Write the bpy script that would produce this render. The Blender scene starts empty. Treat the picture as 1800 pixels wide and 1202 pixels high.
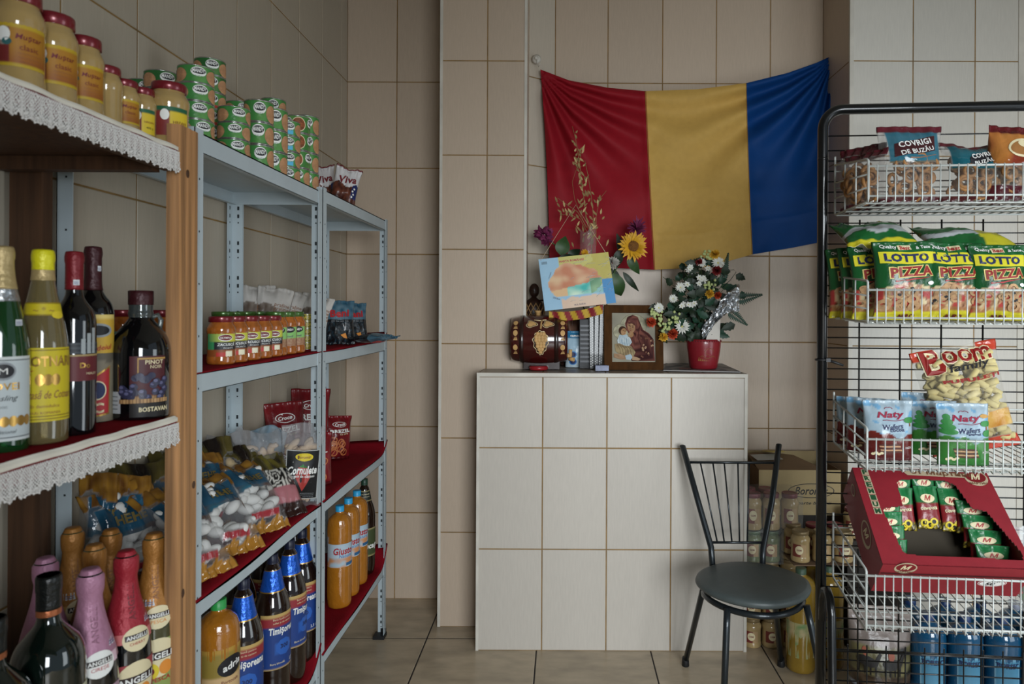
import bpy, math, random
from mathutils import Vector, Matrix, noise
from math import sin, cos, pi, atan2, sqrt
R_ = random.Random(7)
S = bpy.context.scene
COL = bpy.context.collection

# ---------------------------------------------------------------- camera
F, PX, PY, CH, ROLL = 1200.0, 990.0, 545.0, 1.352, 0.005
cd = bpy.data.cameras.new('camera'); cam = bpy.data.objects.new('camera', cd); COL.objects.link(cam)
cam.matrix_world = Matrix.Translation((0, 0, CH)) @ Matrix.Rotation(pi/2, 4, 'X') @ Matrix.Rotation(ROLL, 4, 'Z')
cd.sensor_fit = 'HORIZONTAL'; cd.sensor_width = 36.0; cd.lens = 36.0*F/1800
cd.shift_x = -(PX-900)/1800; cd.shift_y = -(601-PY)/1800
cd.clip_start = 0.02
cd.dof.use_dof = True; cd.dof.focus_distance = 2.6; cd.dof.aperture_fstop = 6.3
S.camera = cam

# ---------------------------------------------------------------- world, daylight, exposure
w = bpy.data.worlds.new('overcast_daylight'); S.world = w; w.use_nodes = True
w.node_tree.nodes['Background'].inputs[0].default_value = (0.72, 0.86, 1.0, 1)
w.node_tree.nodes['Background'].inputs[1].default_value = 0.32
def area(name, loc, aim, sx, sy, power, rgb):
    l = bpy.data.lights.new(name, 'AREA'); l.shape = 'RECTANGLE'; l.size = sx; l.size_y = sy
    l.energy = power; l.color = rgb
    o = bpy.data.objects.new(name, l); COL.objects.link(o); o.location = loc
    o.rotation_euler = (Vector(aim)-Vector(loc)).to_track_quat('-Z', 'Y').to_euler()
    return o
area('shop_window_daylight', (1.35, -3.2, 1.7), (0.4, 2.8, 1.0), 2.4, 1.9, 265, (0.90, 0.96, 1.0))
area('side_door_daylight', (2.35, 0.9, 1.0), (0.6, 2.2, 0.6), 0.9, 1.5, 13, (0.86, 0.95, 1.0))
S.view_settings.view_transform = 'Standard'; S.view_settings.look = 'None'
S.view_settings.gamma = 1.0; S.view_settings.use_curve_mapping = False
S.view_settings.exposure = 0.22

# ---------------------------------------------------------------- pixel rays of the 1800x1202 photograph
def ray(px, py):
    dx, dy = px-PX, PY-py
    return dx*cos(ROLL)-dy*sin(ROLL), dx*sin(ROLL)+dy*cos(ROLL)
def P(px, py, Y):
    a, b = ray(px, py); return Vector((a/F*Y, Y, CH+b/F*Y))
def on_x(px, py, X):
    a, b = ray(px, py); return P(px, py, X*F/a)
def on_z(px, py, z):
    a, b = ray(px, py); return P(px, py, (z-CH)*F/b)

# ---------------------------------------------------------------- colours and materials
def C(h):
    r = [int(h[i:i+2], 16)/255 for i in (0, 2, 4)]
    return tuple((c/12.92 if c <= .04045 else ((c+.055)/1.055)**2.4) for c in r)
def mixc(a, b, t): return tuple(x+(y-x)*t for x, y in zip(a, b))
MATS = {}
def mat(name, col='cccccc', rough=.5, metal=0, spec=.5, trans=0, alpha=1, bump=0, bscale=60, var=0, vscale=8, stretch=None, attr=False, coat=0, ior=1.45, sheen=0):
    if name in MATS: return MATS[name]
    m = bpy.data.materials.new(name); m.use_nodes = True
    nt = m.node_tree; b = nt.nodes['Principled BSDF']; L = nt.links.new
    c = C(col) if isinstance(col, str) else col
    b.inputs['Base Color'].default_value = (*c, 1); b.inputs['Roughness'].default_value = rough
    b.inputs['Metallic'].default_value = metal; b.inputs['Specular IOR Level'].default_value = spec
    b.inputs['Transmission Weight'].default_value = trans; b.inputs['Alpha'].default_value = alpha
    b.inputs['Coat Weight'].default_value = coat; b.inputs['IOR'].default_value = ior
    b.inputs['Sheen Weight'].default_value = sheen
    src = None
    if attr:
        a = nt.nodes.new('ShaderNodeAttribute'); a.attribute_name = 'Col'; src = a.outputs['Color']
        if attr == 'alpha': L(a.outputs['Alpha'], b.inputs['Alpha'])
    if var or bump:
        tc = nt.nodes.new('ShaderNodeTexCoord'); mp = nt.nodes.new('ShaderNodeMapping')
        L(tc.outputs['Object'], mp.inputs[0]); mp.inputs['Scale'].default_value = stretch or (1, 1, 1)
    if var:
        n = nt.nodes.new('ShaderNodeTexNoise'); n.inputs['Scale'].default_value = vscale; n.inputs['Detail'].default_value = 5
        L(mp.outputs[0], n.inputs[0])
        mr = nt.nodes.new('ShaderNodeMapRange'); mr.inputs[1].default_value = .3; mr.inputs[2].default_value = .7
        mr.inputs[3].default_value = 1-var; mr.inputs[4].default_value = 1+var*.6
        L(n.outputs[0], mr.inputs[0])
        mx = nt.nodes.new('ShaderNodeMix'); mx.data_type = 'RGBA'; mx.blend_type = 'MULTIPLY'; mx.inputs[0].default_value = 1
        if src is not None: L(src, mx.inputs[6])
        else: mx.inputs[6].default_value = (*c, 1)
        L(mr.outputs[0], mx.inputs[7]); src = mx.outputs[2]
    if src is not None: L(src, b.inputs['Base Color'])
    if bump:
        n2 = nt.nodes.new('ShaderNodeTexNoise'); n2.inputs['Scale'].default_value = bscale; n2.inputs['Detail'].default_value = 3
        L(mp.outputs[0], n2.inputs[0])
        bp = nt.nodes.new('ShaderNodeBump'); bp.inputs['Strength'].default_value = bump; bp.inputs['Distance'].default_value = .004
        L(n2.outputs[0], bp.inputs['Height']); L(bp.outputs[0], b.inputs['Normal'])
    MATS[name] = m; return m

# ---------------------------------------------------------------- mesh builder
GL = {}
def glyphs(s, bold=0.0, shear=0.0):
    k = (s, bold, shear)
    if k in GL: return GL[k]
    cu = bpy.data.curves.new('lettering', 'FONT'); cu.body = s; cu.size = 1; cu.resolution_u = 2
    cu.offset = bold; cu.shear = shear; cu.space_character = 1.0+bold*1.5
    o = bpy.data.objects.new('lettering', cu); COL.objects.link(o)
    dg = bpy.context.evaluated_depsgraph_get(); e = o.evaluated_get(dg); me = e.to_mesh()
    vs = [(v.co.x, v.co.y) for v in me.vertices]; fs = [tuple(p.vertices) for p in me.polygons]
    e.to_mesh_clear(); bpy.data.objects.remove(o); bpy.data.curves.remove(cu)
    x0 = min(v[0] for v in vs); x1 = max(v[0] for v in vs); y0 = min(v[1] for v in vs); y1 = max(v[1] for v in vs)
    W = x1-x0
    GL[k] = ([((x-(x0+x1)/2)/W, (y-(y0+y1)/2)/W) for x, y in vs], fs, (y1-y0)/W)
    return GL[k]

class MB:
    def __init__(s): s.v = []; s.c = []; s.f = []; s.m = []; s.ms = []; s.hascol = False; s.sm = []
    def mi(s, m):
        if m not in s.ms: s.ms.append(m)
        return s.ms.index(m)
    def vert(s, p, c=None):
        s.v.append(tuple(p))
        if c is not None: s.hascol = True
        s.c.append((*(c or (1, 1, 1)), 1) if c is None or len(c) == 3 else tuple(c)); return len(s.v)-1
    def face(s, idx, m, smooth=True): s.f.append(tuple(idx)); s.m.append(s.mi(m)); s.sm.append(smooth)
    def box(s, c, size, m, M=None, col=None):
        x, y, z = (d/2 for d in size); c = Vector(c)
        pts = [Vector((a*x, b*y, d*z)) for a in (-1, 1) for b in (-1, 1) for d in (-1, 1)]
        if M is not None: pts = [M @ p for p in pts]
        i = [s.vert(c+p, col) for p in pts]
        for q in ((0, 1, 3, 2), (4, 6, 7, 5), (0, 4, 5, 1), (2, 3, 7, 6), (0, 2, 6, 4), (1, 5, 7, 3)): s.face([i[k] for k in q], m, False)
    def box2(s, a, b, m, col=None):
        a, b = Vector(a), Vector(b); s.box((a+b)/2, [abs(x) for x in (b-a)], m, None, col)
    def poly(s, pts, m, smooth=False, col=None): s.face([s.vert(p, col) for p in pts], m, smooth)
    def prism(s, pts2, ax, t0, t1, m, fr=None, col=None):
        # extrude 2-D outline; fr(u,v,t)->point
        a = [s.vert(fr(u, v, t0), col) for u, v in pts2]; b = [s.vert(fr(u, v, t1), col) for u, v in pts2]
        n = len(a); s.face(a[::-1], m, False); s.face(b, m, False)
        for k in range(n): s.face([a[k], a[(k+1) % n], b[(k+1) % n], b[k]], m, False)
    def tube(s, path, r, m, seg=8, closed=False, caps=True, col=None):
        path = [Vector(p) for p in path]; n = len(path); rr = r if hasattr(r, '__len__') else [r]*n
        rings = []; up = None
        for k in range(n):
            if closed: t = path[(k+1) % n]-path[k-1]
            else: t = path[min(k+1, n-1)]-path[max(k-1, 0)]
            t = t.normalized() if t.length > 1e-9 else Vector((0, 0, 1))
            if up is None: up = Vector((0, 0, 1)) if abs(t.z) < .9 else Vector((1, 0, 0))
            x = t.cross(up); x = x.normalized() if x.length > 1e-6 else t.orthogonal().normalized()
            y = x.cross(t); up = y
            rings.append([s.vert(path[k]+(x*cos(2*pi*j/seg)+y*sin(2*pi*j/seg))*rr[k], col) for j in range(seg)])
        for k in range(n if closed else n-1):
            a, b = rings[k], rings[(k+1) % n]
            for j in range(seg): s.face([a[j], b[j], b[(j+1) % seg], a[(j+1) % seg]], m)
        if caps and not closed: s.face(rings[0], m, False); s.face(rings[-1][::-1], m, False)
    def lathe(s, prof, m, seg=32, col=None, M=None, cap=True, tw=None):
        rings = []
        for r, z in prof:
            ring = []
            for j in range(seg):
                a = 2*pi*j/seg; q = r if tw is None else r*tw(a, z)
                p = Vector((q*cos(a), q*sin(a), z)); ring.append(s.vert(M @ p if M is not None else p, col))
            rings.append(ring)
        for a, b in zip(rings, rings[1:]):
            for j in range(seg): s.face([a[j], a[(j+1) % seg], b[(j+1) % seg], b[j]], m)
        if cap: s.face(rings[0][::-1], m, False); s.face(rings[-1], m, False)
    def grid(s, fn, nu, nv, m, colfn=None, smooth=True, closed_u=False):
        ids = [[s.vert(fn(i/nu, j/nv), colfn(i/nu, j/nv) if colfn else None) for i in range(nu if closed_u else nu+1)] for j in range(nv+1)]
        for j in range(nv):
            for i in range(nu):
                k = (i+1) % nu if closed_u else i+1
                s.face([ids[j][i], ids[j][k], ids[j+1][k], ids[j+1][i]], m, smooth)
        return ids
    def sphere(s, c, r, m, seg=12, rings=8, sc=(1, 1, 1), M=None, col=None):
        c = Vector(c)
        def fn(u, v):
            a, b = 2*pi*u, pi*(v-.5); p = Vector((cos(b)*cos(a)*r*sc[0], cos(b)*sin(a)*r*sc[1], sin(b)*r*sc[2]))
            return c+(M @ p if M is not None else p)
        s.grid(fn, seg, rings, m, (lambda u, v: col) if col else None, True, True)
    def torus(s, c, R, r, m, M=None, seg=16, sg=7, col=None, arc=1):
        c = Vector(c); M = M or Matrix.Identity(3)
        s.tube([c+M @ Vector((R*cos(2*pi*k/seg), R*sin(2*pi*k/seg), 0)) for k in range(seg)], r, m, sg, True, False, col)
    def text(s, surf, str_, u0, v0, width, m, height=None, rot=0, off=.0008, bold=0, shear=0, arch=0):
        vs, fs, asp = glyphs(str_, bold, shear); sy = width if height is None else height/asp
        cr, sr = cos(rot), sin(rot); base = len(s.v)
        for x, y in vs:
            a, b = x*width, y*sy+arch*(1-(2*x)**2); s.vert(surf(u0+a*cr-b*sr, v0+a*sr+b*cr, off))
        for f in fs: s.face([base+i for i in f], m, False)
    def ellipse(s, surf, u0, v0, ru, rv, m, off=.0006, n=20, rot=0):
        s.shape(surf, [(u0+ru*cos(2*pi*k/n)*cos(rot)-rv*sin(2*pi*k/n)*sin(rot), v0+ru*cos(2*pi*k/n)*sin(rot)+rv*sin(2*pi*k/n)*cos(rot)) for k in range(n)], m, off)
    def shape(s, surf, pts, m, off=.0004):
        # a flat printed shape that follows the surface it lies on
        cu, cv = sum(p[0] for p in pts)/len(pts), sum(p[1] for p in pts)/len(pts); sz = max(max(abs(u-cu), abs(v-cv)) for u, v in pts)
        if sz < .007: s.face([s.vert(surf(u, v, off)) for u, v in pts], m, False); return
        k = max(2, min(12, int(sz/.0035))); q = []
        for (ua, va), (ub, vb) in zip(pts, pts[1:]+pts[:1]):
            e = max(1, min(14, int(sqrt((ub-ua)**2+(vb-va)**2)/.005)))
            q += [(ua+(ub-ua)*i/e, va+(vb-va)*i/e) for i in range(e)]
        n = len(q); c = s.vert(surf(cu, cv, off)); prev = None
        for r in range(1, k+1):
            ids = [s.vert(surf(cu+(u-cu)*r/k, cv+(v-cv)*r/k, off)) for u, v in q]
            for i in range(n):
                if prev is None: s.face([c, ids[i], ids[(i+1) % n]], m, False)
                else: s.face([prev[i], ids[i], ids[(i+1) % n], prev[(i+1) % n]], m, False)
            prev = ids
    def patch(s, surf, u0, u1, v0, v1, nu, nv, m, colfn=None, off=.0002):
        s.grid(lambda a, b: surf(u0+(u1-u0)*a, v0+(v1-v0)*b, off), nu, nv, m, colfn)
    def mesh(s, name):
        me = bpy.data.meshes.new(name); me.from_pydata(s.v, [], s.f)
        for m in s.ms: me.materials.append(m)
        me.polygons.foreach_set('material_index', s.m); me.polygons.foreach_set('use_smooth', s.sm)
        if s.hascol:
            a = me.color_attributes.new('Col', 'FLOAT_COLOR', 'POINT')
            a.data.foreach_set('color', [x for c in s.c for x in c])
        me.update(); return me
    def build(s, name, parent=None, loc=(0, 0, 0), rot=(0, 0, 0)): return link(name, s.mesh(name), parent, loc, rot)
def link(name, me, parent=None, loc=(0, 0, 0), rot=(0, 0, 0)):
    o = bpy.data.objects.new(name, me); COL.objects.link(o); o.location = loc; o.rotation_euler = rot
    if parent: o.parent = parent
    return o
PROTO = {}
def part(name, key, fn, parent, loc=(0, 0, 0), rot=(0, 0, 0)):
    if key not in PROTO:
        b = MB(); fn(b); PROTO[key] = b.mesh(name)
    return link(name, PROTO[key], parent, loc, rot)
def tag(o, label, cat, group=None, kind=None):
    o['label'] = label; o['category'] = cat
    if group: o['group'] = group
    if kind: o['kind'] = kind
    return o
def thing(name, label, cat, loc=(0, 0, 0), rot=(0, 0, 0), group=None):
    o = bpy.data.objects.new(name, None); COL.objects.link(o); o.empty_display_size = .05
    o.location = loc; o.rotation_euler = rot; return tag(o, label, cat, group)
def struct(b, name): o = b.build(name); o['kind'] = 'structure'; return o
def cyl(R, z0=0): return lambda u, v, off=0: Vector(((R+off)*sin(u/R), -(R+off)*cos(u/R), z0+v))
def prof_surf(prof):
    # a surface that follows a lathe profile; u is arc length at the local radius
    def rad(z):
        for (r0, z0), (r1, z1) in zip(prof, prof[1:]):
            if z0 <= z <= z1 and z1 > z0: return r0+(r1-r0)*(z-z0)/(z1-z0)
        return prof[-1][0]
    def f(u, v, off=0):
        r = rad(v); a = u/max(r, .004); return Vector(((r+off)*sin(a), -(r+off)*cos(a), v))
    return f
def flat(y=0): return lambda u, v, off=0: Vector((u, y-off, v))
def smooth_prof(pts, n=4):
    out = []
    for k in range(len(pts)-1):
        p0 = pts[max(k-1, 0)]; p1 = pts[k]; p2 = pts[k+1]; p3 = pts[min(k+2, len(pts)-1)]
        for i in range(n):
            t = i/n
            out.append((max(.5*((2*p1[0])+(-p0[0]+p2[0])*t+(2*p0[0]-5*p1[0]+4*p2[0]-p3[0])*t*t+(-p0[0]+3*p1[0]-3*p2[0]+p3[0])*t**3), .0005),
                        p1[1]+(p2[1]-p1[1])*t))
    out.append(pts[-1]); return out
def face_cam(p, bias=0): return atan2(-p[0], p[1])+bias
ORD = ['first', 'second', 'third', 'fourth', 'fifth', 'sixth', 'seventh', 'eighth', 'ninth', 'tenth']

# shared materials
M_PRINT = mat('printed_film', rough=.26, attr=True, bump=.45, bscale=48)
M_PAPER = mat('printed_paper', rough=.5, attr=True)
M_CLEAR = mat('clear_printed_film', rough=.12, attr='alpha', bump=.7, bscale=45)
M_WHITE = mat('white_ink', 'e6e6e2', .45); M_BLACK = mat('black_ink', '15151a', .5); M_RED = mat('red_ink', 'a8252b', .45)
M_GOLD = mat('gold_foil', 'b08a48', .3, .8); M_YEL = mat('yellow_ink', 'd9c22e', .5); M_NAVY = mat('navy_ink', '1c2750', .5)
M_WINE = mat('wine_red_ink', '6e1c24', .5); M_GREEN = mat('green_ink', '2f7a3a', .5); M_BROWN = mat('brown_ink', '8a5a34', .5)
M_CREAM = mat('cream_ink', 'dccfa8', .5); M_ORANGE = mat('orange_ink', 'd98a35', .5); M_BLUE = mat('blue_ink', '2b6fb0', .5); M_GREY = mat('grey_ink', '8d9296', .5)

# ---------------------------------------------------------------- the room
M_TILE = mat('wall_tile_glaze', rough=.38, attr=True, var=.045, vscale=190, stretch=(1, 1, .10), bump=.04, bscale=150)
M_GROUT = mat('wall_grout', '85683c', .8, var=.35, vscale=12)
M_FTILE = mat('floor_tile_stone', rough=.3, attr=True, var=.26, vscale=7, stretch=(1, 2.2, 1), bump=.03, bscale=30)
M_FGROUT = mat('floor_grout', '2e2925', .9)
M_TRIM = mat('white_plastic_trim', 'c4bfb4', .45, var=.15, vscale=10)
TILE = C('b8a693')
def tiled(b, o, u, v, n, us, vs, mt=None, mg=None, base=TILE, gap=.0042, proud=.0014, var=.05):
    mt = mt or M_TILE; mg = mg or M_GROUT
    o, u, v, n = Vector(o), Vector(u), Vector(v), Vector(n)
    pt = lambda a, c, d=0: o+u*a+v*c+n*d
    b.poly([pt(us[0], vs[0]), pt(us[-1], vs[0]), pt(us[-1], vs[-1]), pt(us[0], vs[-1])], mg, False, C('8b7552'))
    for a0, a1 in zip(us, us[1:]):
        for c0, c1 in zip(vs, vs[1:]):
            k = 1+R_.uniform(-var, var); col = tuple(x*k for x in base); g = gap/2; e = g+.0016
            A = [b.vert(pt(x, y, 0), col) for x, y in ((a0+g, c0+g), (a1-g, c0+g), (a1-g, c1-g), (a0+g, c1-g))]
            B = [b.vert(pt(x, y, proud), col) for x, y in ((a0+e, c0+e), (a1-e, c0+e), (a1-e, c1-e), (a0+e, c1-e))]
            b.face(B, mt, False)
            for k2 in range(4): b.face([A[k2], A[(k2+1) % 4], B[(k2+1) % 4], B[k2]], mt, False)
TZ = [.4022*k for k in range(8)]; CEIL = 2.83
Z7 = [z for z in TZ if z < CEIL-.02]+[CEIL]
YB, YL, XW, YP, YR = 3.19, 3.19, -1.015, 2.912, 2.89
def rng(a, b, step, start): 
    o = [a]; x = start
    while x < b-1e-6:
        if x > a+.01: o.append(x)
        x += step
    return o+[b]
b = MB(); tiled(b, (XW, 0, 0), (0, 1, 0), (0, 0, 1), (1, 0, 0), rng(-.6, YL, .247, 2.115-.247*11), Z7, base=C('ada392')); struct(b, 'wall_left')
XP0, XP1 = P(773, 600, YP).x, P(923, 600, YP).x
b = MB(); tiled(b, (0, YL, 0), (1, 0, 0), (0, 0, 1), (0, -1, 0), [XW, P(697, 300, YL).x, XP0+.02], Z7)
# niche wall behind the flag with its narrow angled strip
a0 = Vector((XP1, 3.10, 0)); a1 = P(975, 300, YB); d = Vector((a1.x-a0.x, a1.y-a0.y, 0)); Ld = d.length; d.normalize()
tiled(b, (a0.x, a0.y, 0), d, (0, 0, 1), (d.y, -d.x, 0), [0, Ld], Z7, base=C('bdb2a2'))
XR = P(1492, 600, YR).x
tiled(b, (0, YB, 0), (1, 0, 0), (0, 0, 1), (0, -1, 0), [a1.x]+[P(x, 300, YB).x for x in (1067.6, 1163.6, 1258, 1353)]+[XR], Z7)
struct(b, 'wall_back')
b = MB()   # left pier
tiled(b, (0, YP, 0), (1, 0, 0), (0, 0, 1), (0, -1, 0), [XP0, P(855, 500, YP).x, XP1], Z7)
tiled(b, (XP1, YP, 0), (0, 1, 0), (0, 0, 1), (1, 0, 0), [0, .25], Z7); tiled(b, (XP0, YL, 0), (0, -1, 0), (0, 0, 1), (-1, 0, 0), [0, YL-YP], Z7)
struct(b, 'wall_pier_left')
XE = P(1789, 500, YR).x
b = MB()   # right pier: its left side and its front
tiled(b, (XR, YB, 0), (0, -1, 0), (0, 0, 1), (-1, 0, 0), [0, YB-YR], Z7)
tiled(b, (0, YR, 0), (1, 0, 0), (0, 0, 1), (0, -1, 0), [XR, P(1603, 500, YR).x, P(1712, 500, YR).x, XE], Z7, base=C('c3bfb6'))
struct(b, 'wall_pier_right')
b = MB(); tiled(b, (XE+.45, YR+.1, 0), (0, -1, 0), (0, 0, 1), (-1, 0, 0), rng(.1, 1.45, .25, .2), Z7)
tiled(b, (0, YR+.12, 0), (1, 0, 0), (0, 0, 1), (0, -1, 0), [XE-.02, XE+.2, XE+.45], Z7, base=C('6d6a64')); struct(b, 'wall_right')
# floor
fx = [P(742, 1147, 2.711).x+.4535*k for k in range(-2, 7)]; y1 = P(700, 1123.6, 2.8).y
b = MB(); tiled(b, (0, 0, 0), (1, 0, 0), (0, 1, 0), (0, 0, 1), fx, [2.806+.4535*k for k in range(-10, 2)], M_FTILE, M_FGROUT, C('b4a48c'), .0055, .0008, .06)
struct(b, 'floor')
b = MB(); b.box2((-1.05, -.6, CEIL), (2.5, 3.3, CEIL+.05), mat('ceiling_paint', 'b9b5aa', .8, var=.05)); struct(b, 'ceiling')  # ceiling out of view, added for light bounce
# unseen wall added behind the camera: shades the upper walls and near left side
b = MB(); mw = mat('shade_wall_paint', '9a9488', .8, var=.05); b.box2((-1.05, -.72, 0), (.12, -.6, CEIL), mw); b.box2((.12, -.72, 1.97), (2.5, -.6, CEIL), mw); struct(b, 'added_shade_wall')
# white corner trims
def trim(i, a, c): t = MB(); t.box2(a, c, M_TRIM); struct(t, 'trim_%d' % i)
trim(1, (XP0-.004, YP-.004, 0), (XP0+.008, YP+.010, CEIL)); trim(2, (XP1-.008, YP-.004, 0), (XP1+.004, YP+.010, CEIL))
trim(3, (XR-.003, YR-.004, 0), (XR+.014, YR+.008, CEIL)); trim(4, (XE-.004, YR-.006, 0), (XE+.022, YR+.02, CEIL))
t = MB(); t.box2((XE+.05, YR-.02, 0), (XE+.11, YR+.05, CEIL), mat('grey_door_frame', '4a565c', .4)); struct(t, 'trim_5')

# tiled counter
CY = 2.711; cx0, cx1 = P(839, 900, CY).x, P(1311, 900, CY).x; CZ = P(1000, 657, CY).z
b = MB()
us = [cx0]+[P(x, 900, CY).x for x in (953, 1066, 1179)]+[cx1]
tiled(b, (0, CY, 0), (1, 0, 0), (0, 0, 1), (0, -1, 0), us, [0, .4022, .8044, CZ-.012], base=C('bab3a9'))
us2 = [cx0, P(953, 700, CY).x, P(1066, 700, CY).x, P(1179, 700, CY).x, P(1242, 700, CY).x, cx1]
tiled(b, (cx0, YP, 0), (0, -1, 0), (0, 0, 1), (-1, 0, 0), [0, YP-CY], [0, .4022, .8044, CZ-.012])
tiled(b, (cx1, CY, 0), (0, 1, 0), (0, 0, 1), (1, 0, 0), [0, .24, YB-CY], [0, .4022, .8044, CZ-.012])
co = b.build('tiled_counter'); tag(co, 'tall beige tiled counter with a flat top standing in the niche under the flag', 'counter')
b = MB()
tiled(b, (0, 0, CZ), (1, 0, 0), (0, 1, 0), (0, 0, 1), us2, [CY, 2.96, YB-.004], base=C('8d8478')); b.build('counter_top', co)
b = MB()
for a, c in (((cx0-.004, CY-.006, CZ-.012), (cx1+.004, CY+.012, CZ+.003)), ((cx0-.004, CY-.005, 0), (cx0+.007, CY+.008, CZ)), ((cx1-.008, CY-.005, 0), (cx1+.004, CY+.008, CZ)), ((cx1-.006, CY, CZ-.012), (cx1+.004, YB-.004, CZ+.003))): b.box2(a, c, M_TRIM)
b.build('edge_trim', co)['label'] = 'white plastic edge strip'

# ================================================================ left side: shelving
XF, XK = -.73, -1.003
M_STEEL = mat('grey_painted_steel', 'b3bfc4', .45, .0, var=.04, vscale=20)
M_STEELD = mat('slot_hole_dark', '23282b', .7)
M_RUBBER = mat('black_plastic', '17181a', .5)
M_RCLOTH = mat('red_felt', '7e101c', .95, spec=.1, var=.1, vscale=25, bump=.3, bscale=300)
M_WOOD = mat('pine_post', 'aa7c50', .55, var=.5, vscale=9, stretch=(6, 14, .3), bump=.15, bscale=20)
M_WOODD = mat('dark_stained_pine', '4d3320', .6, var=.35, vscale=9, stretch=(9, 9, .4), bump=.1, bscale=25)
M_LACE = mat('crochet_lace', 'cfccc8', .9)
M_RIB = mat('white_ribbon', 'd8d2c4', .7)
def upright(bm, sx, sy, H, foot=True):
    # L profile with the corner at the origin; flanges run to -sx in X and -sy in Y
    t, wf = .0016, .032
    bm.box2((0, 0, .012), (-sx*t, -sy*wf, H), M_STEEL); bm.box2((0, 0, .012), (-sx*wf, -sy*t, H), M_STEEL)
    z = .05
    while z < H-.02:
        for k in range(2):
            for q in (1, -1):
                bm.box2((-q*sx*.0004 if q > 0 else -sx*(t+.0004), -sy*.016, z+k*.024), (-sx*.0009, -sy*.020, z+.011+k*.024), M_STEELD)
                bm.box2((-sx*.016, -q*sy*.0004 if q > 0 else -sy*(t+.0004), z+k*.024), (-sx*.022, -sy*.0009, z+.011+k*.024), M_STEELD)
        bm.box2((-sx*.017, sy*.0003, z-.016), (-sx*.021, -sy*(t+.0003), z-.012), M_STEELD)
        bm.box2((sx*.0003, -sy*.016, z-.016), (-sx*(t+.0003), -sy*.0195, z-.012), M_STEELD)
        z += .105
def steel_unit(label, y0, y1, H, zs):
    t = thing('metal_shelving_unit', label, 'shelving unit', ((XF+XK)/2, (y0+y1)/2, 0))
    hx, hy = (XF-XK)/2, (y1-y0)/2
    for sx in (1, -1):
        for sy in (1, -1):
            bm = MB(); upright(bm, sx, sy, H); u = bm.build('upright', t, (sx*hx, sy*hy, 0))
            bm = MB(); bm.box2((sx*.004, sy*.004, 0), (-sx*.042, -sy*.042, .014), M_RUBBER); bm.box2((sx*.002, sy*.002, .012), (-sx*.02, -sy*.004, .03), M_RUBBER)
            bm.build('rubber_foot', u)['label'] = 'black plastic foot'
    for z in zs:
        bm = MB(); e = .002
        bm.box2((-hx+e, -hy+e, z-.003), (hx-e, hy-e, z), M_STEEL)
        for s in (1, -1):
            bm.box2((s*(hx-e), -hy+.003, z-.040), (s*(hx-e-.0016), hy-.003, z), M_STEEL)
            bm.box2((-hx+.003, s*(hy-e), z-.040), (hx-.003, s*(hy-e-.0016), z), M_STEEL)
            bm.box2((s*(hx-e), -hy+.003, z-.040), (s*(hx-e-.014), hy-.003, z-.0385), M_STEEL)
        bm.build('shelf_board', t)
    return t
U1, U2 = (1.35, 2.066), (2.07, 2.832)
Z1, Z2 = (1.706, 1.222, .768, .285), (1.716, 1.222, .766, .300)
steel_unit('grey slotted steel shelving unit beside the wooden post, with green tins on top', *U1, 1.712, Z1)
steel_unit('grey slotted steel shelving unit farthest from the wooden post, near the back wall', *U2, 1.722, Z2)
# red felt liners (cloth lying on a board, its ends curling over the edge)
def liner(label, x0, x1, y0, y1, z, hang=0.0, curl=0.0, seed=0):
    bm = MB(); nx, ny = 18, 40; hh = .0016
    def fn(u, v, top):
        x = x0+(x1-x0)*u; y = y0+(y1-y0)*v; dz = 0
        wv = noise.noise(Vector((x*9, y*9, seed)))*.002+.002
        if hang:
            ed = x1-.0033
            if u <= .9: x = x0+(ed-x0)*u/.9
            else: q_ = (u-.9)/.1; x = ed+.0032*min(1, q_*2.5); dz -= hang*q_*(.65+.35*sin(y*11+seed))
        if v > .86 and curl: k = (v-.86)/.14; dz += curl*k*k*(.55+.45*u)
        return Vector((x, y, z+wv*(0 if u < .04 or u > .9 else 1)+dz+(hh if top else .0003)))
    a = bm.grid(lambda u, v: fn(u, v, 1), nx, ny, M_RCLOTH); c = bm.grid(lambda u, v: fn(u, v, 0), nx, ny, M_RCLOTH)
    for j in range(ny): bm.face([a[j][nx], c[j][nx], c[j+1][nx], a[j+1][nx]], M_RCLOTH); bm.face([a[j][0], a[j+1][0], c[j+1][0], c[j][0]], M_RCLOTH)
    for i in range(nx): bm.face([a[0][i], c[0][i], c[0][i+1], a[0][i+1]], M_RCLOTH); bm.face([a[ny][i], a[ny][i+1], c[ny][i+1], c[ny][i]], M_RCLOTH)
    o = bm.build('red_shelf_cloth'); tag(o, label, 'cloth', 'red felt shelf cloths'); return o
e = .006
liner('red felt cloth under the vegetable spread jars', XK+e, XF+.002, U1[0]+e, U1[1]-e, Z1[1], .004, 0, 1)
liner('red felt cloth under the blue and black seed bags, turned up at the far post', XK+e, XF+.002, U2[0]+e, U2[1]-.004, Z2[1], .004, .035, 2)
liner('red felt cloth under the marshmallow bags', XK+e, XF+.004, U1[0]+e, U1[1]-e, Z1[2], .012, 0, 3)
liner('wide bare red felt cloth beside the right-hand bag of red pretzels', XK+e, XF+.004, U2[0]+e, U2[1]+.004, Z2[2], .006, .045, 4)
liner('red felt cloth under the blue-labelled beer bottles, curling up at the post', XK+e, XF+.004, U1[0]+e, U1[1]+.0, Z1[3], .01, .06, 5)
liner('red felt cloth under the orange juice bottles, hanging over the front edge', XK+e, XF+.004, U2[0]+e, U2[1]+.01, Z2[3], .012, .08, 6)

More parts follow.
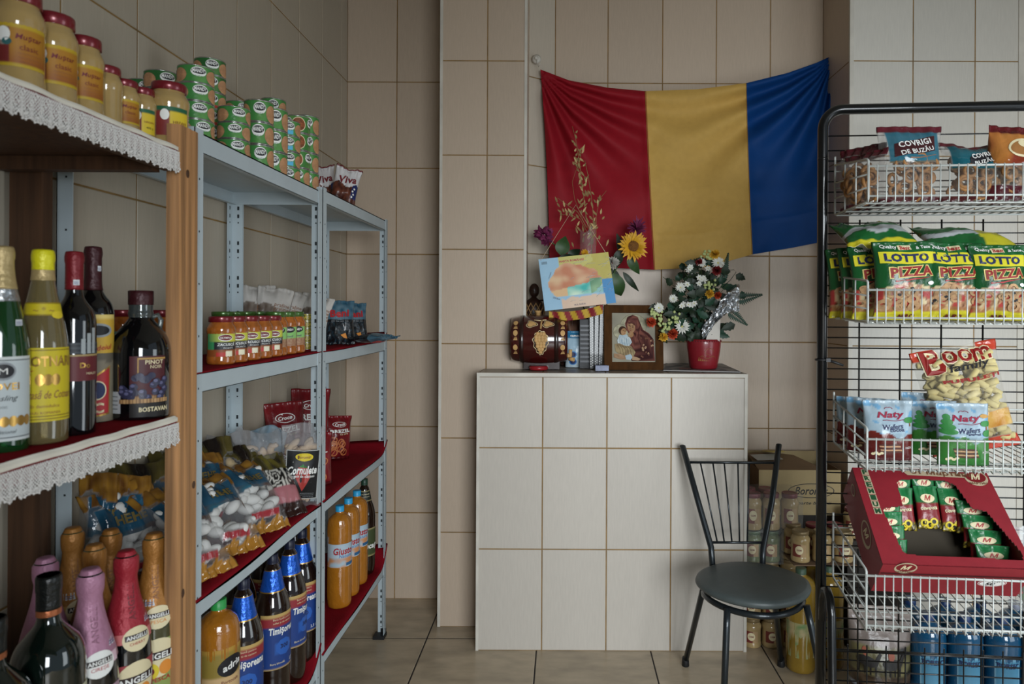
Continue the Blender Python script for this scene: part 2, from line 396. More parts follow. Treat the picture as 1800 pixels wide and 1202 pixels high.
# wooden unit
XWF = -.695
wu = thing('wooden_shelving_unit', 'brown wooden shelving unit with lace edged shelves at the left edge', 'shelving unit', (-.85, .85, 0))
o3 = Vector((-.85, .85, 0))
def wp(name, m, *boxes):
    bm = MB()
    for a, c in boxes: bm.box2(Vector(a)-o3, Vector(c)-o3, m)
    return bm.build(name, wu)
ZA, ZB, ZC = 1.640, 1.155, .62
y0w, y1w = 1.228, 1.300
bm = MB()   # grooved front post
n = 12
pr = [(XWF-.020, y0w)]+[(XWF+.0015*abs(sin(k*pi*3/n)), y0w+.004+(y1w-y0w-.008)*k/n) for k in range(n+1)]+[(XWF-.020, y1w)]
bm.prism(pr, 2, 0, P(328, 225, 1.26).z, M_WOOD, lambda u, v, t: Vector((u, v, t))-o3)
for kz, ky in ((1.60, 1.26), (1.02, 1.285), (.83, 1.25), (.62, 1.27)):
    bm.sphere(Vector((XWF+.001, ky, kz))-o3, .006, M_WOODD, 8, 5, (.15, 1, 1.4))
bm.build('front_post', wu)['label'] = 'light grooved pine front post'
wp('rear_post', M_WOODD, ((-1.003, 1.235, 0), (-.945, 1.262, 1.66)))
wp('front_post', M_WOOD, ((XWF-.02, .38, 0), (XWF, .44, 1.69))); wp('rear_post', M_WOODD, ((-1.003, .38, 0), (-.945, .41, 1.66)))
for z in (ZA, ZB, ZC):
    bm = MB()
    for k in range(3): bm.box2(Vector((-1.0+k*.0935, .39, z-.020))-o3, Vector((-1.0+k*.0935+.092, 1.292, z))-o3, M_WOODD)
    bm.box2(Vector((-.718, .44, z-.020))-o3, Vector((XWF, y0w-.004, z))-o3, M_WOODD)
    bm.build('shelf_board', wu)
    wp('shelf_rail', M_WOODD, ((-1.0, y0w-.028, z-.045), (XWF-.03, y0w-.004, z-.021)))
    wp('shelf_rail', M_WOODD, ((XWF-.022, .44, z-.042), (XWF-.004, y0w-.003, z-.021)))
# lace: a ribbon with openwork scallops along the shelf edge
def lace(label, z, y0, y1, dx):
    bm = MB(); x = XWF+dx; N = 34; L = (y1-y0)/N
    bm.grid(lambda u, v: Vector((x-.004+.006*(v > .3)+.001*sin(u*60), y0+(y1-y0)*u, z+.0035-.013*max(v-.25, 0)-.0006*sin(u*43))), 120, 4, M_RIB)
    def strand(p, q, r=.00065):
        bm.tube([p, q], r, M_LACE, 4, False, False)
    W = lambda a, h: Vector((x+.0035+.002*sin(a*pi*2*1.3)*h/.045, y0+a*L, z-.008-h))
    hh = .033
    for i in range(N):
        for r in range(6):      # crossed net
            h0, h1 = r*.005, r*.005+.005
            for k in range(6):
                a = i+k/6
                if (k+r) % 6 in (2,) : strand(W(a, h0), W(a+1/6, h1), .0011); continue
                strand(W(a, h0), W(a+1/12, h1)); strand(W(a+1/6, h0), W(a+1/12, h1))
            bm.tube([W(i+k/6, h1) for k in range(7)], .0005, M_LACE, 4, False, False)
        for rr, th in ((1, .0011), (.72, .0008), (.45, .0008)):   # scalloped edge
            bm.tube([W(i+.5+.5*rr*cos(pi*k/8), .029+.009*rr*sin(pi*k/8)) for k in range(9)], th, M_LACE, 4, False, False)
        for k in range(1, 8): strand(W(i+.5, .030), W(i+.5+.5*cos(pi*k/8), .029+.009*sin(pi*k/8)), .0006)
        for k in range(6): bm.sphere(W(i+.5+.52*cos(pi*(k+.5)/6), .029+.010*sin(pi*(k+.5)/6)), .0016, M_LACE, 5, 4)
    o = bm.build('lace_edging'); tag(o, label, 'lace', 'lace shelf edgings')
    bm = MB(); bm.box2((XWF+.0006, y0, z-.030), (XWF+.0020, y1, z-.001), M_RCLOTH); bm.build('red_backing', o)['label'] = 'red felt strip behind the lace'; return o
lace('white crochet lace edging under the mustard jars on the top wooden shelf', ZA, .50, y0w-.004, .002)
lace('white crochet lace edging hanging below the row of wine bottles', ZB, .50, y0w-.002, .002)
liner('red felt cloth under the wine bottles on the wooden shelf', -.998, XWF-.001, .42, y0w-.006, ZB, 0, 0, 8)
liner('red felt cloth under the foil-topped sparkling wine bottles', -.998, XWF-.001, .42, y0w-.006, ZC, 0, 0, 9)

# ================================================================ jars
M_LID = mat('red_jar_lid', '741a24', .3, .3, coat=.4); M_LIDG = mat('green_jar_lid', '3f6326', .3, .3, coat=.4)
M_JGLASS = mat('jar_glass_tan_paste', 'a68b58', .07, coat=.8, var=.08, vscale=30)
M_ZAC = mat('jar_glass_vegetable_spread', 'a05a22', .08, coat=.8, var=.35, vscale=70)
M_GHERK = mat('jar_glass_green_pickle', '6f7a55', .1, coat=.8, var=.45, vscale=45)
def jar_prof(Rr, H):
    return smooth_prof([(Rr*.82, 0), (Rr*.96, H*.02), (Rr, H*.08), (Rr*.985, H*.16), (Rr*.96, H*.2), (Rr*.96, H*.62), (Rr, H*.68), (Rr*.99, H*.76), (Rr*.86, H*.83), (Rr*.78, H*.87), (Rr*.78, H*.90)], 3)
def jar(name, label, loc, rz, Rr, H, content, lid, kind, group, mirror=False):
    t = thing(name, label, 'jar', loc, (0, 0, rz), group); k = (name, Rr, H, kind)
    part('glass_body', k+('b', content.name), lambda b: b.lathe(jar_prof(Rr, H), content, 28), t)
    def fl(b):
        q = Rr*.86
        b.lathe([(q*.97, H*.88), (q, H*.885), (q, H*.985), (q*.97, H), (q*.88, H*1.0), (q*.86, H*.993), (q*.3, H*.993)], lid, 32, tw=lambda a, z: 1+.006*cos(a*16))
    part('lid', k+('l', lid.name), fl, t)
    if kind:
        def lb(b):
            sf = cyl(Rr*.965, 0)
            if kind == 'mustard':
                def cf(a, c):
                    if c > .88 or c < .08: return C('b89a24')
                    if a < .33: return mixc(C('6a2326'), C('a8b0a0'), .5+.5*noise.noise(Vector((a*14, c*9, 1)))) if c > .45 else C('6d2220')
                    return mixc(C('a8741e'), C('8a401c'), min(1, max(0, (.45-c)*1.6+a*.2)))
                b.patch(sf, -Rr*1.1, Rr*1.1, H*.24, H*.66, 30, 20, M_PAPER, cf)
                b.ellipse(sf, -Rr*.62, H*.54, Rr*.25, H*.07, M_WHITE); b.ellipse(sf, -Rr*.5, H*.47, Rr*.18, H*.035, mat('teal_ink', '2f5f60', .5), .0007)
                b.text(sf, 'Muștar', Rr*.3, H*.52, Rr*1.0, M_WINE, None, 0, .0008, .01, .2); b.text(sf, 'clasic', Rr*.3, H*.43, Rr*.7, M_WINE)
                for q in range(3): b.text(sf, '~~~~~~', Rr*.35, H*(.37-.04*q), Rr*.9, M_BROWN)
            elif kind == 'green':
                b.patch(sf, -Rr*.9, Rr*.9, H*.2, H*.62, 24, 16, M_PAPER, lambda a, c: C('1e5a3c') if c > .85 or a < .06 else (C('7c2a28') if a < .45 else C('d2b62c')))
                b.ellipse(sf, -Rr*.35, H*.5, Rr*.22, H*.08, M_WHITE); b.text(sf, 'HREAN', Rr*.4, H*.4, Rr*.7, M_WINE); b.text(sf, '400 g', Rr*.45, H*.3, Rr*.5, M_BLACK)
            elif kind == 'zac':
                def cf(a, c):
                    g = mixc(C('2f8a58'), C('c8c84a'), min(1, a*1.6))
                    if c > .62: return g
                    if .33 < c <= .62: return C('22242a') if a > .25 else C('3b8f5a')
                    d = sqrt((a-.55)**2+(c-.12)**2)
                    if abs(a-.72) < .1 and c < .28: return C('e6e0c4')
                    if abs(a-.5) < .16 and c < .25: return C('b52e26')
                    return C('8a4a20')
                b.patch(sf, -Rr*1.15, Rr*1.15, H*.14, H*.68, 32, 20, M_PAPER, cf)
                b.ellipse(sf, Rr*.25, H*.56, Rr*.5, H*.07, M_WHITE); b.ellipse(sf, Rr*.25, H*.565, Rr*.46, H*.058, M_WINE, .0007)
                b.text(sf, 'OLYMPIA', Rr*.25, H*.56, Rr*.75, M_WHITE, None, 0, .001, .02)
                b.text(sf, 'ZACUSCĂ', Rr*.3, H*.43, Rr*1.25, M_WHITE, None, 0, .0008, .03, .2); b.text(sf, 'PICANTĂ', Rr*.45, H*.355, Rr*.7, M_WHITE)
            elif kind == 'mandy':
                def cf(a, c):
                    if c < .36: return mixc(C('b8a07a'), C('7c2f2a'), .5+.5*noise.noise(Vector((a*12, c*12, 3))))
                    return mixc(C('5fa24b'), C('8cc070'), a)
                b.patch(sf, -Rr*1.2, Rr*1.1, H*.2, H*.7, 28, 18, M_PAPER, cf)
                b.ellipse(sf, Rr*.2, H*.58, Rr*.6, H*.075, M_BLACK); b.text(sf, 'MANDY', Rr*.2, H*.58, Rr*.95, M_WHITE, None, 0, .0009, .03); b.text(sf, 'Zacuscă', Rr*.2, H*.43, Rr*.8, mat('purple_ink', '5a3468', .5), None, 0, .0009, .02, .2)
            elif kind == 'plain':
                b.patch(sf, -Rr*.75, Rr*.75, H*.2, H*.6, 14, 12, M_PAPER, lambda a, c: C('b0926a') if a > .6 else C('74342c'))
                b.ellipse(sf, 0, H*.42, Rr*.42, H*.14, M_CREAM); b.text(sf, 'GEM', 0, H*.42, Rr*.5, M_WINE, None, 0, .0009, .02)
            elif kind == 'teal':
                b.patch(sf, -Rr*.9, Rr*.9, H*.3, H*.62, 14, 10, M_PAPER, lambda a, c: C('2b7a68') if int(c*6) % 2 else C('3f9080'))
        lo = part('label', k+('t',), lb, t)
        if mirror: lo.rotation_euler.z = mirror
    return t
zt = ZA+.001
G = 'mustard jars on the top wooden shelf'
for i, (px, X, Rr, H, kd, lab) in enumerate([
        (32, -.752, .031, .142, 'mustard', 'tall tan mustard jar cut by the left edge of the photo, above the lace'),
        (95, -.752, .030, .139, 'mustard', 'tall tan mustard jar with yellow label and red lid, second from the left'),
        (148, -.752, .027, .131, 'mustard', 'tall tan mustard jar with yellow label, third from the left on the lace shelf'),
        (187, -.754, .024, .106, None, 'slim tan jar with red lid and no label showing, on the lace shelf'),
        (219, -.756, .0235, .100, 'mustard', 'small tan jar with orange and red label beside the unlabelled jar'),
        (250, -.760, .0235, .104, 'green', 'small jar with dark green label squeezed between two mustard jars')]):
    p = on_x(px, 100, X); jar('mustard_jar', lab, (p.x, p.y, zt), face_cam(p, .1), Rr, H, M_JGLASS, M_LID, kd, G)
p = on_x(297, 200, -.735); jar('mustard_jar', 'wide tan jar with green and yellow label and red lid next to the wooden post', (p.x, p.y, zt), face_cam(p, .15), .034, .126, M_JGLASS, M_LID, 'green', G)

zz = Z1[1]+.004
G = 'vegetable spread jars with red lids'
for i, (px, X) in enumerate(((389, -.772), (412, -.772), (436, -.772), (457, -.772), (476, -.772))):
    p = on_x(px, 600, X)
    jar('spread_jar', f'red-lidded jar of orange vegetable spread, {ORD[i]} from the steel post in the front row', (p.x, p.y, zz), face_cam(p, .05), .0305, .108, M_ZAC, M_LID, 'zac', G)
G = 'vegetable spread jars with green lids'
for i, px in enumerate((484, 502, 517)):
    p = on_x(px, 600, -.772)
    jar('spread_jar', f'green-lidded jar with pale green label, {ORD[i]} after the red-lidded front row jars', (p.x, p.y, zz), face_cam(p, .05), .031, .118, M_ZAC, M_LIDG, 'mandy', G)
for i, px in enumerate((392, 412, 433, 455)):
    p = on_x(px, 600, -.862)
    jar('spread_jar', f'green-lidded jar behind the red-lidded jars, {ORD[i]} from the left', (p.x, p.y, zz), face_cam(p), .031, .118, M_ZAC, M_LIDG, 'mandy', G)
G = 'jars seen behind the jug bottle'
for px, X, lab in ((216, -.955, 'red-lidded jar behind the neck of the purple grape jug bottle'), (285, -.86, 'red-lidded jar with teal label behind the handle of the jug bottle')):
    p = on_x(px, 600, X); jar('spread_jar', lab, (p.x, p.y, zz), face_cam(p), .034, .122, M_ZAC, M_LID, 'teal', G)

# ================================================================ tins
M_TIN = mat('tin_rim', 'b9bcb8', .25, .9)
def nz_(a, b): return noise.noise(Vector((a*2, b*2, 4)))*2
def tin(kind, label, loc, rz, Rr, H, group):
    t = thing('pate_tin' if kind != 'sardine' else 'fish_tin', label, 'tin', loc, (0, 0, rz), group); k = ('tin', kind, Rr, H)
    def body(b):
        gcol = {'dark': '2a6030', 'bean': '47803f', 'sardine': 'c9b93a'}.get(kind, '3f8040')
        def cf(u, v):
            c = C(gcol)
            if kind == 'sardine':
                a = (u*10) % 1
                return C('1b1b1d') if .12 < v < .88 and a < .8 else c
            return mixc(mixc(c, C('84b066'), max(0, .5*sin(u*2*pi*3+1))*.7), C('2c5c30'), .35*max(0, nz_(u*9, v*3)))
        b.grid(lambda u, v: Vector((Rr*.985*sin(2*pi*u), -Rr*.985*cos(2*pi*u), H*(.05+.9*v))), 48, 4, M_PRINT, cf, True, True)
        if kind == 'sardine':
            b.text(cyl(Rr*.985), 'SARDINE', Rr*.1, H*.5, Rr*.8, M_YEL, H*.5, 0, .0006, .03); return
        sf = cyl(Rr*.985)
        for q in range(3):
            o = q*2*pi*Rr*.985/3
            b.ellipse(sf, o, H*.62, Rr*.42, H*.27, M_WHITE); b.ellipse(sf, o, H*.66, Rr*.38, H*.17, M_BLACK, .0007)
            b.text(sf, 'MANDY', o, H*.67, Rr*.66, M_WHITE, H*.2, 0, .001, .03); b.text(sf, 'pate', o, H*.36, Rr*.4, M_GREEN, H*.12, 0, .0009)
            if kind == 'red': b.patch(sf, o-Rr*.4, o+Rr*.5, H*.08, H*.24, 8, 2, M_PAPER, lambda a, c: C('b83a2a'))
            if kind == 'blue': b.patch(sf, o-Rr*.4, o+Rr*.3, H*.1, H*.38, 8, 2, M_PAPER, lambda a, c: C('58b4d8'))
            oo = o+Rr*.92
            if kind == 'bean':
                b.ellipse(sf, oo, H*.48, Rr*.56, H*.42, M_CREAM, .0004, 22); b.ellipse(sf, oo, H*.48, Rr*.5, H*.37, mat('bean_print', '8a4a22', .5, var=.5, vscale=160), .0007, 22)
            else:
                b.ellipse(sf, oo, H*.42, Rr*.5, H*.40, mat('meat_print', 'b98962', .5, var=.3, vscale=90), .0004, 18)
    part('body', k, body, t)
    def rims(b):
        for z0 in (0,):
            b.lathe([(Rr*.93, z0+H*.01), (Rr*.99, z0), (Rr*1.0, z0+H*.02), (Rr*.99, z0+H*.06), (Rr*.95, z0+H*.06), (Rr*.93, z0+H*.045), (Rr*.2, z0+H*.045)], M_TIN, 36)
    part('rim', ('rim', Rr, H), rims, t); part('rim', ('rim', Rr, H), rims, t, (0, 0, H*.94))
    return t
GT = 'green pate tins stacked on the steel shelf'
zt = Z1[0]+.001
stacks = [  # px, X, count, height, kind list, label of the stack, turn
    (285, -.872, 4, .0375, 'dark', 'the stack behind the wide mustard jar', .3),
    (254, -.945, 4, .0375, 'dark', 'the stack by the wall behind the jars', .3),
    (344, -.779, 4, .0372, 'plain', 'the front stack beside the wooden post', .5),
    (369, -.862, 6, .0405, 'red', 'the tallest stack', .35),
    (421, -.872, 5, .0385, 'plain', 'the rear stack right of the tallest one', .3),
    (411, -.778, 3, .0375, 'plain', 'the low front stack of three', .35),
    (455, -.778, 3, .056, 'plain', 'the first front stack of three tall tins', .1),
    (481, -.865, 5, .0525, 'blue', 'the rear stack with blue stickers', .15),
    (481, -.778, 3, .058, 'plain', 'the second front stack of three tall tins', .2),
    (505, -.790, 4, .0435, 'blue', 'the narrow stack left of the bean tins', .2),
    (523, -.777, 4, .0500, 'bean', 'the stack with bean pictures', -1.5),
    (539, -.785, 4, .0565, 'plain', 'the end stack beside the snack bags', .05)]
for px, X, n, H, kd, lab, turn in stacks:
    p = on_x(px, 200, X)
    for k in range(n):
        kk = 'dark' if kd == 'red' and k > 3 else ('plain' if kd == 'bean' and k == 0 else ('plain' if kd == 'blue' and k == 0 else kd))
        j = R_.uniform(-.0012, .0012)
        where = 'topmost' if k == n-1 else ('bottom one' if k == 0 else f'{ORD[k]} from bottom')
        size = 'tall ' if H > .05 else 'flat '
        tin(kk, f'{size}green tin, {where} of {lab}', (p.x+j, p.y-j, zt+k*(H+.0004)), face_cam(p, turn*.6+R_.uniform(-.15, .15)+(.9 if kd == 'bean' and k == 0 else 0)), .0355, H, GT)
p = Vector((-.806, 2.147, 0))
for k in range(5):
    where = 'topmost' if k == 4 else ('bottom one' if k == 0 else ORD[k]+' from the bottom')
    tin('sardine', f'black and yellow fish tin, {where}, in the stack at the steel post', (p.x, p.y, zz+k*.0222), face_cam(p), .034, .0218, 'black and yellow fish tins')

# ================================================================ bottles
def gl(name, col, trans=.0, rough=.05): return mat(name, col, rough, trans=trans, coat=.6, spec=.6)
G_DARK = gl('dark_wine_glass', '08090b'); G_GREEN = gl('green_bottle_glass', '1d5128', .55); G_PALE = gl('pale_wine_glass', '8d7f56', .55)
G_BROWN = gl('brown_plastic_bottle', '1e100a', .12); G_JUICE = mat('orange_juice', 'a5681c', .12, coat=.7, var=.12, vscale=25, bump=.5, bscale=75); G_VERM = gl('dark_green_glass', '08130f')
G_CLEARG = gl('clear_neck_glass', '8f9a98', .85); G_BLUEW = gl('blue_water_plastic', '14567e', .35, .12); G_PEACH = gl('pale_green_sparkling', '4b4a2c', .3)
FOILS = {'gold': ('a06c30', .46, .3), 'pink': ('a97790', .48, .2), 'red': ('98202e', .46, .2), 'yellow': ('d6cf1c', .4, .1), 'wine': ('74161f', .42, .2), 'plum': ('3a1419', .42, .2), 'cream': ('b09a6a', .4, .3), 'silver': ('b9bcbe', .25, .9), 'black': ('111413', .35, .1), 'copper': ('a8633f', .35, .6), 'blue': ('1b55b8', .25, .45)}
def foil(k): c, r, m = FOILS[k]; return mat('foil_'+k, c, r, m, bump=.5, bscale=110)
M_CAPB = mat('blue_bottle_cap', '2c9ccf', .4); M_CAPD = mat('dark_blue_cap', '14182e', .4); M_CAPG = mat('dark_green_cap', '1d3a2c', .4)
BP = {
 'bordeaux': [(.86, 0), (.97, .006), (1, .02), (1, .3), (1, .60), (.97, .645), (.84, .69), (.55, .735), (.41, .77), (.375, .82), (.37, .95), (.40, .955), (.40, .985), (.37, 1)],
 'riesling': [(.86, 0), (.97, .006), (1, .02), (1, .3), (1, .44), (.96, .52), (.84, .62), (.66, .72), (.5, .81), (.41, .88), (.385, .94), (.41, .955), (.41, .985), (.38, 1)],
 'sparkling': [(.84, 0), (.97, .008), (1, .03), (1, .3), (1, .46), (.95, .54), (.8, .63), (.60, .72), (.45, .8), (.39, .86), (.385, .9), (.44, .905), (.45, .96), (.42, .985), (.3, 1)],
 'vermouth': [(.86, 0), (.97, .008), (1, .03), (1, .3), (1, .62), (.96, .67), (.82, .72), (.55, .765), (.36, .80), (.31, .83), (.305, .93), (.32, .94), (.32, .99), (.29, 1)],
 'beer': [(.80, 0), (.90, .012), (.97, .05), (1, .10), (.99, .2), (1, .22), (1, .58), (.985, .62), (.92, .67), (.80, .715), (.66, .755), (.54, .82), (.41, .895), (.29, .92), (.26, .93), (.26, .94)],
 'juice': [(.82, 0), (.93, .01), (1, .05), (1, .40), (.985, .42), (.985, .62), (1, .64), (1, .79), (.96, .84), (.84, .885), (.58, .915), (.36, .932), (.32, .95)],
 'jug': [(.84, 0), (.97, .01), (1, .035), (1.0, .25), (1, .48), (.97, .55), (.84, .63), (.6, .70), (.43, .745), (.385, .76), (.38, .78), (.40, .785), (.40, .80), (.38, .81), (.385, .92)]}
def bprof(kind, Rr, H, n=3): return smooth_prof([(r*Rr, z*H) for r, z in BP[kind]], n)
def sub(prof, z0, z1, grow):
    f = prof_surf(prof); n = 14
    return [(f(0, z0+(z1-z0)*k/n).length if False else sqrt(f(0, z0+(z1-z0)*k/n).x**2+f(0, z0+(z1-z0)*k/n).y**2)+grow, z0+(z1-z0)*k/n) for k in range(n+1)]
def bottle(name, label, loc, rz, kind, Rr, H, glass, group=None, caps=(), labels=(), extra=None):
    t = thing(name, label, 'bottle', loc, (0, 0, rz), group); pf = bprof(kind, Rr, H); sf = prof_surf(pf)
    def body(b):
        if kind == 'juice': b.lathe(pf, glass, 40, tw=lambda a, z: 1+.012*(abs(sin(a*5)))*(1 if z < H*.4 or z > H*.64 else 0)+.010*sin(a*10)*sin(z*380)*(z < H*.4))
        else: b.lathe(pf, glass, 40)
    part('glass_body' if 'juice' not in name and 'beer' not in name and 'water' not in name else 'bottle_body', ('bt', kind, Rr, H, glass.name), body, t)
    for nm, z0, z1, grow, m, cap in caps:
        def cf(b):
            q = sub(pf, z0*H, min(z1, BP[kind][-1][1])*H, grow)
            if z1 > BP[kind][-1][1]: q += [(q[-1][0], z1*H), (q[-1][0]*.9, z1*H+.001)]
            elif z1 == BP[kind][-1][1] and nm == 'foil_capsule': e_ = q[-1][0]; q += [(e_*.99, z1*H+.0012), (e_*.9, z1*H+.003), (e_*.55, z1*H+.0038)]
            b.lathe(q, m, 32, cap=cap, tw=(lambda a, z: 1+.02*cos(a*20)) if nm == 'cap' else None)
        part(nm, ('cap', kind, Rr, H, nm, z0, z1, m.name), cf, t)
    for nm, key, fn in labels:
        part(nm, ('lab', kind, Rr, H, key), lambda b: fn(b, sf, Rr, H), t)
    if extra: extra(t, sf, pf)
    return t
def put(px, py, X, Zs, Rpx, top=True):
    p = on_x(px, py, X); return p, p.z-Zs, Rpx/F*p.y
def rect(b, sf, u0, u1, v0, v1, cf, nu=20, nv=14, off=.0004, m=None): b.patch(sf, u0, u1, v0, v1, nu, nv, m or M_PAPER, cf if callable(cf) else (lambda a, c: C(cf)), off)

# --- wine shelf
ZBs = ZB+.003; G = None
def l_riesling(b, sf, Rr, H):
    rect(b, sf, -Rr*1.3, Rr*1.3, H*.06, H*.47, lambda a, c: C('b9c2c4') if .03 < c < .97 else C('d0d4d2'))
    rect(b, sf, -Rr*1.3, Rr*1.3, H*.45, H*.455, '50585c', 12, 1, .0007); rect(b, sf, -Rr*1.3, Rr*1.3, H*.075, H*.08, '50585c', 12, 1, .0007)
    b.ellipse(sf, Rr*.1, H*.40, Rr*.45, H*.045, M_GREY, .0007); b.ellipse(sf, Rr*.1, H*.40, Rr*.38, H*.034, M_BLACK, .001); b.text(sf, 'M', Rr*.1, H*.40, Rr*.3, M_WHITE, H*.03, 0, .0013)
    b.text(sf, 'JIDVEI', Rr*.1, H*.32, Rr*1.15, M_GOLD, None, 0, .0009, .02); b.text(sf, 'Riesling', Rr*.1, H*.265, Rr*1.05, M_BLACK, None, 0, .0009, 0, .4); b.text(sf, 'DOC', Rr*.1, H*.225, Rr*.3, M_BLACK, None, 0, .0009)
    for k in range(8): b.ellipse(sf, Rr*(-1.05+.3*k), H*.155, Rr*.17, H*.026, M_GOLD, .0009)
    b.text(sf, 'Traditional', Rr*.1, H*.105, Rr*.95, M_BLACK, None, 0, .0009, 0, .3)
def l_cotnari(b, sf, Rr, H):
    rect(b, sf, -Rr*1.5, Rr*1.5, H*.12, H*.50, 'c8b51e'); 
    for v in (.485, .145, .13): rect(b, sf, -Rr*1.5, Rr*1.5, H*v, H*(v+.006), '8a7416', 12, 1, .0007)
    b.text(sf, 'COTNARI', Rr*.35, H*.43, Rr*2.0, M_GOLD, H*.055, 0, .0009, .03); b.shape(sf, [(-Rr*.9, H*.375), (-Rr*.2, H*.385), (-Rr*.7, H*.355)], M_RED, .0009)
    for k in range(3): b.ellipse(sf, Rr*(.0+.3*k), H*.335, Rr*.18, H*.03, M_GOLD, .0009)
    b.text(sf, 'Grasă de Cotnari', Rr*.4, H*.26, Rr*2.0, M_BROWN, H*.045, 0, .0009, .01, .35); b.text(sf, 'vin alb demidulce', 0, H*.20, Rr*1.5, M_BROWN, None, 0, .0009)
    b.text(sf, 'COTNARI ROMANIA', 0, H*.165, Rr*1.6, M_BROWN, None, 0, .0009)
def l_cotneck(b, sf, Rr, H):
    rect(b, sf, -Rr*1.0, Rr*1.0, H*.665, H*.735, lambda a, c: C('c8b51e') if .12 < c < .88 else C('8a7416')); b.ellipse(sf, Rr*.7, H*.67, Rr*.3, H*.02, M_YEL, .0006); b.text(sf, '~ * ~', Rr*.1, H*.70, Rr*.8, M_BROWN, None, 0, .0008)
def l_red(b, sf, Rr, H):
    rect(b, sf, -Rr*1.4, Rr*1.4, H*.30, H*.44, '5d1820'); rect(b, sf, -Rr*1.4, Rr*1.4, H*.435, H*.445, 'a08a5a', 12, 1, .0007); rect(b, sf, -Rr*1.4, Rr*1.4, H*.45, H*.51, lambda a, c: C('20242a') if int(c*5) % 2 else C('3a4046'))
    b.text(sf, 'Do', Rr*.35, H*.385, Rr*.5, M_GOLD, None, 0, .0009, .03); b.text(sf, 'MERLOT', Rr*.7, H*.34, Rr*.6, M_CREAM, None, 0, .0009)
    for k in range(3): rect(b, sf, Rr*(.15+.28*k), Rr*(.35+.28*k), H*.45, H*(.53+.03*k), '9aa0a2', 4, 4, .0008)
def l_ornate(b, sf, Rr, H):
    rect(b, sf, -Rr*1.6, Rr*1.6, 0.01*H, H*.40, lambda a, c: C('7d7462') if c < .93+.06*sin(a*7) else C('5d564a'), 24, 24, .0012)
    rect(b, sf, -Rr*.9, Rr*1.0, H*.36, H*.62, lambda a, c: C('c59f3a') if c < .9 else C('d8c070'), 20, 16, .0006); b.ellipse(sf, 0, H*.53, Rr*.7, H*.04, M_GREY, .0012); b.ellipse(sf, 0, H*.53, Rr*.55, H*.028, M_BLACK, .0015)
    b.text(sf, 'Bordeiul', 0, H*.43, Rr*1.4, M_RED, None, .12, .0016, .01, .3)
    b.shape(sf, [(-Rr*.75, H*.03), (Rr*.55, H*.05), (Rr*.6, H*.33), (-Rr*.7, H*.24)], M_GOLD, .0016); b.shape(sf, [(-Rr*.68, H*.04), (Rr*.48, H*.06), (Rr*.53, H*.315), (-Rr*.63, H*.23)], M_RED, .0019)
    b.ellipse(sf, -Rr*.05, H*.19, Rr*.42, H*.055, M_CREAM, .0022); b.ellipse(sf, -Rr*.05, H*.19, Rr*.36, H*.048, M_NAVY, .0025)
    b.text(sf, 'C', 0, H*.09, Rr*.5, M_CREAM, None, 0, .0024, .03)
def l_jug(b, sf, Rr, H):
    def cf(a, c):
        if c < .26: return C('14100f')
        if c < .36: return C('8d6a44') if int(a*26+c*40) % 2 else C('b58f60')
        return C('4a1920')
    rect(b, sf, -Rr*.45, Rr*.75, H*.03, H*.48, cf, 26, 22)
    for q in ((-.45, .48, .75, .47),): rect(b, sf, -Rr*.2, Rr*.76, H*.455, H*.468, 'b08a48', 10, 1, .0007); rect(b, sf, -Rr*.2, -Rr*.16, H*.33, H*.468, 'b08a48', 2, 6, .0007)
    mg = mat('grape_print', '2e2e48', .4, var=.3, vscale=60); mg2 = mat('grape_print_light', '5d5d7e', .4)
    for k in range(22):
        u, v = Rr*R_.uniform(-.7, .75), H*R_.uniform(.17, .31)
        if u < -.2*Rr: v = H*R_.uniform(.17, .26)
        b.ellipse(sf, u, v, Rr*.135, H*.026, mg, .0009+.0001*k, 14); b.ellipse(sf, u-Rr*.03, v+H*.008, Rr*.07, H*.012, mg2, .00095+.0001*k, 10)
    for k in range(5): b.ellipse(sf, Rr*(-.25+.12*k), H*(.32+.015*sin(k*2)), Rr*.13, H*.025, mg, .0035, 14)
    rect(b, sf, -Rr*.75, Rr*.78, H*.135, H*.165, lambda a, c: C('b58f60') if int(a*30) % 2 else C('7c5a38'), 40, 2, .0036)
    b.text(sf, 'PINOT', Rr*.35, H*.435, Rr*.62, M_CREAM, None, 0, .0009, .02); b.text(sf, 'NOIR', Rr*.4, H*.40, Rr*.4, M_CREAM, None, 0, .0009)
    b.text(sf, 'BOSTAVAN', Rr*.35, H*.085, Rr*1.0, M_CREAM, H*.035, 0, .0009, .03)
    rect(b, sf, -Rr*1.15, -Rr*.75, H*.06, H*.22, 'a9adb0', 6, 6, .0006)
    for k in range(4): rect(b, sf, -Rr*1.1, -Rr*.85, H*(.09+.03*k), H*(.096+.03*k), '50565a', 3, 1, .0009)
def jug_handle(t, sf, pf):
    b = MB(); b.tube([(.0145, 0, .176), (.026, 0, .182), (.031, 0, .172), (.029, 0, .158), (.020, 0, .150), (.013, 0, .150)], .0042, G_CLEARG, 8); b.build('handle', t)['label'] = 'clear glass finger loop'
def stick(name, key, u, v, wu_, wv, lines=2, c='c8ccd0'):
    def f(b, sf, Rr, H):
        rect(b, sf, Rr*u, Rr*(u+wu_), H*v, H*(v+wv), c, 5, 4, .0015)
        for k in range(lines): rect(b, sf, Rr*(u+.1*wu_), Rr*(u+.8*wu_), H*(v+wv*(.2+.3*k)), H*(v+wv*(.32+.3*k)), '5a5f88', 3, 1, .0019)
    return ('price_sticker', key+str((u, v)), f)
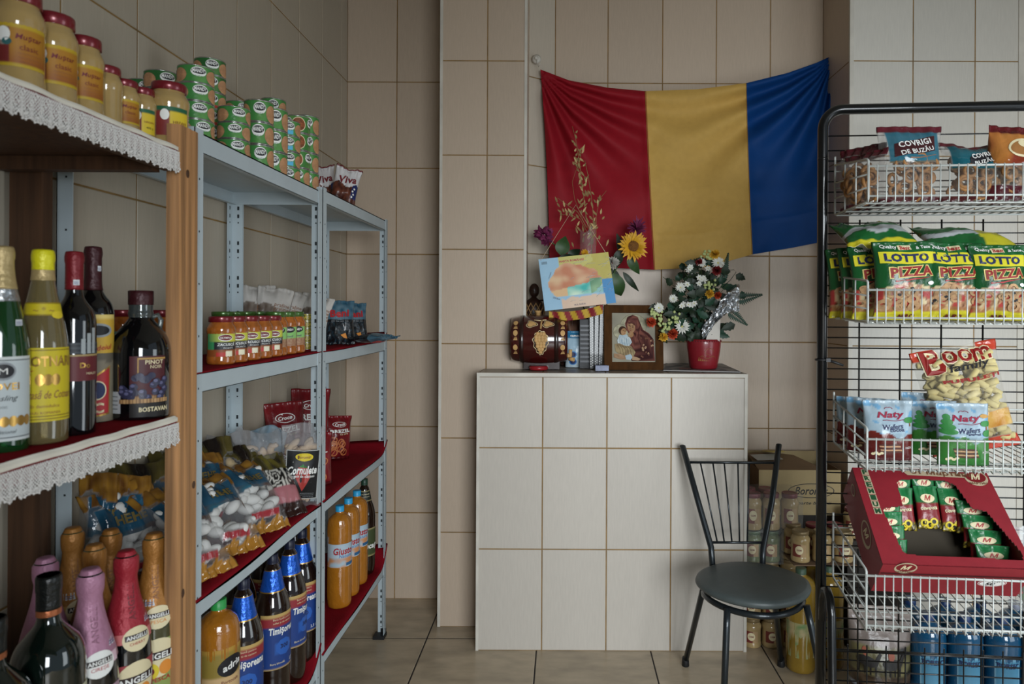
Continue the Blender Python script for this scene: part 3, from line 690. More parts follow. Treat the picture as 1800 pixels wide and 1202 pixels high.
W = [  # px, py top, X, R px, profile, glass, label, caps, labels, turn
 (4, 437, -.760, 40, 'riesling', G_GREEN, 'green wine bottle with a pale riesling label at the left edge', [('foil_capsule', .80, 1, .0012, foil('cream'), True), ('foil_band', .74, .80, .0008, foil('silver'), False)], [('paper_label', 'ries', l_riesling), stick('s', 'a', .5, .62, .3, .03)], -.05),
 (76, 443, -.752, 38, 'riesling', G_PALE, 'clear wine bottle with yellow capsule and yellow label', [('foil_capsule', .905, 1, .0014, foil('yellow'), True), ('foil_band', .85, .905, .0012, foil('cream'), False)], [('paper_label', 'cot', l_cotnari), ('neck_label', 'cotn', l_cotneck)], -.1),
 (131, 446, -.752, 33, 'bordeaux', G_DARK, 'dark wine bottle with bright wine-red capsule beside the yellow-capped bottle', [('foil_capsule', .80, 1, .0012, foil('wine'), True)], [('paper_label', 'red', l_red), stick('s', 'b', -.1, .825, .25, .03)], .15),
 (164, 437, -.800, 32, 'bordeaux', G_DARK, 'dark wine bottle with plum capsule and ornate tan paper label', [('foil_capsule', .76, 1, .0012, foil('plum'), True)], [('paper_label', 'orn', l_ornate), stick('s', 'c', .1, .87, .2, .03)], .25),
]
for px, py, X, rp, kind, glass, lab, caps, labs, turn in W:
    p, H, Rr = put(px, py, X, ZBs, rp); Rr = min(Rr, .039); bottle('wine_bottle', lab, (p.x, p.y, ZBs), face_cam(p, turn), kind, Rr, H, glass, 'wine bottles on the lace edged shelf', caps, labs)
p = on_x(247, 700, -.748)
bottle('jug_bottle', 'squat dark jug bottle with grape picture label and a glass finger loop', (p.x, p.y, ZBs), face_cam(p, .1), 'jug', .0475, .232, G_DARK, None,
       [('bottle_neck', .765, .90, .0006, G_CLEARG, False), ('cap', .86, .965, .0012, foil('plum'), True)], [('paper_label', 'jug', l_jug)], jug_handle)

# --- sparkling wine shelf
ZCs = ZC+.003
def l_medal(col, txt):
    def f(b, sf, Rr, H):
        rect(b, sf, -Rr*.9, Rr*.9, H*.55, H*.60, col, 14, 4, .0018); b.ellipse(sf, Rr*.1, H*.565, Rr*.55, H*.062, M_CREAM if col != 'd8b8c4' else M_WHITE, .0024, 24)
        rect(b, sf, -Rr*.35, Rr*.55, H*.563, H*.59, '2a1a18', 8, 2, .0030); b.text(sf, 'ANGELLI', Rr*.1, H*.577, Rr*.8, M_WHITE, H*.02, 0, .0036, .03); b.text(sf, txt, Rr*.1, H*.545, Rr*.6, M_ORANGE if txt == 'PESCA' else M_RED, None, 0, .0032)
    return ('neck_label', col+txt, f)
def l_vert(c):
    def f(b, sf, Rr, H):
        vs, fs, asp = glyphs('ANGELLI', .02, 0); base = len(b.v); L = H*.18
        for x, y in vs: b.v.append(tuple(sf(-y*L*.9-.0*Rr, H*.75+x*L, .0019))); b.c.append((1, 1, 1, 1))
        for q in fs: b.face([base+i for i in q], c, False)
    return ('foil_lettering', 'v'+c.name, f)
def l_front(col, txt):
    def f(b, sf, Rr, H):
        rect(b, sf, -Rr*1.1, Rr*1.2, H*.08, H*.44, col, 16, 10); b.ellipse(sf, Rr*.1, H*.34, Rr*.85, H*.11, M_CREAM, .0009, 24)
        rect(b, sf, -Rr*.75, Rr*.95, H*.33, H*.375, '2a1a18', 12, 2, .0014); b.text(sf, 'ANGELLI', Rr*.1, H*.352, Rr*1.5, M_WHITE, H*.034, 0, .002, .03)
        b.ellipse(sf, -Rr*.2, H*.27, Rr*.32, H*.045, M_YEL, .0014); b.ellipse(sf, -Rr*.2, H*.27, Rr*.14, H*.02, M_WINE, .0018); b.ellipse(sf, Rr*.4, H*.28, Rr*.28, H*.04, M_ORANGE, .0014); b.text(sf, txt, Rr*.2, H*.22, Rr*.8, M_RED, None, 0, .0014, .02)
    return ('paper_label', 'f'+col+txt, f)
def neck_wire(fm): return [('foil_capsule', .56, 1, .0016, foil(fm), True), ('foil_crease', .893, .902, .0026, foil(fm), False)]
SP = [(128, 930, -.90, .0375, 'gold', 'golden-foiled sparkling wine bottle standing against the dark wooden rear post', .2),
      (166, 959, -.815, .0375, 'gold', 'golden-foiled sparkling wine bottle directly behind the front pink one', .1),
      (195, 933, -.852, .0375, 'gold', 'golden-foiled sparkling wine bottle behind the red-foiled one', .0),
      (271, 940, -.742, .0385, 'gold', 'golden-foiled sparkling wine bottle with peach label beside the grooved post', .1),
      (80, 983, -.860, .0375, 'pink', 'pink-foiled sparkling wine bottle mostly hidden behind the dark vermouth', .1),
      (159, 1002, -.742, .0385, 'pink', 'pink-foiled sparkling wine bottle in the front row', .25),
      (222, 970, -.739, .0385, 'red', 'red-foiled sparkling wine bottle in the front row', .35)]
for px, py, X, Rr, fm, lab, turn in SP:
    p = on_x(px, py, X); H = p.z-ZCs
    ml = {'gold': l_medal('c9a05a', 'PESCA'), 'pink': l_medal('d8b8c4', 'CIREȘE'), 'red': l_medal('c46a6a', 'CHERRY')}[fm]
    fl = {'gold': l_front('8a9a54', 'PESCA'), 'pink': l_front('a88a98', 'CIREȘE'), 'red': l_front('9a3a40', 'CHERRY')}[fm]
    bottle('sparkling_wine_bottle', lab, (p.x, p.y, ZCs), face_cam(p, turn), 'sparkling', Rr, round(H, 3), G_PEACH if fm == 'gold' else G_DARK, 'foil topped sparkling wine bottles', neck_wire(fm), [ml, l_vert({'gold': M_BROWN, 'pink': mat('mauve_ink', '8a5a70', .5), 'red': M_WINE}[fm]), fl, stick('s', fm, .45 if fm != 'gold' else -.5, .63, .5, .035)])
def l_verm(b, sf, Rr, H):
    rect(b, sf, -Rr*.5, Rr*1.3, H*.12, H*.53, lambda a, c: C('b9b9a0') if c > .9 or a < .05 else C('8f9a5a'), 14, 12)
    rect(b, sf, -Rr*.4, Rr*1.25, H*.42, H*.49, '4a1a1c', 12, 3, .0008); b.text(sf, 'ANGELLI', Rr*.45, H*.455, Rr*1.5, M_WHITE, H*.045, 0, .0013, .03); b.text(sf, 'BIANCO', Rr*.45, H*.33, Rr*1.0, M_WINE, None, 0, .0013)
for px, py, X, lab in ((86, 1009, -.742, 'broad dark vermouth bottle with black cap and copper ring, in front of the pink foil'), (-14, 1085, -.745, 'broad dark vermouth bottle cut by the left edge of the photo')):
    p = on_x(px, py, X); H = round(p.z-ZCs, 3)
    bottle('vermouth_bottle', lab, (p.x, p.y, ZCs), face_cam(p, .35), 'vermouth', .0455, H, G_VERM, 'dark vermouth bottles', [('cap', .86, 1, .0016, foil('black'), True), ('cap_ring', .835, .86, .0016, foil('copper'), False)], [('paper_label', 'verm', l_verm)])

# --- steel unit, bottom shelf: beer and juice
zb = Z1[3]+.005
def l_beer(b, sf, Rr, H):
    def cf(a, c):
        if c > .94 or c < .04: return C('b89a5c')
        if c > .76: return C('8f2a30')
        if .3 < a < .62 and .28 < c < .5 : return mixc(C('16356f'), C('2c62b8'), .6)
        return C('1a3a7c')
    rect(b, sf, -Rr*1.25, Rr*1.25, H*.26, H*.62, cf, 30, 24)
    b.text(sf, 'Timișoreana', Rr*.15, H*.505, Rr*1.85, M_WHITE, H*.06, 0, .0010, .03, .1); b.text(sf, 'Bere bună pentru', 0, H*.585, Rr*1.1, M_CREAM, None, 0, .001); b.text(sf, 'suflet și de oameni', 0, H*.562, Rr*1.1, M_CREAM, None, 0, .001)
    mb2 = mat('beer_emblem_blue', '2a5cae', .4); b.ellipse(sf, Rr*.1, H*.40, Rr*.52, H*.055, mb2, .0008, 9); b.text(sf, '300', Rr*.1, H*.405, Rr*.5, M_NAVY, None, 0, .0012, .03); b.text(sf, '2,5 l', Rr*.7, H*.295, Rr*.4, M_WHITE, None, 0, .001)
    b.text(sf, 'Bere blondă', -Rr*.3, H*.30, Rr*.8, M_CREAM, None, 0, .001)
BE = [(428, -.783, 1030), (479, -.783, 1000), (509, -.783, 976), (531, -.783, 951)]
for i, (px, X, py) in enumerate(BE):
    p = on_x(px, py, X); H = .405
    lab = ('brown plastic beer bottle with blue label nearest the orange juice bottle', 'brown plastic beer bottle with blue label, second in the row from the post', 'brown plastic beer bottle with blue label, third in the row from the post', 'brown plastic beer bottle with blue label at the far end of its row')[i]
    bottle('beer_bottle', lab, (p.x, p.y, zb), face_cam(p, (.1, .6, 1.0, .05)[i]), 'beer', .0465, H, G_BROWN, 'brown beer bottles with blue labels',
           [('neck_label', .757, .885, .0008, foil('blue'), False), ('neck_band', .750, .757, .0011, M_GOLD, False), ('neck_band', .885, .889, .0011, M_GOLD, False), ('cap', .925, .985, .002, M_CAPD, True)], [('paper_label', 'beer', l_beer)])
for i, (px, X) in enumerate(((420, -.905), (470, -.9), (512, -.895))):
    p = on_x(px, 1000, X); bottle('beer_bottle', f'brown beer bottle in the dark behind the blue-labelled row, {ORD[i]} from the left', (p.x, p.y, zb), face_cam(p), 'beer', .0465, .405, G_BROWN, 'brown beer bottles in the back row', [('cap', .925, .985, .002, M_CAPD, True)], [('paper_label', 'beer', l_beer)])
def l_adria(b, sf, Rr, H):
    rect(b, sf, -Rr*1.1, Rr*1.2, H*.46, H*.74, lambda a, c: C('b08a3a') if c > .9 or c < .05 else (C('c9a878') if c < .4 else C('8f7a34')), 20, 16)
    b.ellipse(sf, Rr*.35, H*.63, Rr*.7, H*.06, M_BLACK, .0008, 20, .2); b.text(sf, 'adria', Rr*.38, H*.633, Rr*1.0, M_WHITE, None, .2, .0013, .03, .2); b.text(sf, 'Portocale', Rr*.3, H*.54, Rr*.9, M_WINE, None, 0, .001)
p = on_x(384, 1100, -.80)
bottle('juice_bottle', 'orange drink bottle with black oval label at the very front of the bottom steel shelf', (p.x, p.y, zb), face_cam(p, .3), 'juice', .046, .385, G_JUICE, 'orange juice bottles', [('cap', .945, 1.0, .002, mat('green_cap', '2f9a4a', .4), True)], [('paper_label', 'adria', l_adria)])
def l_giusto(b, sf, Rr, H):
    def cf(a, c):
        d = noise.noise(Vector((a*5, c*5, 2)))
        if c < .42: return mixc(C('c98a5a'), C('a7bcc8'), min(1, max(0, .5+d*1.6)))
        return mixc(C('b9c6cf'), C('a0b8c8'), a)
    rect(b, sf, -Rr*1.5, Rr*1.5, H*.415, H*.645, cf, 24, 16, .0012)
    b.text(sf, 'Giusto', Rr*.1, H*.575, Rr*1.7, M_RED, H*.07, 0, .0019, .03, .2); b.text(sf, 'Natura', Rr*.25, H*.525, Rr*1.1, M_BLUE, None, 0, .0019, 0, .2)
    rect(b, sf, Rr*.3, Rr*1.2, H*.425, H*.455, '2b5f8a', 8, 2, .0016)
zj = Z2[3]+.004
for i, (px, X) in enumerate(((597, -.788), (612, -.788), (627, -.788))):
    p = on_x(px, 950, X)
    bottle('juice_bottle', f'orange juice bottle with blue and white label, {("nearest the middle steel post", "in the middle of three", "next to the brown bottle")[i]}', (p.x, p.y, zj), face_cam(p, .25), 'juice', .041, .352, G_JUICE, 'orange juice bottles', [('cap', .945, 1.0, .0018, M_CAPB, True)], [('paper_label', 'giusto', l_giusto)])
p = on_x(545, 950, -.90)
bottle('juice_bottle', 'orange juice bottle partly hidden behind the middle steel post', (p.x, p.y, zj), face_cam(p, -.2), 'juice', .044, .362, G_JUICE, 'orange juice bottles', [('cap', .945, 1.0, .0018, M_CAPB, True)], [('paper_label', 'giusto', l_giusto)])
def l_ciuc(b, sf, Rr, H):
    rect(b, sf, -Rr*1.4, Rr*1.4, H*.20, H*.49, lambda a, c: C('a89a6a') if c > .95 or c < .05 else C('3f4a2c'), 20, 14); b.text(sf, 'Ciucaș', Rr*.2, H*.30, Rr*1.9, M_WHITE, H*.075, 0, .001, .04, .15)
def l_ciucn(b, sf, Rr, H):
    rect(b, sf, -Rr*.75, Rr*.75, H*.765, H*.87, lambda a, c: C('a89a6a') if c > .93 or c < .08 else C('1f2620'), 14, 8, .0006); b.text(sf, 'UN PAHAR', 0, H*.835, Rr*.8, M_CREAM, None, 0, .0012); b.text(sf, 'DE ROMANTIC', 0, H*.81, Rr*.8, M_CREAM, None, 0, .0012)
p = on_x(640, 950, -.788)
bottle('beer_bottle', 'brown beer bottle with dark green label beside the orange juice', (p.x, p.y, zj), face_cam(p, .2), 'beer', .043, .378, G_BROWN, None, [('cap', .925, .985, .002, M_CAPG, True)], [('paper_label', 'ciuc', l_ciuc), ('neck_label', 'ciucn', l_ciucn)])

# ================================================================ bags
def nz(*a): return noise.noise(Vector(a))
class Bag:
    def __init__(s, w, h, t, seed=0, cb=.05, ct=.06, gus=0.0, wr=1.0, slump=0.0):
        s.w, s.h, s.t, s.seed, s.cb, s.ct, s.gus, s.wr, s.slump = w, h, t, seed, cb, ct, gus, wr, slump
    def pos(s, u, v, side):
        kb = (v-s.cb)/.26; kt = (1-s.ct-v)/.34
        tb = 0 if kb <= 0 else min(1, kb)**.55; tt = 0 if kt <= 0 else min(1, kt)**.6
        tb = s.gus+(1-s.gus)*tb; tv = min(tb, 1)*tt
        tu = max(0, 1-abs(u)**2.6)**.6
        n = nz(u*1.7+s.seed*3.1, v*2.6+side*7, s.seed)*.16+nz(u*4+s.seed, v*6-side*5, s.seed*2.3)*.09
        d = s.t/2*tv*tu*(1+n*s.wr)
        rad = (sin(u*11+s.seed*2)*.5+sin(u*19+s.seed*5+side)*.5)
        d += s.t*.055*s.wr*rad*(math.exp(-max(0, kt)*3.2)+math.exp(-max(0, kb)*3.2)*(1-s.gus))*tu
        d = d if tv > 0 and d > .0007 else .0007
        x = u*s.w/2*(1-.09*tv*(1-.5*s.gus)+.012*nz(v*7, s.seed, side))
        bend = (.0035*sin(u*6+s.seed)+.0025*sin(u*17+s.seed))*s.wr*(1 if kt <= 0 or (kb <= 0 and not s.gus) else math.exp(-min(max(kt, 0), max(kb, 0) if not s.gus else 9)*3))
        y = (-d if side == 0 else d)+bend+s.slump*max(0, v-.78)**1.5*6*s.h
        z = s.h*v+.010*s.h*nz(u*2, v*3, s.seed+9)-s.h*.02*(1-abs(u))*tv*(v > .5)
        if s.slump: z -= s.h*abs(s.slump)*max(0, v-.8)*2*(.6+.5*sin(u*3+s.seed))
        return Vector((x, y, max(z, 0)))
    def surf(s, u, v, off=0):
        p = s.pos(max(-.97, min(.97, u/(s.w/2*.93))), max(.01, min(.99, v/s.h)), 0); return p+Vector((0, -off-.0006, 0))
    def film(s, b, m, col, nu=30, nv=40):
        ids = []
        for j in range(nv+1):
            v = j/nv; ring = []
            for side in (0, 1):
                for i in range(nu):
                    u = -1+2*i/nu if side == 0 else 1-2*i/nu
                    uu = u
                    ring.append(b.vert(s.pos(uu, v, side), col((u+1)/2, v, side)))
            ids.append(ring)
        n = len(ids[0])
        for j in range(nv):
            for i in range(n): b.face([ids[j][i], ids[j][(i+1) % n], ids[j+1][(i+1) % n], ids[j+1][i]], m)
        b.face(ids[0][::-1], m, False); b.face(ids[-1], m, False)
def bag(name, label, cat, B, col, loc, rot, texts=None, group=None, m=None, contents=None, cname='contents', nu=30, nv=40, extra=None):
    b = MB(); B.film(b, m or M_PRINT, col, nu, nv)
    if texts: texts(b, B.surf, B.w, B.h)
    if contents is None:
        o = b.build(name, None, loc, rot); return tag(o, label, cat, group)
    t = thing(name, label, cat, loc, rot, group); b.build('film_wrapper', t)
    c = MB(); contents(c, B); o = c.build(cname, t); o['kind'] = 'stuff'
    return t
def yaw_to(p, bias=0): return face_cam(p, bias)

# ---- left: snack bags on top of the far steel unit
def c_viva(u, v, s):
    e = .52+.06*sin(u*9)
    if v > e: return C('c9c6c6') if v < .97 else C('6a2a2c')
    if u > .7 and v > .2: return C('1d2a5a')
    return mixc(C('6a3a2a'), C('3a1a14'), .5+nz(u*8, v*8, 1))
def t_viva(b, sf, w, h):
    b.text(sf, 'Viva', 0, h*.66, w*.62, M_WINE, None, .15, .0015, .03, .25)
    for k in range(4): b.ellipse(sf, w*(.25+.05*(k % 2)), h*(.25+.07*k), .004, .004, M_WHITE, .0015, 5)
for i, (px, Y, h, roll, lab) in enumerate(((577, 2.50, .165, -.15, 'white and brown snack bag leaning behind another at the end of the tins'), (600, 2.42, .145, .22, 'white and brown snack bag slumped in front at the end of the green tins'))):
    p = P(px, 330, Y); bag('snack_bag', lab, 'bag', Bag(.095, h, .05, i+1, wr=1.5, slump=-.15), c_viva, (p.x, p.y, Z2[0]+.001), (-.1, roll, yaw_to(p, .2)), t_viva, 'white and brown snack bags')
# ---- seed bags
def c_beni(u, v, s):
    if v > .55: return mixc(C('2c5266'), C('5a7684'), .5+nz(u*6, v*9, 4))
    return mixc(C('141416'), C('2f4a58'), max(0, nz(u*18, v*18, 2)))
def t_beni(b, sf, w, h):
    b.text(sf, 'Beni', 0, h*.70, w*.62, M_RED, None, .05, .0016, .04, .1)
    for k in range(4): b.text(sf, '— — — —', 0, h*(.60-.035*k), w*.55, M_GREY, None, 0, .0015)
    b.shape(sf, [(w*.02, h*.2), (w*.18, h*.24), (w*.24, h*.12), (w*.12, h*.14)], M_ORANGE, .0016)
for i, (px, Y, X, h, rx, rz, lab) in enumerate(((597, 2.36, 0, .155, -.2, .1, 'blue and black seed bag standing next to the middle steel post'), (624, 2.52, 0, .15, -.25, .3, 'blue and black seed bag standing farther from the middle steel post'))):
    p = P(px, 570, Y); bag('seed_bag', lab, 'bag', Bag(.105, h, .045, 11+i, wr=1.4), c_beni, (p.x, p.y, Z2[1]+.007), (rx, 0, yaw_to(p, rz)), t_beni, 'blue and black seed bags')
p = P(615, 600, 2.40); bag('seed_bag', 'blue and black seed bag lying flat in front of the standing ones', 'bag', Bag(.10, .15, .030, 14, wr=1.2), c_beni, (p.x+.03, p.y-.02, Z2[1]+.026), (1.5, 0, 1.15), t_beni, 'blue and black seed bags')
# ---- white topped sweet bags at the wall
def c_sweet(u, v, s):
    if v > .62+.1*sin(u*5) or u > .78: return C('c3beb8')
    return mixc(C('5a4a3e'), C('8a7f76'), .5+nz(u*9, v*9, 3))
def t_sweet(b, sf, w, h):
    for k in range(4): b.text(sf, 'praline', w*.22, h*(.7-.06*k), w*.4, M_BROWN, None, -.1, .0015)
for i, (px, X, roll) in enumerate(((446, -.955, .1), (466, -.90, .3), (489, -.95, .35), (517, -.94, .15), (541, -.87, .35))):
    p = on_x(px, 530, X)
    if p.y < 2.12: p = P(px, 530, 2.12)
    bag('sweet_bag', f'white topped bag of brown sweets by the tiled wall, {ORD[i]} from the left', 'bag', Bag(.11, .205-.006*i, .05, 21+i, wr=1.6, slump=.1), c_sweet, (p.x, p.y, Z2[1]+.006), (-.12, roll*.6, yaw_to(p)), t_sweet, 'white topped sweet bags')
# ---- marshmallow bags
M_MARSH = mat('white_marshmallow', 'd4d3cf', .8)
def c_marsh(u, v, s):
    o = C('a8762e')
    if v < .12+.02*sin(u*20): return (*o, .92)
    if v > .80+.05*sin(u*11): return (*mixc(C('a0742c'), C('6a4620'), .5+nz(u*9, v*9, 2)), .93)
    if s == 0 and .42+.1*sin(u*3.1) < v < .80 and .10 < u < .92:
        k = nz(u*5, v*5, 7)
        return (*(mixc(C('1c4258'), C('2f5f7a'), .5+k) if v > .56 else mixc(C('6a4228'), C('3a5a6a'), .5+k)), .93)
    if s == 0 and .14 < v < .22 and .2 < u < .75: return (*C('a03038'), .9)
    return (.42, .42, .43, .12)
def t_marsh(b, sf, w, h): b.text(sf, 'HEHE', .0, h*.66, w*.38, mat('dull_gold_ink', '6a5a2a', .5), h*.085, 0, .0016, .04)
def k_marsh(c, B):
    for k in range(26):
        u, v = R_.uniform(-.7, .7), .1+.68*((k+.5)/26)
        p = B.pos(u, v, 0); q = B.pos(u, v, 1); d = abs(q.y-p.y); y = (p.y+q.y)/2+R_.uniform(-.22, .22)*d
        M = Matrix.Rotation(R_.uniform(0, 3), 3, 'Z') @ Matrix.Rotation(R_.uniform(.9, 2.2), 3, 'X')
        c.sphere((p.x*.9, y, v*B.h+.004), min(.0155, max(.007, d*.28)), M_MARSH, 10, 7, (1, 1, 1.6), M)
zs = Z1[2]+.004
GM = 'orange ended marshmallow bags'
MB_ = [  # X bottom, Y, z lift, lean, yaw, roll, w, h, label
 (-.752, 1.455, .002, -.62, 1.25, .0, .15, .235, 'marshmallow bag with orange ends half hidden behind the wide front steel post'),
 (-.755, 1.605, .002, -.70, 1.18, .08, .15, .235, 'marshmallow bag with orange ends, second along the front of the pile'),
 (-.757, 1.765, .002, -.74, 1.12, .1, .155, .235, 'marshmallow bag with orange ends, third along the front of the pile, showing the most blue'),
 (-.880, 1.430, .000, -.28, 1.0, -.1, .15, .22, 'marshmallow bag with orange ends behind the grooved wooden post'),
 (-.878, 1.575, .012, -.40, 1.1, .05, .15, .225, 'marshmallow bag with orange ends in the second row beside the wide steel post'),
 (-.895, 1.715, .012, -.35, 1.1, .12, .15, .22, 'marshmallow bag with orange ends in the second row behind the bluest bag'),
 (-.950, 1.415, .000, -.05, .8, .12, .13, .235, 'marshmallow bag with orange ends at the wall, seen left of the wooden post')]
for i, (X, Y, dz, le, yw, ro, w_, h_, lab) in enumerate(MB_):
    bag('marshmallow_bag', lab, 'bag', Bag(w_, h_, .075, 31+i, wr=2.3, cb=.08, ct=.14, slump=.12), c_marsh, (X, Y, zs+dz), (le, ro, yw), t_marsh, GM, M_CLEAR, k_marsh, 'marshmallows', 34, 44)
# bags with dark and olive corners farther back
def c_olive(u, v, s):
    if v > .76+.06*sin(u*9): return (*mixc(C('1f1714'), C('5a5028'), max(0, min(1, .5+2*nz(u*3, v*3, 5)))), .93)
    if s == 0 and .3 < v < .66 and .15 < u < .9: return (*mixc(C('6e6428'), C('4a4220'), .5+nz(u*6, v*6, 1)), .9)
    return (.42, .42, .43, .12)
M_BISC = mat('tan_biscuit', 'b39a6e', .8, var=.25, vscale=40)
def k_bisc(c, B):
    for k in range(26):
        u, v = R_.uniform(-.68, .68), .08+.66*((k+.5)/26); p = B.pos(u, v, 0); q = B.pos(u, v, 1); d = abs(q.y-p.y)
        c.sphere((p.x*.9, (p.y+q.y)/2, v*B.h+.004), min(.013, max(.005, d*.3)), M_BISC, 8, 6, (1.4, .8, .9), Matrix.Rotation(R_.uniform(0, 3), 3, 'Y'))
for i, (X, Y, dz, le, yw, lab) in enumerate(((-.958, 1.55, .0, -.04, .8, 'clear biscuit bag with dark top at the wall behind the marshmallows, nearest the post'), (-.958, 1.685, .0, -.04, .9, 'clear biscuit bag with dark top at the wall, middle of three behind the marshmallow bags'), (-.955, 1.83, .0, -.06, .9, 'clear biscuit bag with dark top at the wall, farthest behind the marshmallow bags'), (-.870, 1.855, .0, -.30, 1.0, 'olive fronted biscuit bag standing behind the black and white wrapped sweets'))):
    bag('biscuit_bag', lab, 'bag', Bag(.13, .235 if i < 3 else .215, .06, 51+i, wr=1.8, slump=.15), c_olive, (X, Y, zs+dz), (le, .05*i, yw), None, 'clear bags with dark tops', M_CLEAR, k_bisc, 'biscuits')
def c_zebra(u, v, s):
    if v < .2: return (*C('2a1512'), .95)
    if v < .42: return (*C('a86a70'), .9) if s == 0 and .2 < u < .9 else (*C('7a5a54'), .8)
    if v < .72:
        k = sin(u*22+5*nz(u*4, v*5, 3)*3+v*16); return (*(C('1b1a1a') if k > .1 else C('c9c5bc')), .97)
    return (*mixc(C('6e6428'), C('39321a'), .5+nz(u*6, v*6, 1)), .93)
bag('sweets_bag', 'bag of black and white striped sweets lying at the front beside the heart label bag', 'bag', Bag(.125, .20, .06, 57, wr=1.2, cb=.1), c_zebra, (-.757, 1.893, zs+.002), (-.66, .05, 1.05), None, None, M_PRINT)
# Cornulete
def c_corn(u, v, s): return (.5, .49, .5, .30 if v > .74 else .12)
M_CORN = mat('pale_pastry', 'c4ac92', .85, var=.2, vscale=50)
def k_corn(c, B):
    for k in range(44):
        u, v = R_.uniform(-.72, .72), .05+.70*((k+.5)/44); p = B.pos(u, v, 0); q = B.pos(u, v, 1); d = abs(q.y-p.y)
        c.sphere((p.x*.9, (p.y+q.y)/2+R_.uniform(.02, .2)*d, v*B.h+.004), min(.0135, max(.006, d*.28)), M_CORN, 8, 6, (1.7, .8, .8), Matrix.Rotation(R_.uniform(0, 3), 3, 'Y'))
def t_corn(b, sf, w, h):
    rect2 = lambda u0, u1, v0, v1, c, off: b.patch(sf, u0, u1, v0, v1, 10, 12, M_PAPER, lambda a, d: C(c), off)
    rect2(-w*.37, w*.38, h*.10, h*.68, 'b7b9b6', .0012); rect2(-w*.355, w*.365, h*.108, h*.672, '131416', .0016)
    b.ellipse(sf, w*.02, h*.605, w*.2, h*.045, M_YEL, .0022); b.text(sf, 'Boromir', w*.02, h*.605, w*.3, M_BROWN, None, 0, .0028, .02)
    b.text(sf, 'Cornulete', 0, h*.44, w*.66, M_WHITE, h*.10, .06, .0030, .03, .3); b.text(sf, 'cu gem de căpșuni', 0, h*.365, w*.56, M_WHITE, h*.045, .03, .0030, .02)
    b.shape(sf, [(-w*.16, h*.36), (-w*.1, h*.47), (w*.12, h*.47), (w*.18, h*.36), (w*.02, h*.19)], mat('strawberry_print', 'a83a34', .5), .0021)
    b.shape(sf, [(-w*.08, h*.47), (w*.0, h*.53), (w*.1, h*.47)], M_GREEN, .0022)
    for k in range(3): b.text(sf, '-----------------', 0, h*(.165-.02*k), w*.6, M_GREY, None, 0, .0021)
    rect2(-w*.22, -w*.06, h*.055, h*.1, 'c9c9c6', .0020)
bag('pastry_bag', 'clear pastry bag with black label and red strawberry shape, next to the middle steel post', 'bag', Bag(.125, .245, .07, 61, wr=1.6, ct=.1, cb=.03, slump=.1), c_corn, (-.775, 2.0, zs), (-.12, .09, .50), t_corn, 'clear pastry bags', M_CLEAR, k_corn, 'pastries')
for i, (X, Y, yw, lab) in enumerate(((-.862, 1.985, .7, 'clear unlabelled pastry bag directly behind the black labelled one'), (-.952, 1.96, .8, 'clear unlabelled pastry bag at the wall below the light blue bag'))):
    bag('pastry_bag', lab, 'bag', Bag(.135, .235, .07, 63+i, wr=2.2, ct=.1, slump=.25), c_corn, (X, Y, zs), (-.05, -.08, yw), None, 'clear pastry bags', M_CLEAR, k_corn, 'pastries')
# red pretzel bags and a light blue one in the far unit
def c_brez(u, v, s):
    r = mixc(C('7d1a20'), C('5a1016'), .5+nz(u*4, v*4, 6))
    if v < .07: return C('4a0e12')
    return r
M_PRZ = mat('pretzel_print', 'b5683a', .5)
def t_brez(b, sf, w, h):
    b.ellipse(sf, 0, h*.80, w*.24, h*.06, M_WHITE, .0012, 18); b.ellipse(sf, 0, h*.80, w*.22, h*.052, mat('bag_wine', '6e161c', .4), .0016, 18); b.text(sf, 'Croco', 0, h*.80, w*.34, M_WHITE, None, .1, .0022, .03, .2)
    b.text(sf, 'BREZEL', 0, h*.655, w*.66, M_WHITE, h*.075, .05, .0018, .04); b.text(sf, 'cu sare', w*.1, h*.59, w*.3, M_CREAM, None, .05, .0018)
    for k in range(9):
        u, v = R_.uniform(-.3, .3)*w, R_.uniform(.14, .48)*h; r = w*.115
        for q, rr in ((0, 1),):
            n = 12; ring = []
            for e in range(n+1): ring.append((u+r*cos(2*pi*e/n), v+r*sin(2*pi*e/n)))
            for (x0, y0), (x1, y1) in zip(ring, ring[1:]):
                dx, dy = (x0-u)*.3, (y0-v)*.3; ex, ey = (x1-u)*.3, (y1-v)*.3
                b.shape(sf, [(x0, y0), (x1, y1), (x1-ex, y1-ey), (x0-dx, y0-dy)], M_PRZ, .0014+.0002*k)
        b.shape(sf, [(u-r*.5, v-r*.7), (u-r*.3, v-r*.75), (u+r*.3, v+r*.5), (u+r*.1, v+r*.55)], M_PRZ, .0014+.0002*k)
for i, (px, py, Y, w_, h_, dz, ro, yw, lab) in enumerate((
    (507, 760, 2.33, .13, .26, .0, -.05, .15, 'red pretzel bag standing left of the tallest red one'),
    (541, 740, 2.50, .14, .285, .0, .05, .1, 'tallest red pretzel bag, just left of the middle steel post'),
    (552, 790, 2.24, .12, .17, .0, .0, .15, 'low red pretzel bag in front of the tallest one'),
    (590, 780, 2.64, .12, .165, .0, .1, .5, 'red pretzel bag right of the middle steel post on the bare red cloth'),
    (472, 790, 2.20, .12, .165, .0, .35, .1, 'red pretzel bag lying low behind the light blue bag'))):
    p = P(px, py, Y); p.x = max(p.x, -.945)
    bag('pretzel_bag', lab, 'bag', Bag(w_, h_, .065, 71+i, wr=1.2, gus=.6), c_brez, (p.x, p.y, Z2[2]+.007+dz), (-.1, ro, yaw_to(p, yw)), t_brez, 'red pretzel bags')
def c_lb(u, v, s): return mixc(C('8fb4cc'), C('b5c6d2'), .5+nz(u*5, v*5, 1)) if not (.38 < v < .5 and .3 < u < .7) else C('6a2030')
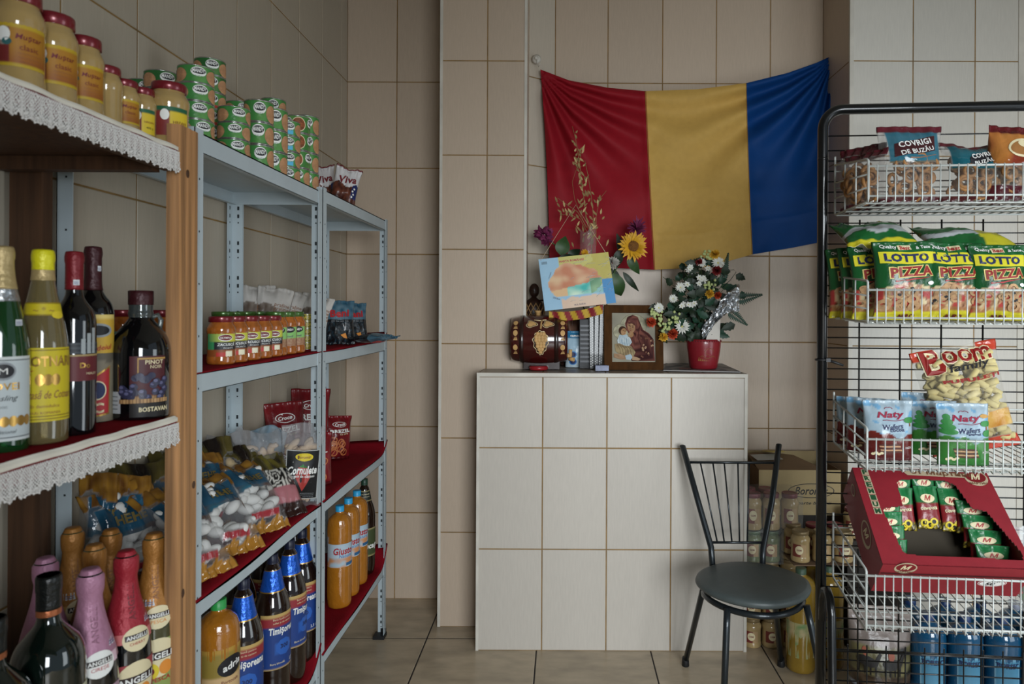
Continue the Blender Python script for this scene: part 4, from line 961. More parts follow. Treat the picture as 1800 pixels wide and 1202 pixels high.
p = P(452, 790, 2.125); bag('snack_bag', 'light blue snack bag slumped at the wall behind the clear pastry bags', 'bag', Bag(.11, .215, .06, 80, wr=1.8, slump=.25), c_lb, (max(p.x, -.94), 2.13, Z2[2]+.007), (-.1, .12, yaw_to(p)), None)

# ================================================================ the niche: flag
def fmat(name, col): return mat(name, col, .62, var=.05, vscale=40, bump=.08, bscale=500, spec=.18)
FM = [fmat('flag_red_cloth', '8a1420'), fmat('flag_yellow_cloth', 'bd9850'), fmat('flag_blue_cloth', '07376f')]
M_SEAM = mat('seam_thread', 'a07a34', .8)
TOP = [(0, 950, 122), (.12, 1000, 141), (.24, 1068, 154), (.355, 1133, 160), (.53, 1225, 157), (.70, 1312, 146), (.83, 1385, 128), (.93, 1436, 110), (1, 1462, 98)]
BOT = [(0, 966, 456), (.12, 1020, 464), (.24, 1085, 471), (.355, 1149, 474), (.53, 1240, 470), (.70, 1323, 447), (.83, 1395, 435), (.93, 1445, 425), (1, 1473, 414)]
MID = [(0, 961, 290), (.12, 1012, 296), (.24, 1077, 304), (.355, 1140, 308), (.53, 1229, 303), (.70, 1316, 288), (.83, 1390, 278), (.93, 1440, 265), (1, 1463, 258)]
def lerp_tab(T, u):
    for (a, x0, y0), (c, x1, y1) in zip(T, T[1:]):
        if u <= c: k = (u-a)/(c-a); return x0+(x1-x0)*k, y0+(y1-y0)*k
    return T[-1][1:]
def flag_pt(u, v, back=0):
    t, m, o = lerp_tab(TOP, u), lerp_tab(MID, u), lerp_tab(BOT, u); k = 1-v
    q = [t[i]*(2*(k-.5)*(k-1))+m[i]*(-4*k*(k-1))+o[i]*(2*k*(k-.5)) for i in (0, 1)]
    # drapery: creases radiate from the two hanging corners, the middle sags freely
    ang1 = atan2((1-v)*.75, u+.02); r1 = sqrt(u*u+((1-v)*.7)**2)
    ang2 = atan2((1-v)*.75, 1-u+.02); r2 = sqrt((1-u)**2+((1-v)*.7)**2)
    d = .012*sin(ang1*19)*math.exp(-((r1-.22)/.26)**2)+.013*sin(ang2*18+.6)*math.exp(-((r2-.25)/.28)**2)
    d += .007*sin((u*1.0-v*.55)*17+2*nz(u*2, v*2, 3))*(.25+min(1, (1-v)*1.4))*(1-abs(2*u-1)**3)
    for s0 in (.355, .70): d += .004*math.exp(-((u-s0)/.012)**2)+.003*sin(v*34+s0*50)*math.exp(-((u-s0-.02)/.03)**2)
    d += .012*nz(u*3, v*3, 9)+.0022*math.exp(-((v-.17)/.012)**2)
    return P(q[0], q[1], 3.108-d*1.9+.02*u)+Vector((0, back, 0))
b = MB(); nu, nv = 150, 90
for side in (0, 1):
    ids = [[b.vert(flag_pt(i/nu, j/nv, .0012*side)) for i in range(nu+1)] for j in range(nv+1)]
    for j in range(nv):
        for i in range(nu):
            m = FM[0] if i/nu < .354 else (FM[1] if i/nu < .699 else FM[2])
            q = [ids[j][i], ids[j][i+1], ids[j+1][i+1], ids[j+1][i]]; b.face(q if side == 0 else q[::-1], m)
for u in (.357, .699): b.tube([flag_pt(u, j/80)+Vector((0, -.001, 0)) for j in range(81)], .0016, M_SEAM, 5)
fl = b.build('flag'); tag(fl, 'red, yellow and blue cloth flag hung by its top corners on the tiled wall', 'flag')
# suction hook (left) and plain hook (right)
p = P(943, 104, 3.09); t = thing('suction_hook', 'round clear suction hook on the wall strip at the upper left corner of the flag', 'hook', p)
b = MB(); b.lathe([(.020, 0), (.021, .002), (.014, .006), (.006, .012), (.006, .016)], mat('clear_plastic_hook', 'c4c0b6', .2), 24, M=Matrix.Rotation(pi/2, 4, 'X')); b.build('suction_cup', t)
b = MB(); b.tube([(0, -.014, -.004), (.004, -.02, -.022), (.010, -.016, -.040), (.016, -.02, -.034), (.017, -.024, -.026)], .0018, mat('clear_plastic_hook'), 6); b.build('hook', t)
p = P(1459, 90, 3.165); t = thing('wall_hook', 'small bent metal wall hook at the upper right corner of the flag', 'hook', p)
b = MB(); b.box((0, .008, .012), (.012, .004, .05), M_TIN); b.tube([(0, .004, .02), (.002, -.004, -.012), (-.002, -.02, -.024), (-.006, -.028, -.012)], .0022, M_TIN, 6); b.build('hook', t)

# ================================================================ on the counter
ZT = CZ+.004
# barrel
bx, bY = P(948, 600, 2.86).x, 2.885
M_BARREL = mat('glossy_red_brown_wood', '3d120f', .18, coat=.8, var=.3, vscale=14, stretch=(.4, 5, 5))
M_HOOP = mat('barrel_hoop_brown', '24100c', .3, coat=.5); M_CARVE = mat('carved_pale_wood', 'c29a62', .7, var=.2, vscale=60); M_CARVE2 = mat('carved_outline', 'd9c69a', .7)
br = thing('wooden_barrel', 'small glossy red-brown wooden barrel lying on its side with a carved grape bunch', 'barrel', (bx, bY, ZT))
RB, LB, ZC0 = .104, .236, .125
MX = Matrix.Translation((0, 0, ZC0)) @ Matrix.Rotation(pi/2, 4, 'Y')
def rb(x): return RB*(1-.14*(2*x/LB)**2)
b = MB(); b.lathe([(.02, -LB/2+.008), (rb(LB/2)-.008, -LB/2+.008), (rb(LB/2)-.004, -LB/2)]+[(rb(-LB/2+LB*k/16), -LB/2+LB*k/16) for k in range(17)]+[(rb(LB/2)-.004, LB/2), (rb(LB/2)-.008, LB/2-.008), (.02, LB/2-.008)], M_BARREL, 48, M=MX); b.build('barrel_body', br)
def bs(u, v, off=0):   # u along the axis, v arc height from the centre line
    r = rb(u); a = v/r; return Vector((u, -(r+off)*cos(a), ZC0+(r+off)*sin(a)))
for x in (-.072, .072):
    b = MB(); b.lathe([(rb(x-.009)+.0003, x-.009), (rb(x-.009)+.002, x-.008), (rb(x+.009)+.002, x+.008), (rb(x+.009)+.0003, x+.009)], M_HOOP, 48, M=MX, cap=False); b.build('hoop', br)
b = MB()
def scal(cx, cy, pts, m, off, grow=1.0): b.shape(bs, [(cx+x*grow, cy+y*grow) for x, y in pts], m, off)
gp = [(.030*cos(a)*(.55+.45*max(0, min(1, (sin(a)+1.15)/1.4)))*(1+.09*cos(a*11)), -.006+.047*sin(a)*(1+.05*cos(a*11))) for a in [2*pi*k/66 for k in range(66)]]
scal(.008, -.005, gp, M_CARVE2, .0008, 1.10); scal(.008, -.005, gp, M_HOOP, .0014, 1.02)
for j, row in enumerate((3, 4, 4, 3, 3, 2, 1)):
    for k in range(row):
        c = bs(.008+(k-(row-1)/2)*.0125, .026-j*.0125, .0); b.sphere(c, .0088, M_CARVE, 10, 7, (1, .6, 1.05))
lf = [(.019*cos(a)*(1+.22*cos(3*a+1)), .015*sin(a)*(1+.2*cos(3*a))) for a in [2*pi*k/40 for k in range(40)]]
for cx in (-.030, .038):
    scal(cx, .072, lf, M_CARVE2, .0009, 1.18); scal(cx, .072, lf, M_HOOP, .0014, 1.06); scal(cx, .072, lf, M_CARVE, .0019, .9)
b.tube([bs(.008, .048, .003), bs(.009, .07, .003), bs(.012, .09, .003)], .0035, M_CARVE, 6); b.tube([bs(-.02, .092, .003), bs(.004, .088, .003), bs(.03, .094, .003)], .002, M_CARVE2, 6)
b.build('carved_grapes', br)['label'] = 'pale carved grape bunch and leaves'
b = MB()
for x in (-.096, .098):
    for k, v in enumerate((.078, .030, -.030, )):
        b.ellipse(bs, x, v, .0095, .0125, M_CARVE, .0012, 16)
        for q in range(3): b.shape(bs, [(x-.009+.006*q, v-.030), (x-.003+.006*q, v-.030), (x-.001+.003*q, v-.014)], M_CARVE, .0012)
b.build('carved_border', br)['label'] = 'pale carved ovals and wedges'
b = MB(); b.lathe([(.010, 0), (.010, .012), (.013, .013), (.013, .02), (.006, .021)], M_CARVE, 16, M=Matrix.Translation((-.006, 0, ZC0+RB-.003))); b.build('bung', br)['label'] = 'pale wooden bung'
b = MB(); b.tube([(.11, -.03, .060), (.135, -.035, .058)], .010, M_CARVE, 12); b.tube([(.126, -.036, .046), (.145, -.05, .044)], .0085, M_CARVE, 10); b.tube([(.13, -.036, .055), (.13, -.036, .085)], .008, M_CARVE, 10); b.build('spigot', br)['label'] = 'pale wooden spigot'
b = MB(); b.lathe([(.036, 0), (.040, .004), (.040, .014), (.034, .018)], mat('red_lacquer', '8f1d24', .3), 32, M=Matrix.Translation((-.002, -.045, 0))); b.build('base', br)['label'] = 'round red foot'
b = MB(); b.box((.01, .02, .017), (.15, .10, .032), M_HOOP); b.build('cradle', br)
# figurine behind the barrel
p = P(938, 590, 3.02); fg = thing('carved_figurine', 'small dark carved wooden figurine with crossed straps behind the barrel', 'figurine', (p.x, 3.02, ZT))
M_FIG = mat('dark_carved_wood', '2a1710', .4)
b = MB(); b.lathe(smooth_prof([(.045, 0), (.05, .03), (.045, .10), (.042, .20), (.046, .25), (.036, .285), (.012, .305), (.011, .312)], 3), M_FIG, 20); b.build('body', fg)
b = MB(); b.sphere((.002, -.002, .335), .025, M_FIG, 16, 12, (.9, 1, 1.25)); b.sphere((-.001, -.028, .332), .004, M_FIG, 6, 5); b.build('head', fg)
b = MB(); sf = lambda u, v, off=0: Vector(((.047+off)*sin(u/.047), -(.047+off)*cos(u/.047), v))
for k in range(6):
    b.tube([sf(-.07+.022*k+.06*q/6, .17+.11*q/6, .002) for q in range(7)], .0025, mat('tan_strap', '8a6a42', .6), 5); b.tube([sf(.07-.022*k-.06*q/6, .17+.11*q/6, .002) for q in range(7)], .0025, mat('tan_strap'), 5)
b.build('crossed_straps', fg)['label'] = 'tan crossed straps'
b = MB(); b.tube([(.02, -.02, .29), (.05, -.03, .292), (.085, -.04, .288)], .004, M_FIG, 6); b.build('staff', fg)

# bouquet with map: vase, branch, flowers
M_LEAF = mat('dark_leaf_green', '1b2c19', .5, var=.3, vscale=40); M_LEAF2 = mat('mid_leaf_green', '34502a', .5, var=.3, vscale=40)
M_STRAW = mat('dry_straw', '8d744a', .8, var=.3, vscale=50); M_STRAW2 = mat('dry_straw_pale', 'b49c6c', .8)
M_PET_Y = mat('sunflower_petal', 'c9951c', .6, var=.2, vscale=60); M_PET_P = mat('purple_petal', '74264e', .7, var=.4, vscale=60); M_SEED = mat('sunflower_centre', '6a4416', .9, var=.5, vscale=200)
M_STEM = mat('green_stem', '3c5228', .6)
def leaf(b, base, tip, wid, m, nrm=(0, -1, 0), bend=.15, teeth=0, n=8):
    base, tip, nrm = Vector(base), Vector(tip), Vector(nrm).normalized(); ax = tip-base; L = ax.length; s = ax.cross(nrm).normalized(); nr = s.cross(ax).normalized()
    rows = []
    for k in range(n+1):
        t = k/n; w_ = wid*sin(pi*min(1, t**.75*.97+.015))*(1+(teeth*((-1)**k))); c = base+ax*t+nr*(bend*L*sin(pi*t)*-1)
        rows.append([b.vert(c-s*w_+nr*.12*w_), b.vert(c-s*w_*.5+nr*.03*w_), b.vert(c-nr*.06*w_), b.vert(c+s*w_*.5+nr*.03*w_), b.vert(c+s*w_+nr*.12*w_)])
    for a, c in zip(rows, rows[1:]):
        for i in range(4): b.face([a[i], a[i+1], c[i+1], c[i]], m)
def stem(b, pts, r, m=None): b.tube(pts, r, m or M_STEM, 6)
vp = P(1036, 560, 3.085)
vz = Vector((vp.x, 3.085, ZT))
bq = thing('bouquet_vase', 'dark vase behind the map holding dried stalks, a sunflower and purple flowers', 'flower vase', vz)
def L(p): return Vector(p)-vz
b = MB(); b.lathe(smooth_prof([(.040, 0), (.045, .01), (.047, .09), (.040, .15), (.044, .19), (.041, .19)], 3), mat('dark_vase_glass', '1d1a1c', .15), 28); b.build('vase', bq)
top = Vector((0, 0, .19))
# dried branch
b = MB(); spine = [top]+[L(P(x, y, 2.94)) for x, y in ((1040, 430), (1030, 380), (1024, 330), (1018, 280), (1012, 245), (1006, 222))]
b.tube(spine, [.002, .002, .0018, .0016, .0014, .0012, .001], M_STRAW, 6)
b.tube([L(P(x, y, 2.93)) for x, y in ((1042, 430), (1044, 390), (1040, 350), (1034, 310), (1028, 282))], .0013, M_STRAW, 5)
b.tube([L(P(x, y, 2.93)) for x, y in ((1048, 432), (1048, 380), (1054, 350), (1066, 335))], .0009, M_STRAW, 5)
b.tube([L(P(x, y, 2.93)) for x, y in ((1032, 400), (1015, 372), (1000, 362), (980, 348))], .0012, M_STRAW, 5)
b.tube([L(P(x, y, 2.93)) for x, y in ((1034, 412), (1020, 385), (1000, 376), (985, 378))], .0010, M_STRAW, 5)
b.tube([L(P(x, y, 2.93)) for x, y in ((1030, 400), (1010, 350), (1006, 320), (1012, 300), (1022, 292))], .0008, M_STRAW, 5)
b.build('dried_branch', bq)['label'] = 'dry straw coloured branch'
b = MB(); rr = random.Random(3)
for k in range(120):
    t = rr.random(); yy = 232+200*t**.8; xx = 1008+.165*(yy-222)+rr.gauss(0, 4+12*t*(.5 if t < .5 else 1)); a = rr.uniform(-.9, .9)
    if k > 88: xx, yy = rr.choice(((985, 352), (998, 364), (992, 378), (1008, 378), (1052, 352), (1050, 380), (1046, 400))); xx += rr.uniform(-6, 6); yy += rr.uniform(-5, 5)
    q = P(xx, yy, 2.935+rr.uniform(-.02, .02)); ln = rr.uniform(.016, .034); tip = q+Vector((ln*sin(a)*(1 if rr.random() < .5 else -1), rr.uniform(-.006, .006), ln*cos(a)*rr.choice((1, 1, -1))))
    leaf(b, L(q), L(tip), .0042, M_STRAW if k % 3 else M_STRAW2, (rr.uniform(-.5, .5), -1, 0), .1, 0, 4)
o = b.build('dried_leaves', bq); o['kind'] = 'stuff'; o['label'] = 'small dry straw leaves'
# cellophane on the stalks
b = MB()
b.grid(lambda u, v: L(P(1020+28*u, 455-55*v+8*sin(u*5), 2.915))+Vector((0, .03*(u-.5)**2*4+.008*nz(u*5, v*5, 2), .0)), 10, 10, mat('cellophane', 'a9a6a2', .1, alpha=.28)); b.build('cellophane_wrap', bq)['label'] = 'clear crinkled cellophane'
def flower(b, c, r, n, m, mc, nrm=(0, -1, .1), rows=2, wid=.16, cr=.35, cup=.25, L_=lambda p: p, rs=random.Random(5)):
    c = Vector(c); nrm = Vector(nrm).normalized(); x = nrm.orthogonal().normalized(); y = nrm.cross(x)
    for q in range(rows):
        for k in range(n):
            a = 2*pi*(k+.5*q)/n+rs.uniform(-.08, .08); d = x*cos(a)+y*sin(a); rr2 = r*(1-.14*q)*rs.uniform(.86, 1.08)
            leaf(b, c+d*r*cr*.6, c+d*rr2+nrm*(cup*r*(q+.4)*rs.uniform(.4, 1.3)), r*wid, m, nrm, -.08, 0, 5)
    if mc: b.sphere(c, r*cr, mc, 16, 8, (1, 1, .45), Matrix((x, y, nrm)).transposed())
sc = L(P(1113, 433, 2.90))
b = MB(); stem(b, [top, L(P(1070, 500, 2.95)), L(P(1092, 452, 2.95)), sc+Vector((0, .01, 0))], .004); b.build('stem', bq)
b = MB(); flower(b, sc, .066, 22, M_PET_Y, M_SEED, (.15, -1, .05), 2, .13, .42); b.build('sunflower', bq)['label'] = 'yellow sunflower head'
b = MB(); flower(b, L(P(1119, 404, 2.97)), .045, 18, M_PET_P, None, (.1, -1, .6), 3, .13, .1, .5); b.build('purple_flower', bq)['label'] = 'purple daisy behind the sunflower'
b = MB(); rs = random.Random(8); cc = L(P(956, 414, 2.93))
for k in range(60):
    dd = Vector((rs.gauss(0, 1), rs.gauss(0, .8)-.3, rs.gauss(0, 1))).normalized(); leaf(b, cc+dd*.012, cc+dd*rs.uniform(.036, .052)+Vector((rs.uniform(-.006, .006), 0, rs.uniform(-.006, .006))), .013, M_PET_P, dd.orthogonal(), .2, .1, 5)
b.build('purple_carnation', bq)['label'] = 'ruffled dark purple carnation'
b = MB(); stem(b, [top, L(P(1000, 470, 2.95)), L(P(975, 430, 2.95)), cc], .0028); b.build('stem', bq)
b = MB(); leaf(b, L(P(985, 448, 2.92)), L(P(994, 415, 2.90)), .032, M_LEAF2); leaf(b, L(P(998, 455, 2.94)), L(P(1020, 438, 2.92)), .024, M_LEAF); leaf(b, L(P(980, 456, 2.93)), L(P(1012, 450, 2.90)), .018, M_LEAF)
leaf(b, L(P(1090, 438, 2.93)), L(P(1084, 470, 2.90)), .022, M_LEAF); leaf(b, L(P(1104, 448, 2.92)), L(P(1124, 482, 2.89)), .022, M_LEAF2); leaf(b, L(P(1095, 478, 2.92)), L(P(1123, 512, 2.90)), .014, M_LEAF)
leaf(b, L(P(1078, 480, 2.93)), L(P(1092, 520, 2.88)), .036, M_LEAF2, bend=.25); leaf(b, L(P(1072, 470, 2.95)), L(P(1086, 512, 2.93)), .03, M_LEAF); leaf(b, L(P(1100, 452, 2.95)), L(P(1084, 410, 2.96)), .02, M_LEAF)
o = b.build('leaves', bq); o['label'] = 'broad dark green leaves'
b = MB(); flower(b, L(P(1076, 462, 2.92)), .032, 14, mat('faded_white_petal', 'a7a29a', .8), None, (.3, -1, 0), 3, .2, .2, .5); b.build('faded_flower', bq)['label'] = 'faded white flower'
b = MB(); flower(b, L(P(1028, 445, 2.91)), .018, 9, M_PET_Y, None, (0, -1, .3), 2, .3, .2, .6); b.build('yellow_bud', bq)['label'] = 'yellow bud'

# the map board hanging from a string on the branch
mc4 = [P(946.5, 456, 2.80), P(1069, 443, 2.80), P(1083, 532, 2.80), P(958, 546.5, 2.80)]
mo = mc4[3].copy()
mp_ = thing('map_board', 'small colourful map in shrink film hanging crooked from a string', 'map', (mo+mc4[2])/2)
mo_ = (mo+mc4[2])/2
def ms(u, v, off=0):
    a = mc4[3].lerp(mc4[2], u).lerp(mc4[0].lerp(mc4[1], u), v); return a-mo_+Vector((0, -off, 0))
def c_map(u, v):
    n = nz(u*4, v*4, 5)*.07+nz(u*11, v*11, 5)*.03; du, dv = (u-.45)/.36, (v-.5)/.36; r = sqrt(du*du+dv*dv)+n*2.2
    if u > .86+n*.3 and v < .5+n*.3: return C('1a78b0')
    if r < 1 and not (v < .24):
        k = .5+2.2*nz(u*6, v*6, 8)
        if u > .68 and v < .52: return mixc(C('4a8058'), C('6f9a70'), k)
        if v < .33+.2*u: return mixc(C('5ab0a4'), C('9cc8b4'), k) if u > .35 else C('cfa878')
        ring = sqrt((u-.5)**2+(v-.58)**2)
        return mixc(C('b8704a'), C('d0ac84'), min(1, max(0, abs(ring-.2)*4+.5*k-.2)))
    if v < .2+n and .25 < u < .86: return mixc(C('d0a890'), C('c9b8a0'), .5+n*4)
    if .62-n*2 < u-.35*(v-.5) and v > .4: return mixc(C('a5982e'), C('b9aa4a'), .5+n*5)
    if u < .30+n or (v < .25): return mixc(C('7fa8c4'), C('98bcd2'), .5+n*4)
    if v > .78: return C('b9b25e')
    if v < .36: return C('7ab0b0')
    return C('a0b8b0')
b = MB(); M_MAP = mat('laminated_map_print', rough=.4, spec=.3, attr=True, bump=.2, bscale=18)
b.grid(lambda u, v: ms(u, v, .003), 70, 52, M_MAP, c_map)
n0 = [b.vert(ms(u, v, .003), C('7d94a0')) for u, v in ((0, 0), (1, 0), (1, 1), (0, 1))]; n1 = [b.vert(ms(u, v, -.003), C('7d94a0')) for u, v in ((0, 0), (1, 0), (1, 1), (0, 1))]
b.face(n1[::-1], M_MAP, False)
for k in range(4): b.face([n1[k], n1[(k+1) % 4], n0[(k+1) % 4], n0[k]], M_MAP, False)
msm = lambda u, v, off=0: ms(u/.285+.5, v/.21+.5, off+.003)
b.text(msm, 'HARTA ROMÂNIEI', -.01, .088, .10, M_RED, .011, 0, .0008, .03)
b.text(msm, 'UNGARIA', -.105, .035, .03, M_NAVY, None, 1.1, .0008); b.text(msm, 'BULGARIA', .0, -.094, .045, M_NAVY, None, 0, .0008); b.text(msm, 'SERBIA', -.09, -.06, .03, M_NAVY, None, -.4, .0008)
for k in range(9): b.shape(msm, [(-.132+.0026*k, .082), (-.131+.0026*k, .082), (-.131+.0026*k, .093), (-.132+.0026*k, .093)], M_BLACK, .0008)
b.build('board', mp_)
b = MB(); ap = P(1012, 360, 2.93); q = L  # string from both corners up to the branch
b.tube([mc4[0]-mo_+Vector((.01, -.004, -.004)), ap-mo_, mc4[1]-mo_+Vector((-.01, -.004, -.004))], .0011, mat('pale_string', 'b9a58a', .8), 5); b.build('string', mp_)
b = MB(); rs = random.Random(2)
for k in range(26):   # creases of the shrink film
    u, v, a, l = rs.uniform(.35, .98), rs.uniform(.1, .95), rs.uniform(-.4, .9), rs.uniform(.04, .14)
    b.tube([ms(u, v, .0042), ms(min(.99, u+l*.5*cos(a)), min(.98, v+l*.5*sin(a)+.01), .0052), ms(min(.99, u+l*cos(a)), min(.98, max(.02, v+l*sin(a))), .0042)], .0006, mat('film_crease', 'c9ced0', .08), 4)
o = b.build('shrink_film', mp_); o['label'] = 'crinkled clear film'; o['kind'] = 'stuff'
# striped ribbon under the map
def strip(u, v): return P(965+95*u, 563-16*v-12*u+5*u*(1-u)*4, 2.845-.01*v)
b = MB(); b.grid(lambda u, v: strip(u, v)+Vector((0, .004*sin(u*20), 0)), 44, 6, M_PAPER, lambda u, v: C('7d1a22') if int(u*9+.6*v) % 2 else C('b8962c'))
b.grid(lambda u, v: strip(u, v)+Vector((0, .004*sin(u*20)+.002, 0)), 44, 6, M_PAPER, lambda u, v: C('7d1a22') if int(u*9+.6*v) % 2 else C('b8962c'))
o = b.build('striped_ribbon'); tag(o, 'red and yellow striped ribbon hanging below the map', 'ribbon')
# crumpled brown bag between packet and map
p = P(1012, 560, 3.06); bag('brown_paper_bag', 'crumpled brown clear bag peeking out above the light blue packet', 'bag', Bag(.11, .225, .06, 301, wr=2.4), lambda u, v, s: mixc(C('4a3026'), C('7a5a4a'), max(0, min(1, .5+1.6*nz(u*5, v*5, 2)))), (p.x-.01, 3.075, ZT), (0, 0, 0))
# package, dark box, dotted strip
p = P(1013, 600, 2.985); bl = thing('wipes_packet', 'light blue and white packet standing behind the barrel spigot', 'packet', (p.x, 2.985, ZT))
B = Bag(.10, .158, .05, 3, gus=.7, wr=.5)
b = MB(); B.film(b, M_PRINT, lambda u, v, s: C('2c6f96') if v > .82 else (C('9db8c8') if v > .2 else C('b4c4cc')))
b.text(B.surf, 'camomila', .006, B.h*.88, B.w*.62, M_WHITE, None, 0, .001, .03)
for u, v in ((-.02, .36), (.022, .36), (-.02, .16), (.022, .16)): b.ellipse(B.surf, u+.006, B.h*v, .016, .014, M_BLUE, .001); b.ellipse(B.surf, u+.006, B.h*v, .012, .010, M_NAVY, .0014)
b.build('film_wrapper', bl)
b = MB(); pb = P(1036, 600, 2.97); b.box((0, 0, .105), (.086, .12, .21), mat('black_box_card', '1c1d22', .5, var=.3, vscale=30))
for k in range(9): b.box((0, -.0603, .03+.019*k), (.082, .0012, .008), mat('black_box_stripe', '2d3038', .35))
o = b.build('black_box', None, (pb.x, 2.985, ZT)); tag(o, 'dark ridged box behind the dotted strips, between barrel and icon', 'box')
p = P(1051, 600, 2.90); ds = thing('polka_dot_strips', 'bundle of black strips with white dots beside the icon frame', 'ribbon bundle', (p.x, 2.90, ZT))
M_DOTS = mat('black_dotted_ribbon', '141416', .35, coat=.3)
for k in range(3):
    b = MB(); x0 = -.024+.016*k; tilt = .018*(k-.6)
    b.box((x0+tilt*.25, .003*k, .133), (.0155, .004, .264), M_DOTS, Matrix.Rotation(tilt, 3, 'Y')); fs = lambda u, v, off=0: Vector((x0+tilt*.25+u+tilt*(v-.133), .003*k-.002-off, v))
    for j in range(24):
        for q in range(2): b.ellipse(fs, -.0036+.0072*q, .010+.0107*j+.005*q, .0018, .0020 if k else .0030, M_WHITE, .0006, 8)
    b.build('strip', ds)
b = MB(); b.box((.002, -.001, .27), (.022, .016, .022), mat('red_tag', '8d2a22', .5)); b.build('knot', ds)['label'] = 'red knot'
p = on_z(1058, 652, ZT); b = MB(); b.box((0, 0, .011), (.055, .025, .022), mat('silver_pack', '5f6478', .4, .2, var=.3, vscale=60)); b.box((-.004, 0, .0225), (.05, .02, .001), M_NAVY)
o = b.build('small_packet', None, (p.x, p.y+.014, ZT), (0, 0, .1)); tag(o, 'small silvery packet at the counter edge below the dotted strips', 'packet')
p = on_z(1096, 648, ZT); b = MB()
for k in range(5): b.sphere((.008*cos(k*1.3), .006*sin(k*1.3), .005), .006, mat('crumpled_clear_film', 'a8a49c', .2, alpha=.5), 7, 5, (1.2, 1, .7))
o = b.build('film_scrap', None, (p.x, p.y+.01, ZT)); tag(o, 'tiny crumpled scrap of clear film at the counter edge below the icon', 'scrap')

# icon picture: a plain mother-and-child painting
pi0 = P(1114, 645, 2.86); FW, FH = .248, .272
ic = thing('framed_icon', 'brown framed icon painting of a veiled woman holding a child', 'picture', (pi0.x, 2.86, ZT), (-.10, -.0, .02))
M_FRAME = mat('brown_frame_wood', '44290f', .8, spec=.15, var=.3, vscale=20, stretch=(3, 3, 1)); fwid = .033
for a, c in (((-FW/2, 0), (FW/2, fwid)), ((-FW/2, FH-fwid), (FW/2, FH)), ((-FW/2, fwid), (-FW/2+fwid, FH-fwid)), ((FW/2-fwid, fwid), (FW/2, FH-fwid))):
    b = MB(); b.box2((a[0], -.010, a[1]), (c[0], .012, c[1]), M_FRAME); b.build('frame_bar', ic)
b = MB(); PW, PH = FW-2*fwid, FH-2*fwid
M_ICON = mat('icon_print', rough=.75, spec=.12, attr=True)
ips = lambda u, v, off=0: Vector((-PW/2+PW*u, -.0042-off, fwid+PH*v))
b.grid(lambda u, v: ips(u, v), 30, 36, M_ICON, lambda u, v: mixc(C('9a9684'), C('7c786c'), .5+.8*nz(u*3, v*3, 1)))
lay = [0]
def blob(pts, c1, c2=None, fs=14, k_=2.2):
    lay[0] += 1; o_ = .00016*lay[0]; c2 = c2 or c1; cx, cy = sum(p[0] for p in pts)/len(pts), sum(p[1] for p in pts)/len(pts); n = len(pts); rings = []
    for q in range(9):
        t = q/8; rings.append([b.vert(ips(cx+(x-cx)*t, cy+(y-cy)*t, o_), mixc(C(c1), C(c2), max(0, min(1, .5+k_*nz((cx+(x-cx)*t)*fs, (cy+(y-cy)*t)*fs, 4))))) for x, y in pts])
    for q in range(8):
        for e_ in range(n): b.face([rings[q][e_], rings[q][(e_+1) % n], rings[q+1][(e_+1) % n], rings[q+1][e_]], M_ICON, False)
def ell(cx, cy, rx, ry, rot=0, n=36): return [(cx+rx*cos(a)*cos(rot)-ry*sin(a)*sin(rot), cy+rx*cos(a)*sin(rot)+ry*sin(a)*cos(rot)) for a in [2*pi*k/n for k in range(n)]]
def line(pts, wd, c):
    lay[0] += .3; o_ = .00016*lay[0]
    for (xa, ya), (xb, yb) in zip(pts, pts[1:]):
        dx, dy = xb-xa, yb-ya; l_ = sqrt(dx*dx+dy*dy)+1e-6; nx_, ny_ = -dy/l_*wd, dx/l_*wd
        b.face([b.vert(ips(x, y, o_), C(c)) for x, y in ((xa+nx_, ya+ny_), (xb+nx_, yb+ny_), (xb-nx_, yb-ny_), (xa-nx_, ya-ny_))], M_ICON, False)
blob(ell(.50, .74, .30, .235), 'a8a48c', '8e8a76'); line(ell(.50, .74, .30, .235)+ell(.50, .74, .30, .235)[:1], .004, '6f6a58')
blob(ell(.20, .62, .17, .15), 'a8a48c', '8e8a76'); line(ell(.20, .62, .17, .15)+ell(.20, .62, .17, .15)[:1], .004, '6f6a58')
blob([(.30, .78), (.36, .92), (.48, .965), (.60, .92), (.66, .78), (.72, .66), (.86, .58), (.96, .46), (.99, .02), (.45, .02), (.40, .25), (.44, .45), (.40, .56), (.34, .64)], '35191a', '74463c', 16, 2.6)
line([(.66, .78), (.62, .62), (.60, .5), (.66, .36), (.7, .2)], .008, '3a1a1a'); line([(.86, .56), (.8, .4), (.84, .2)], .006, '3a1a1a')
blob([(.33, .76), (.38, .86), (.48, .89), (.57, .83), (.585, .72), (.53, .60), (.44, .58), (.40, .62)], '6a3f38', '54302c')
blob(ell(.445, .715, .088, .118, .28), 'a58262', '8e6c50', 8, 1.5)      # her face
blob([(.36, .80), (.44, .835), (.53, .80), (.545, .73), (.52, .775), (.44, .80), (.39, .77)], '5a3630')
blob(ell(.44, .56, .06, .06), '94704f')
for ex, ey in ((.405, .735), (.478, .712)): blob(ell(ex, ey, .022, .009, -.25, 14), '2a1a14'); line([(ex-.03, ey+.022), (ex, ey+.03), (ex+.03, ey+.016)], .004, '4a3022')
line([(.435, .74), (.418, .69), (.43, .672), (.44, .675)], .004, '5f4030'); line([(.405, .650), (.425, .645), (.445, .640)], .005, '6a2f28')
blob(ell(.245, .64, .092, .088), '3a261c', '4c3426')                     # child
blob(ell(.268, .615, .062, .074, -.2), 'a98664', '95714f', 8, 1.5)
for ex, ey in ((.262, .635), (.305, .628)): blob(ell(ex, ey, .013, .007, 0, 12), '2a1a14')
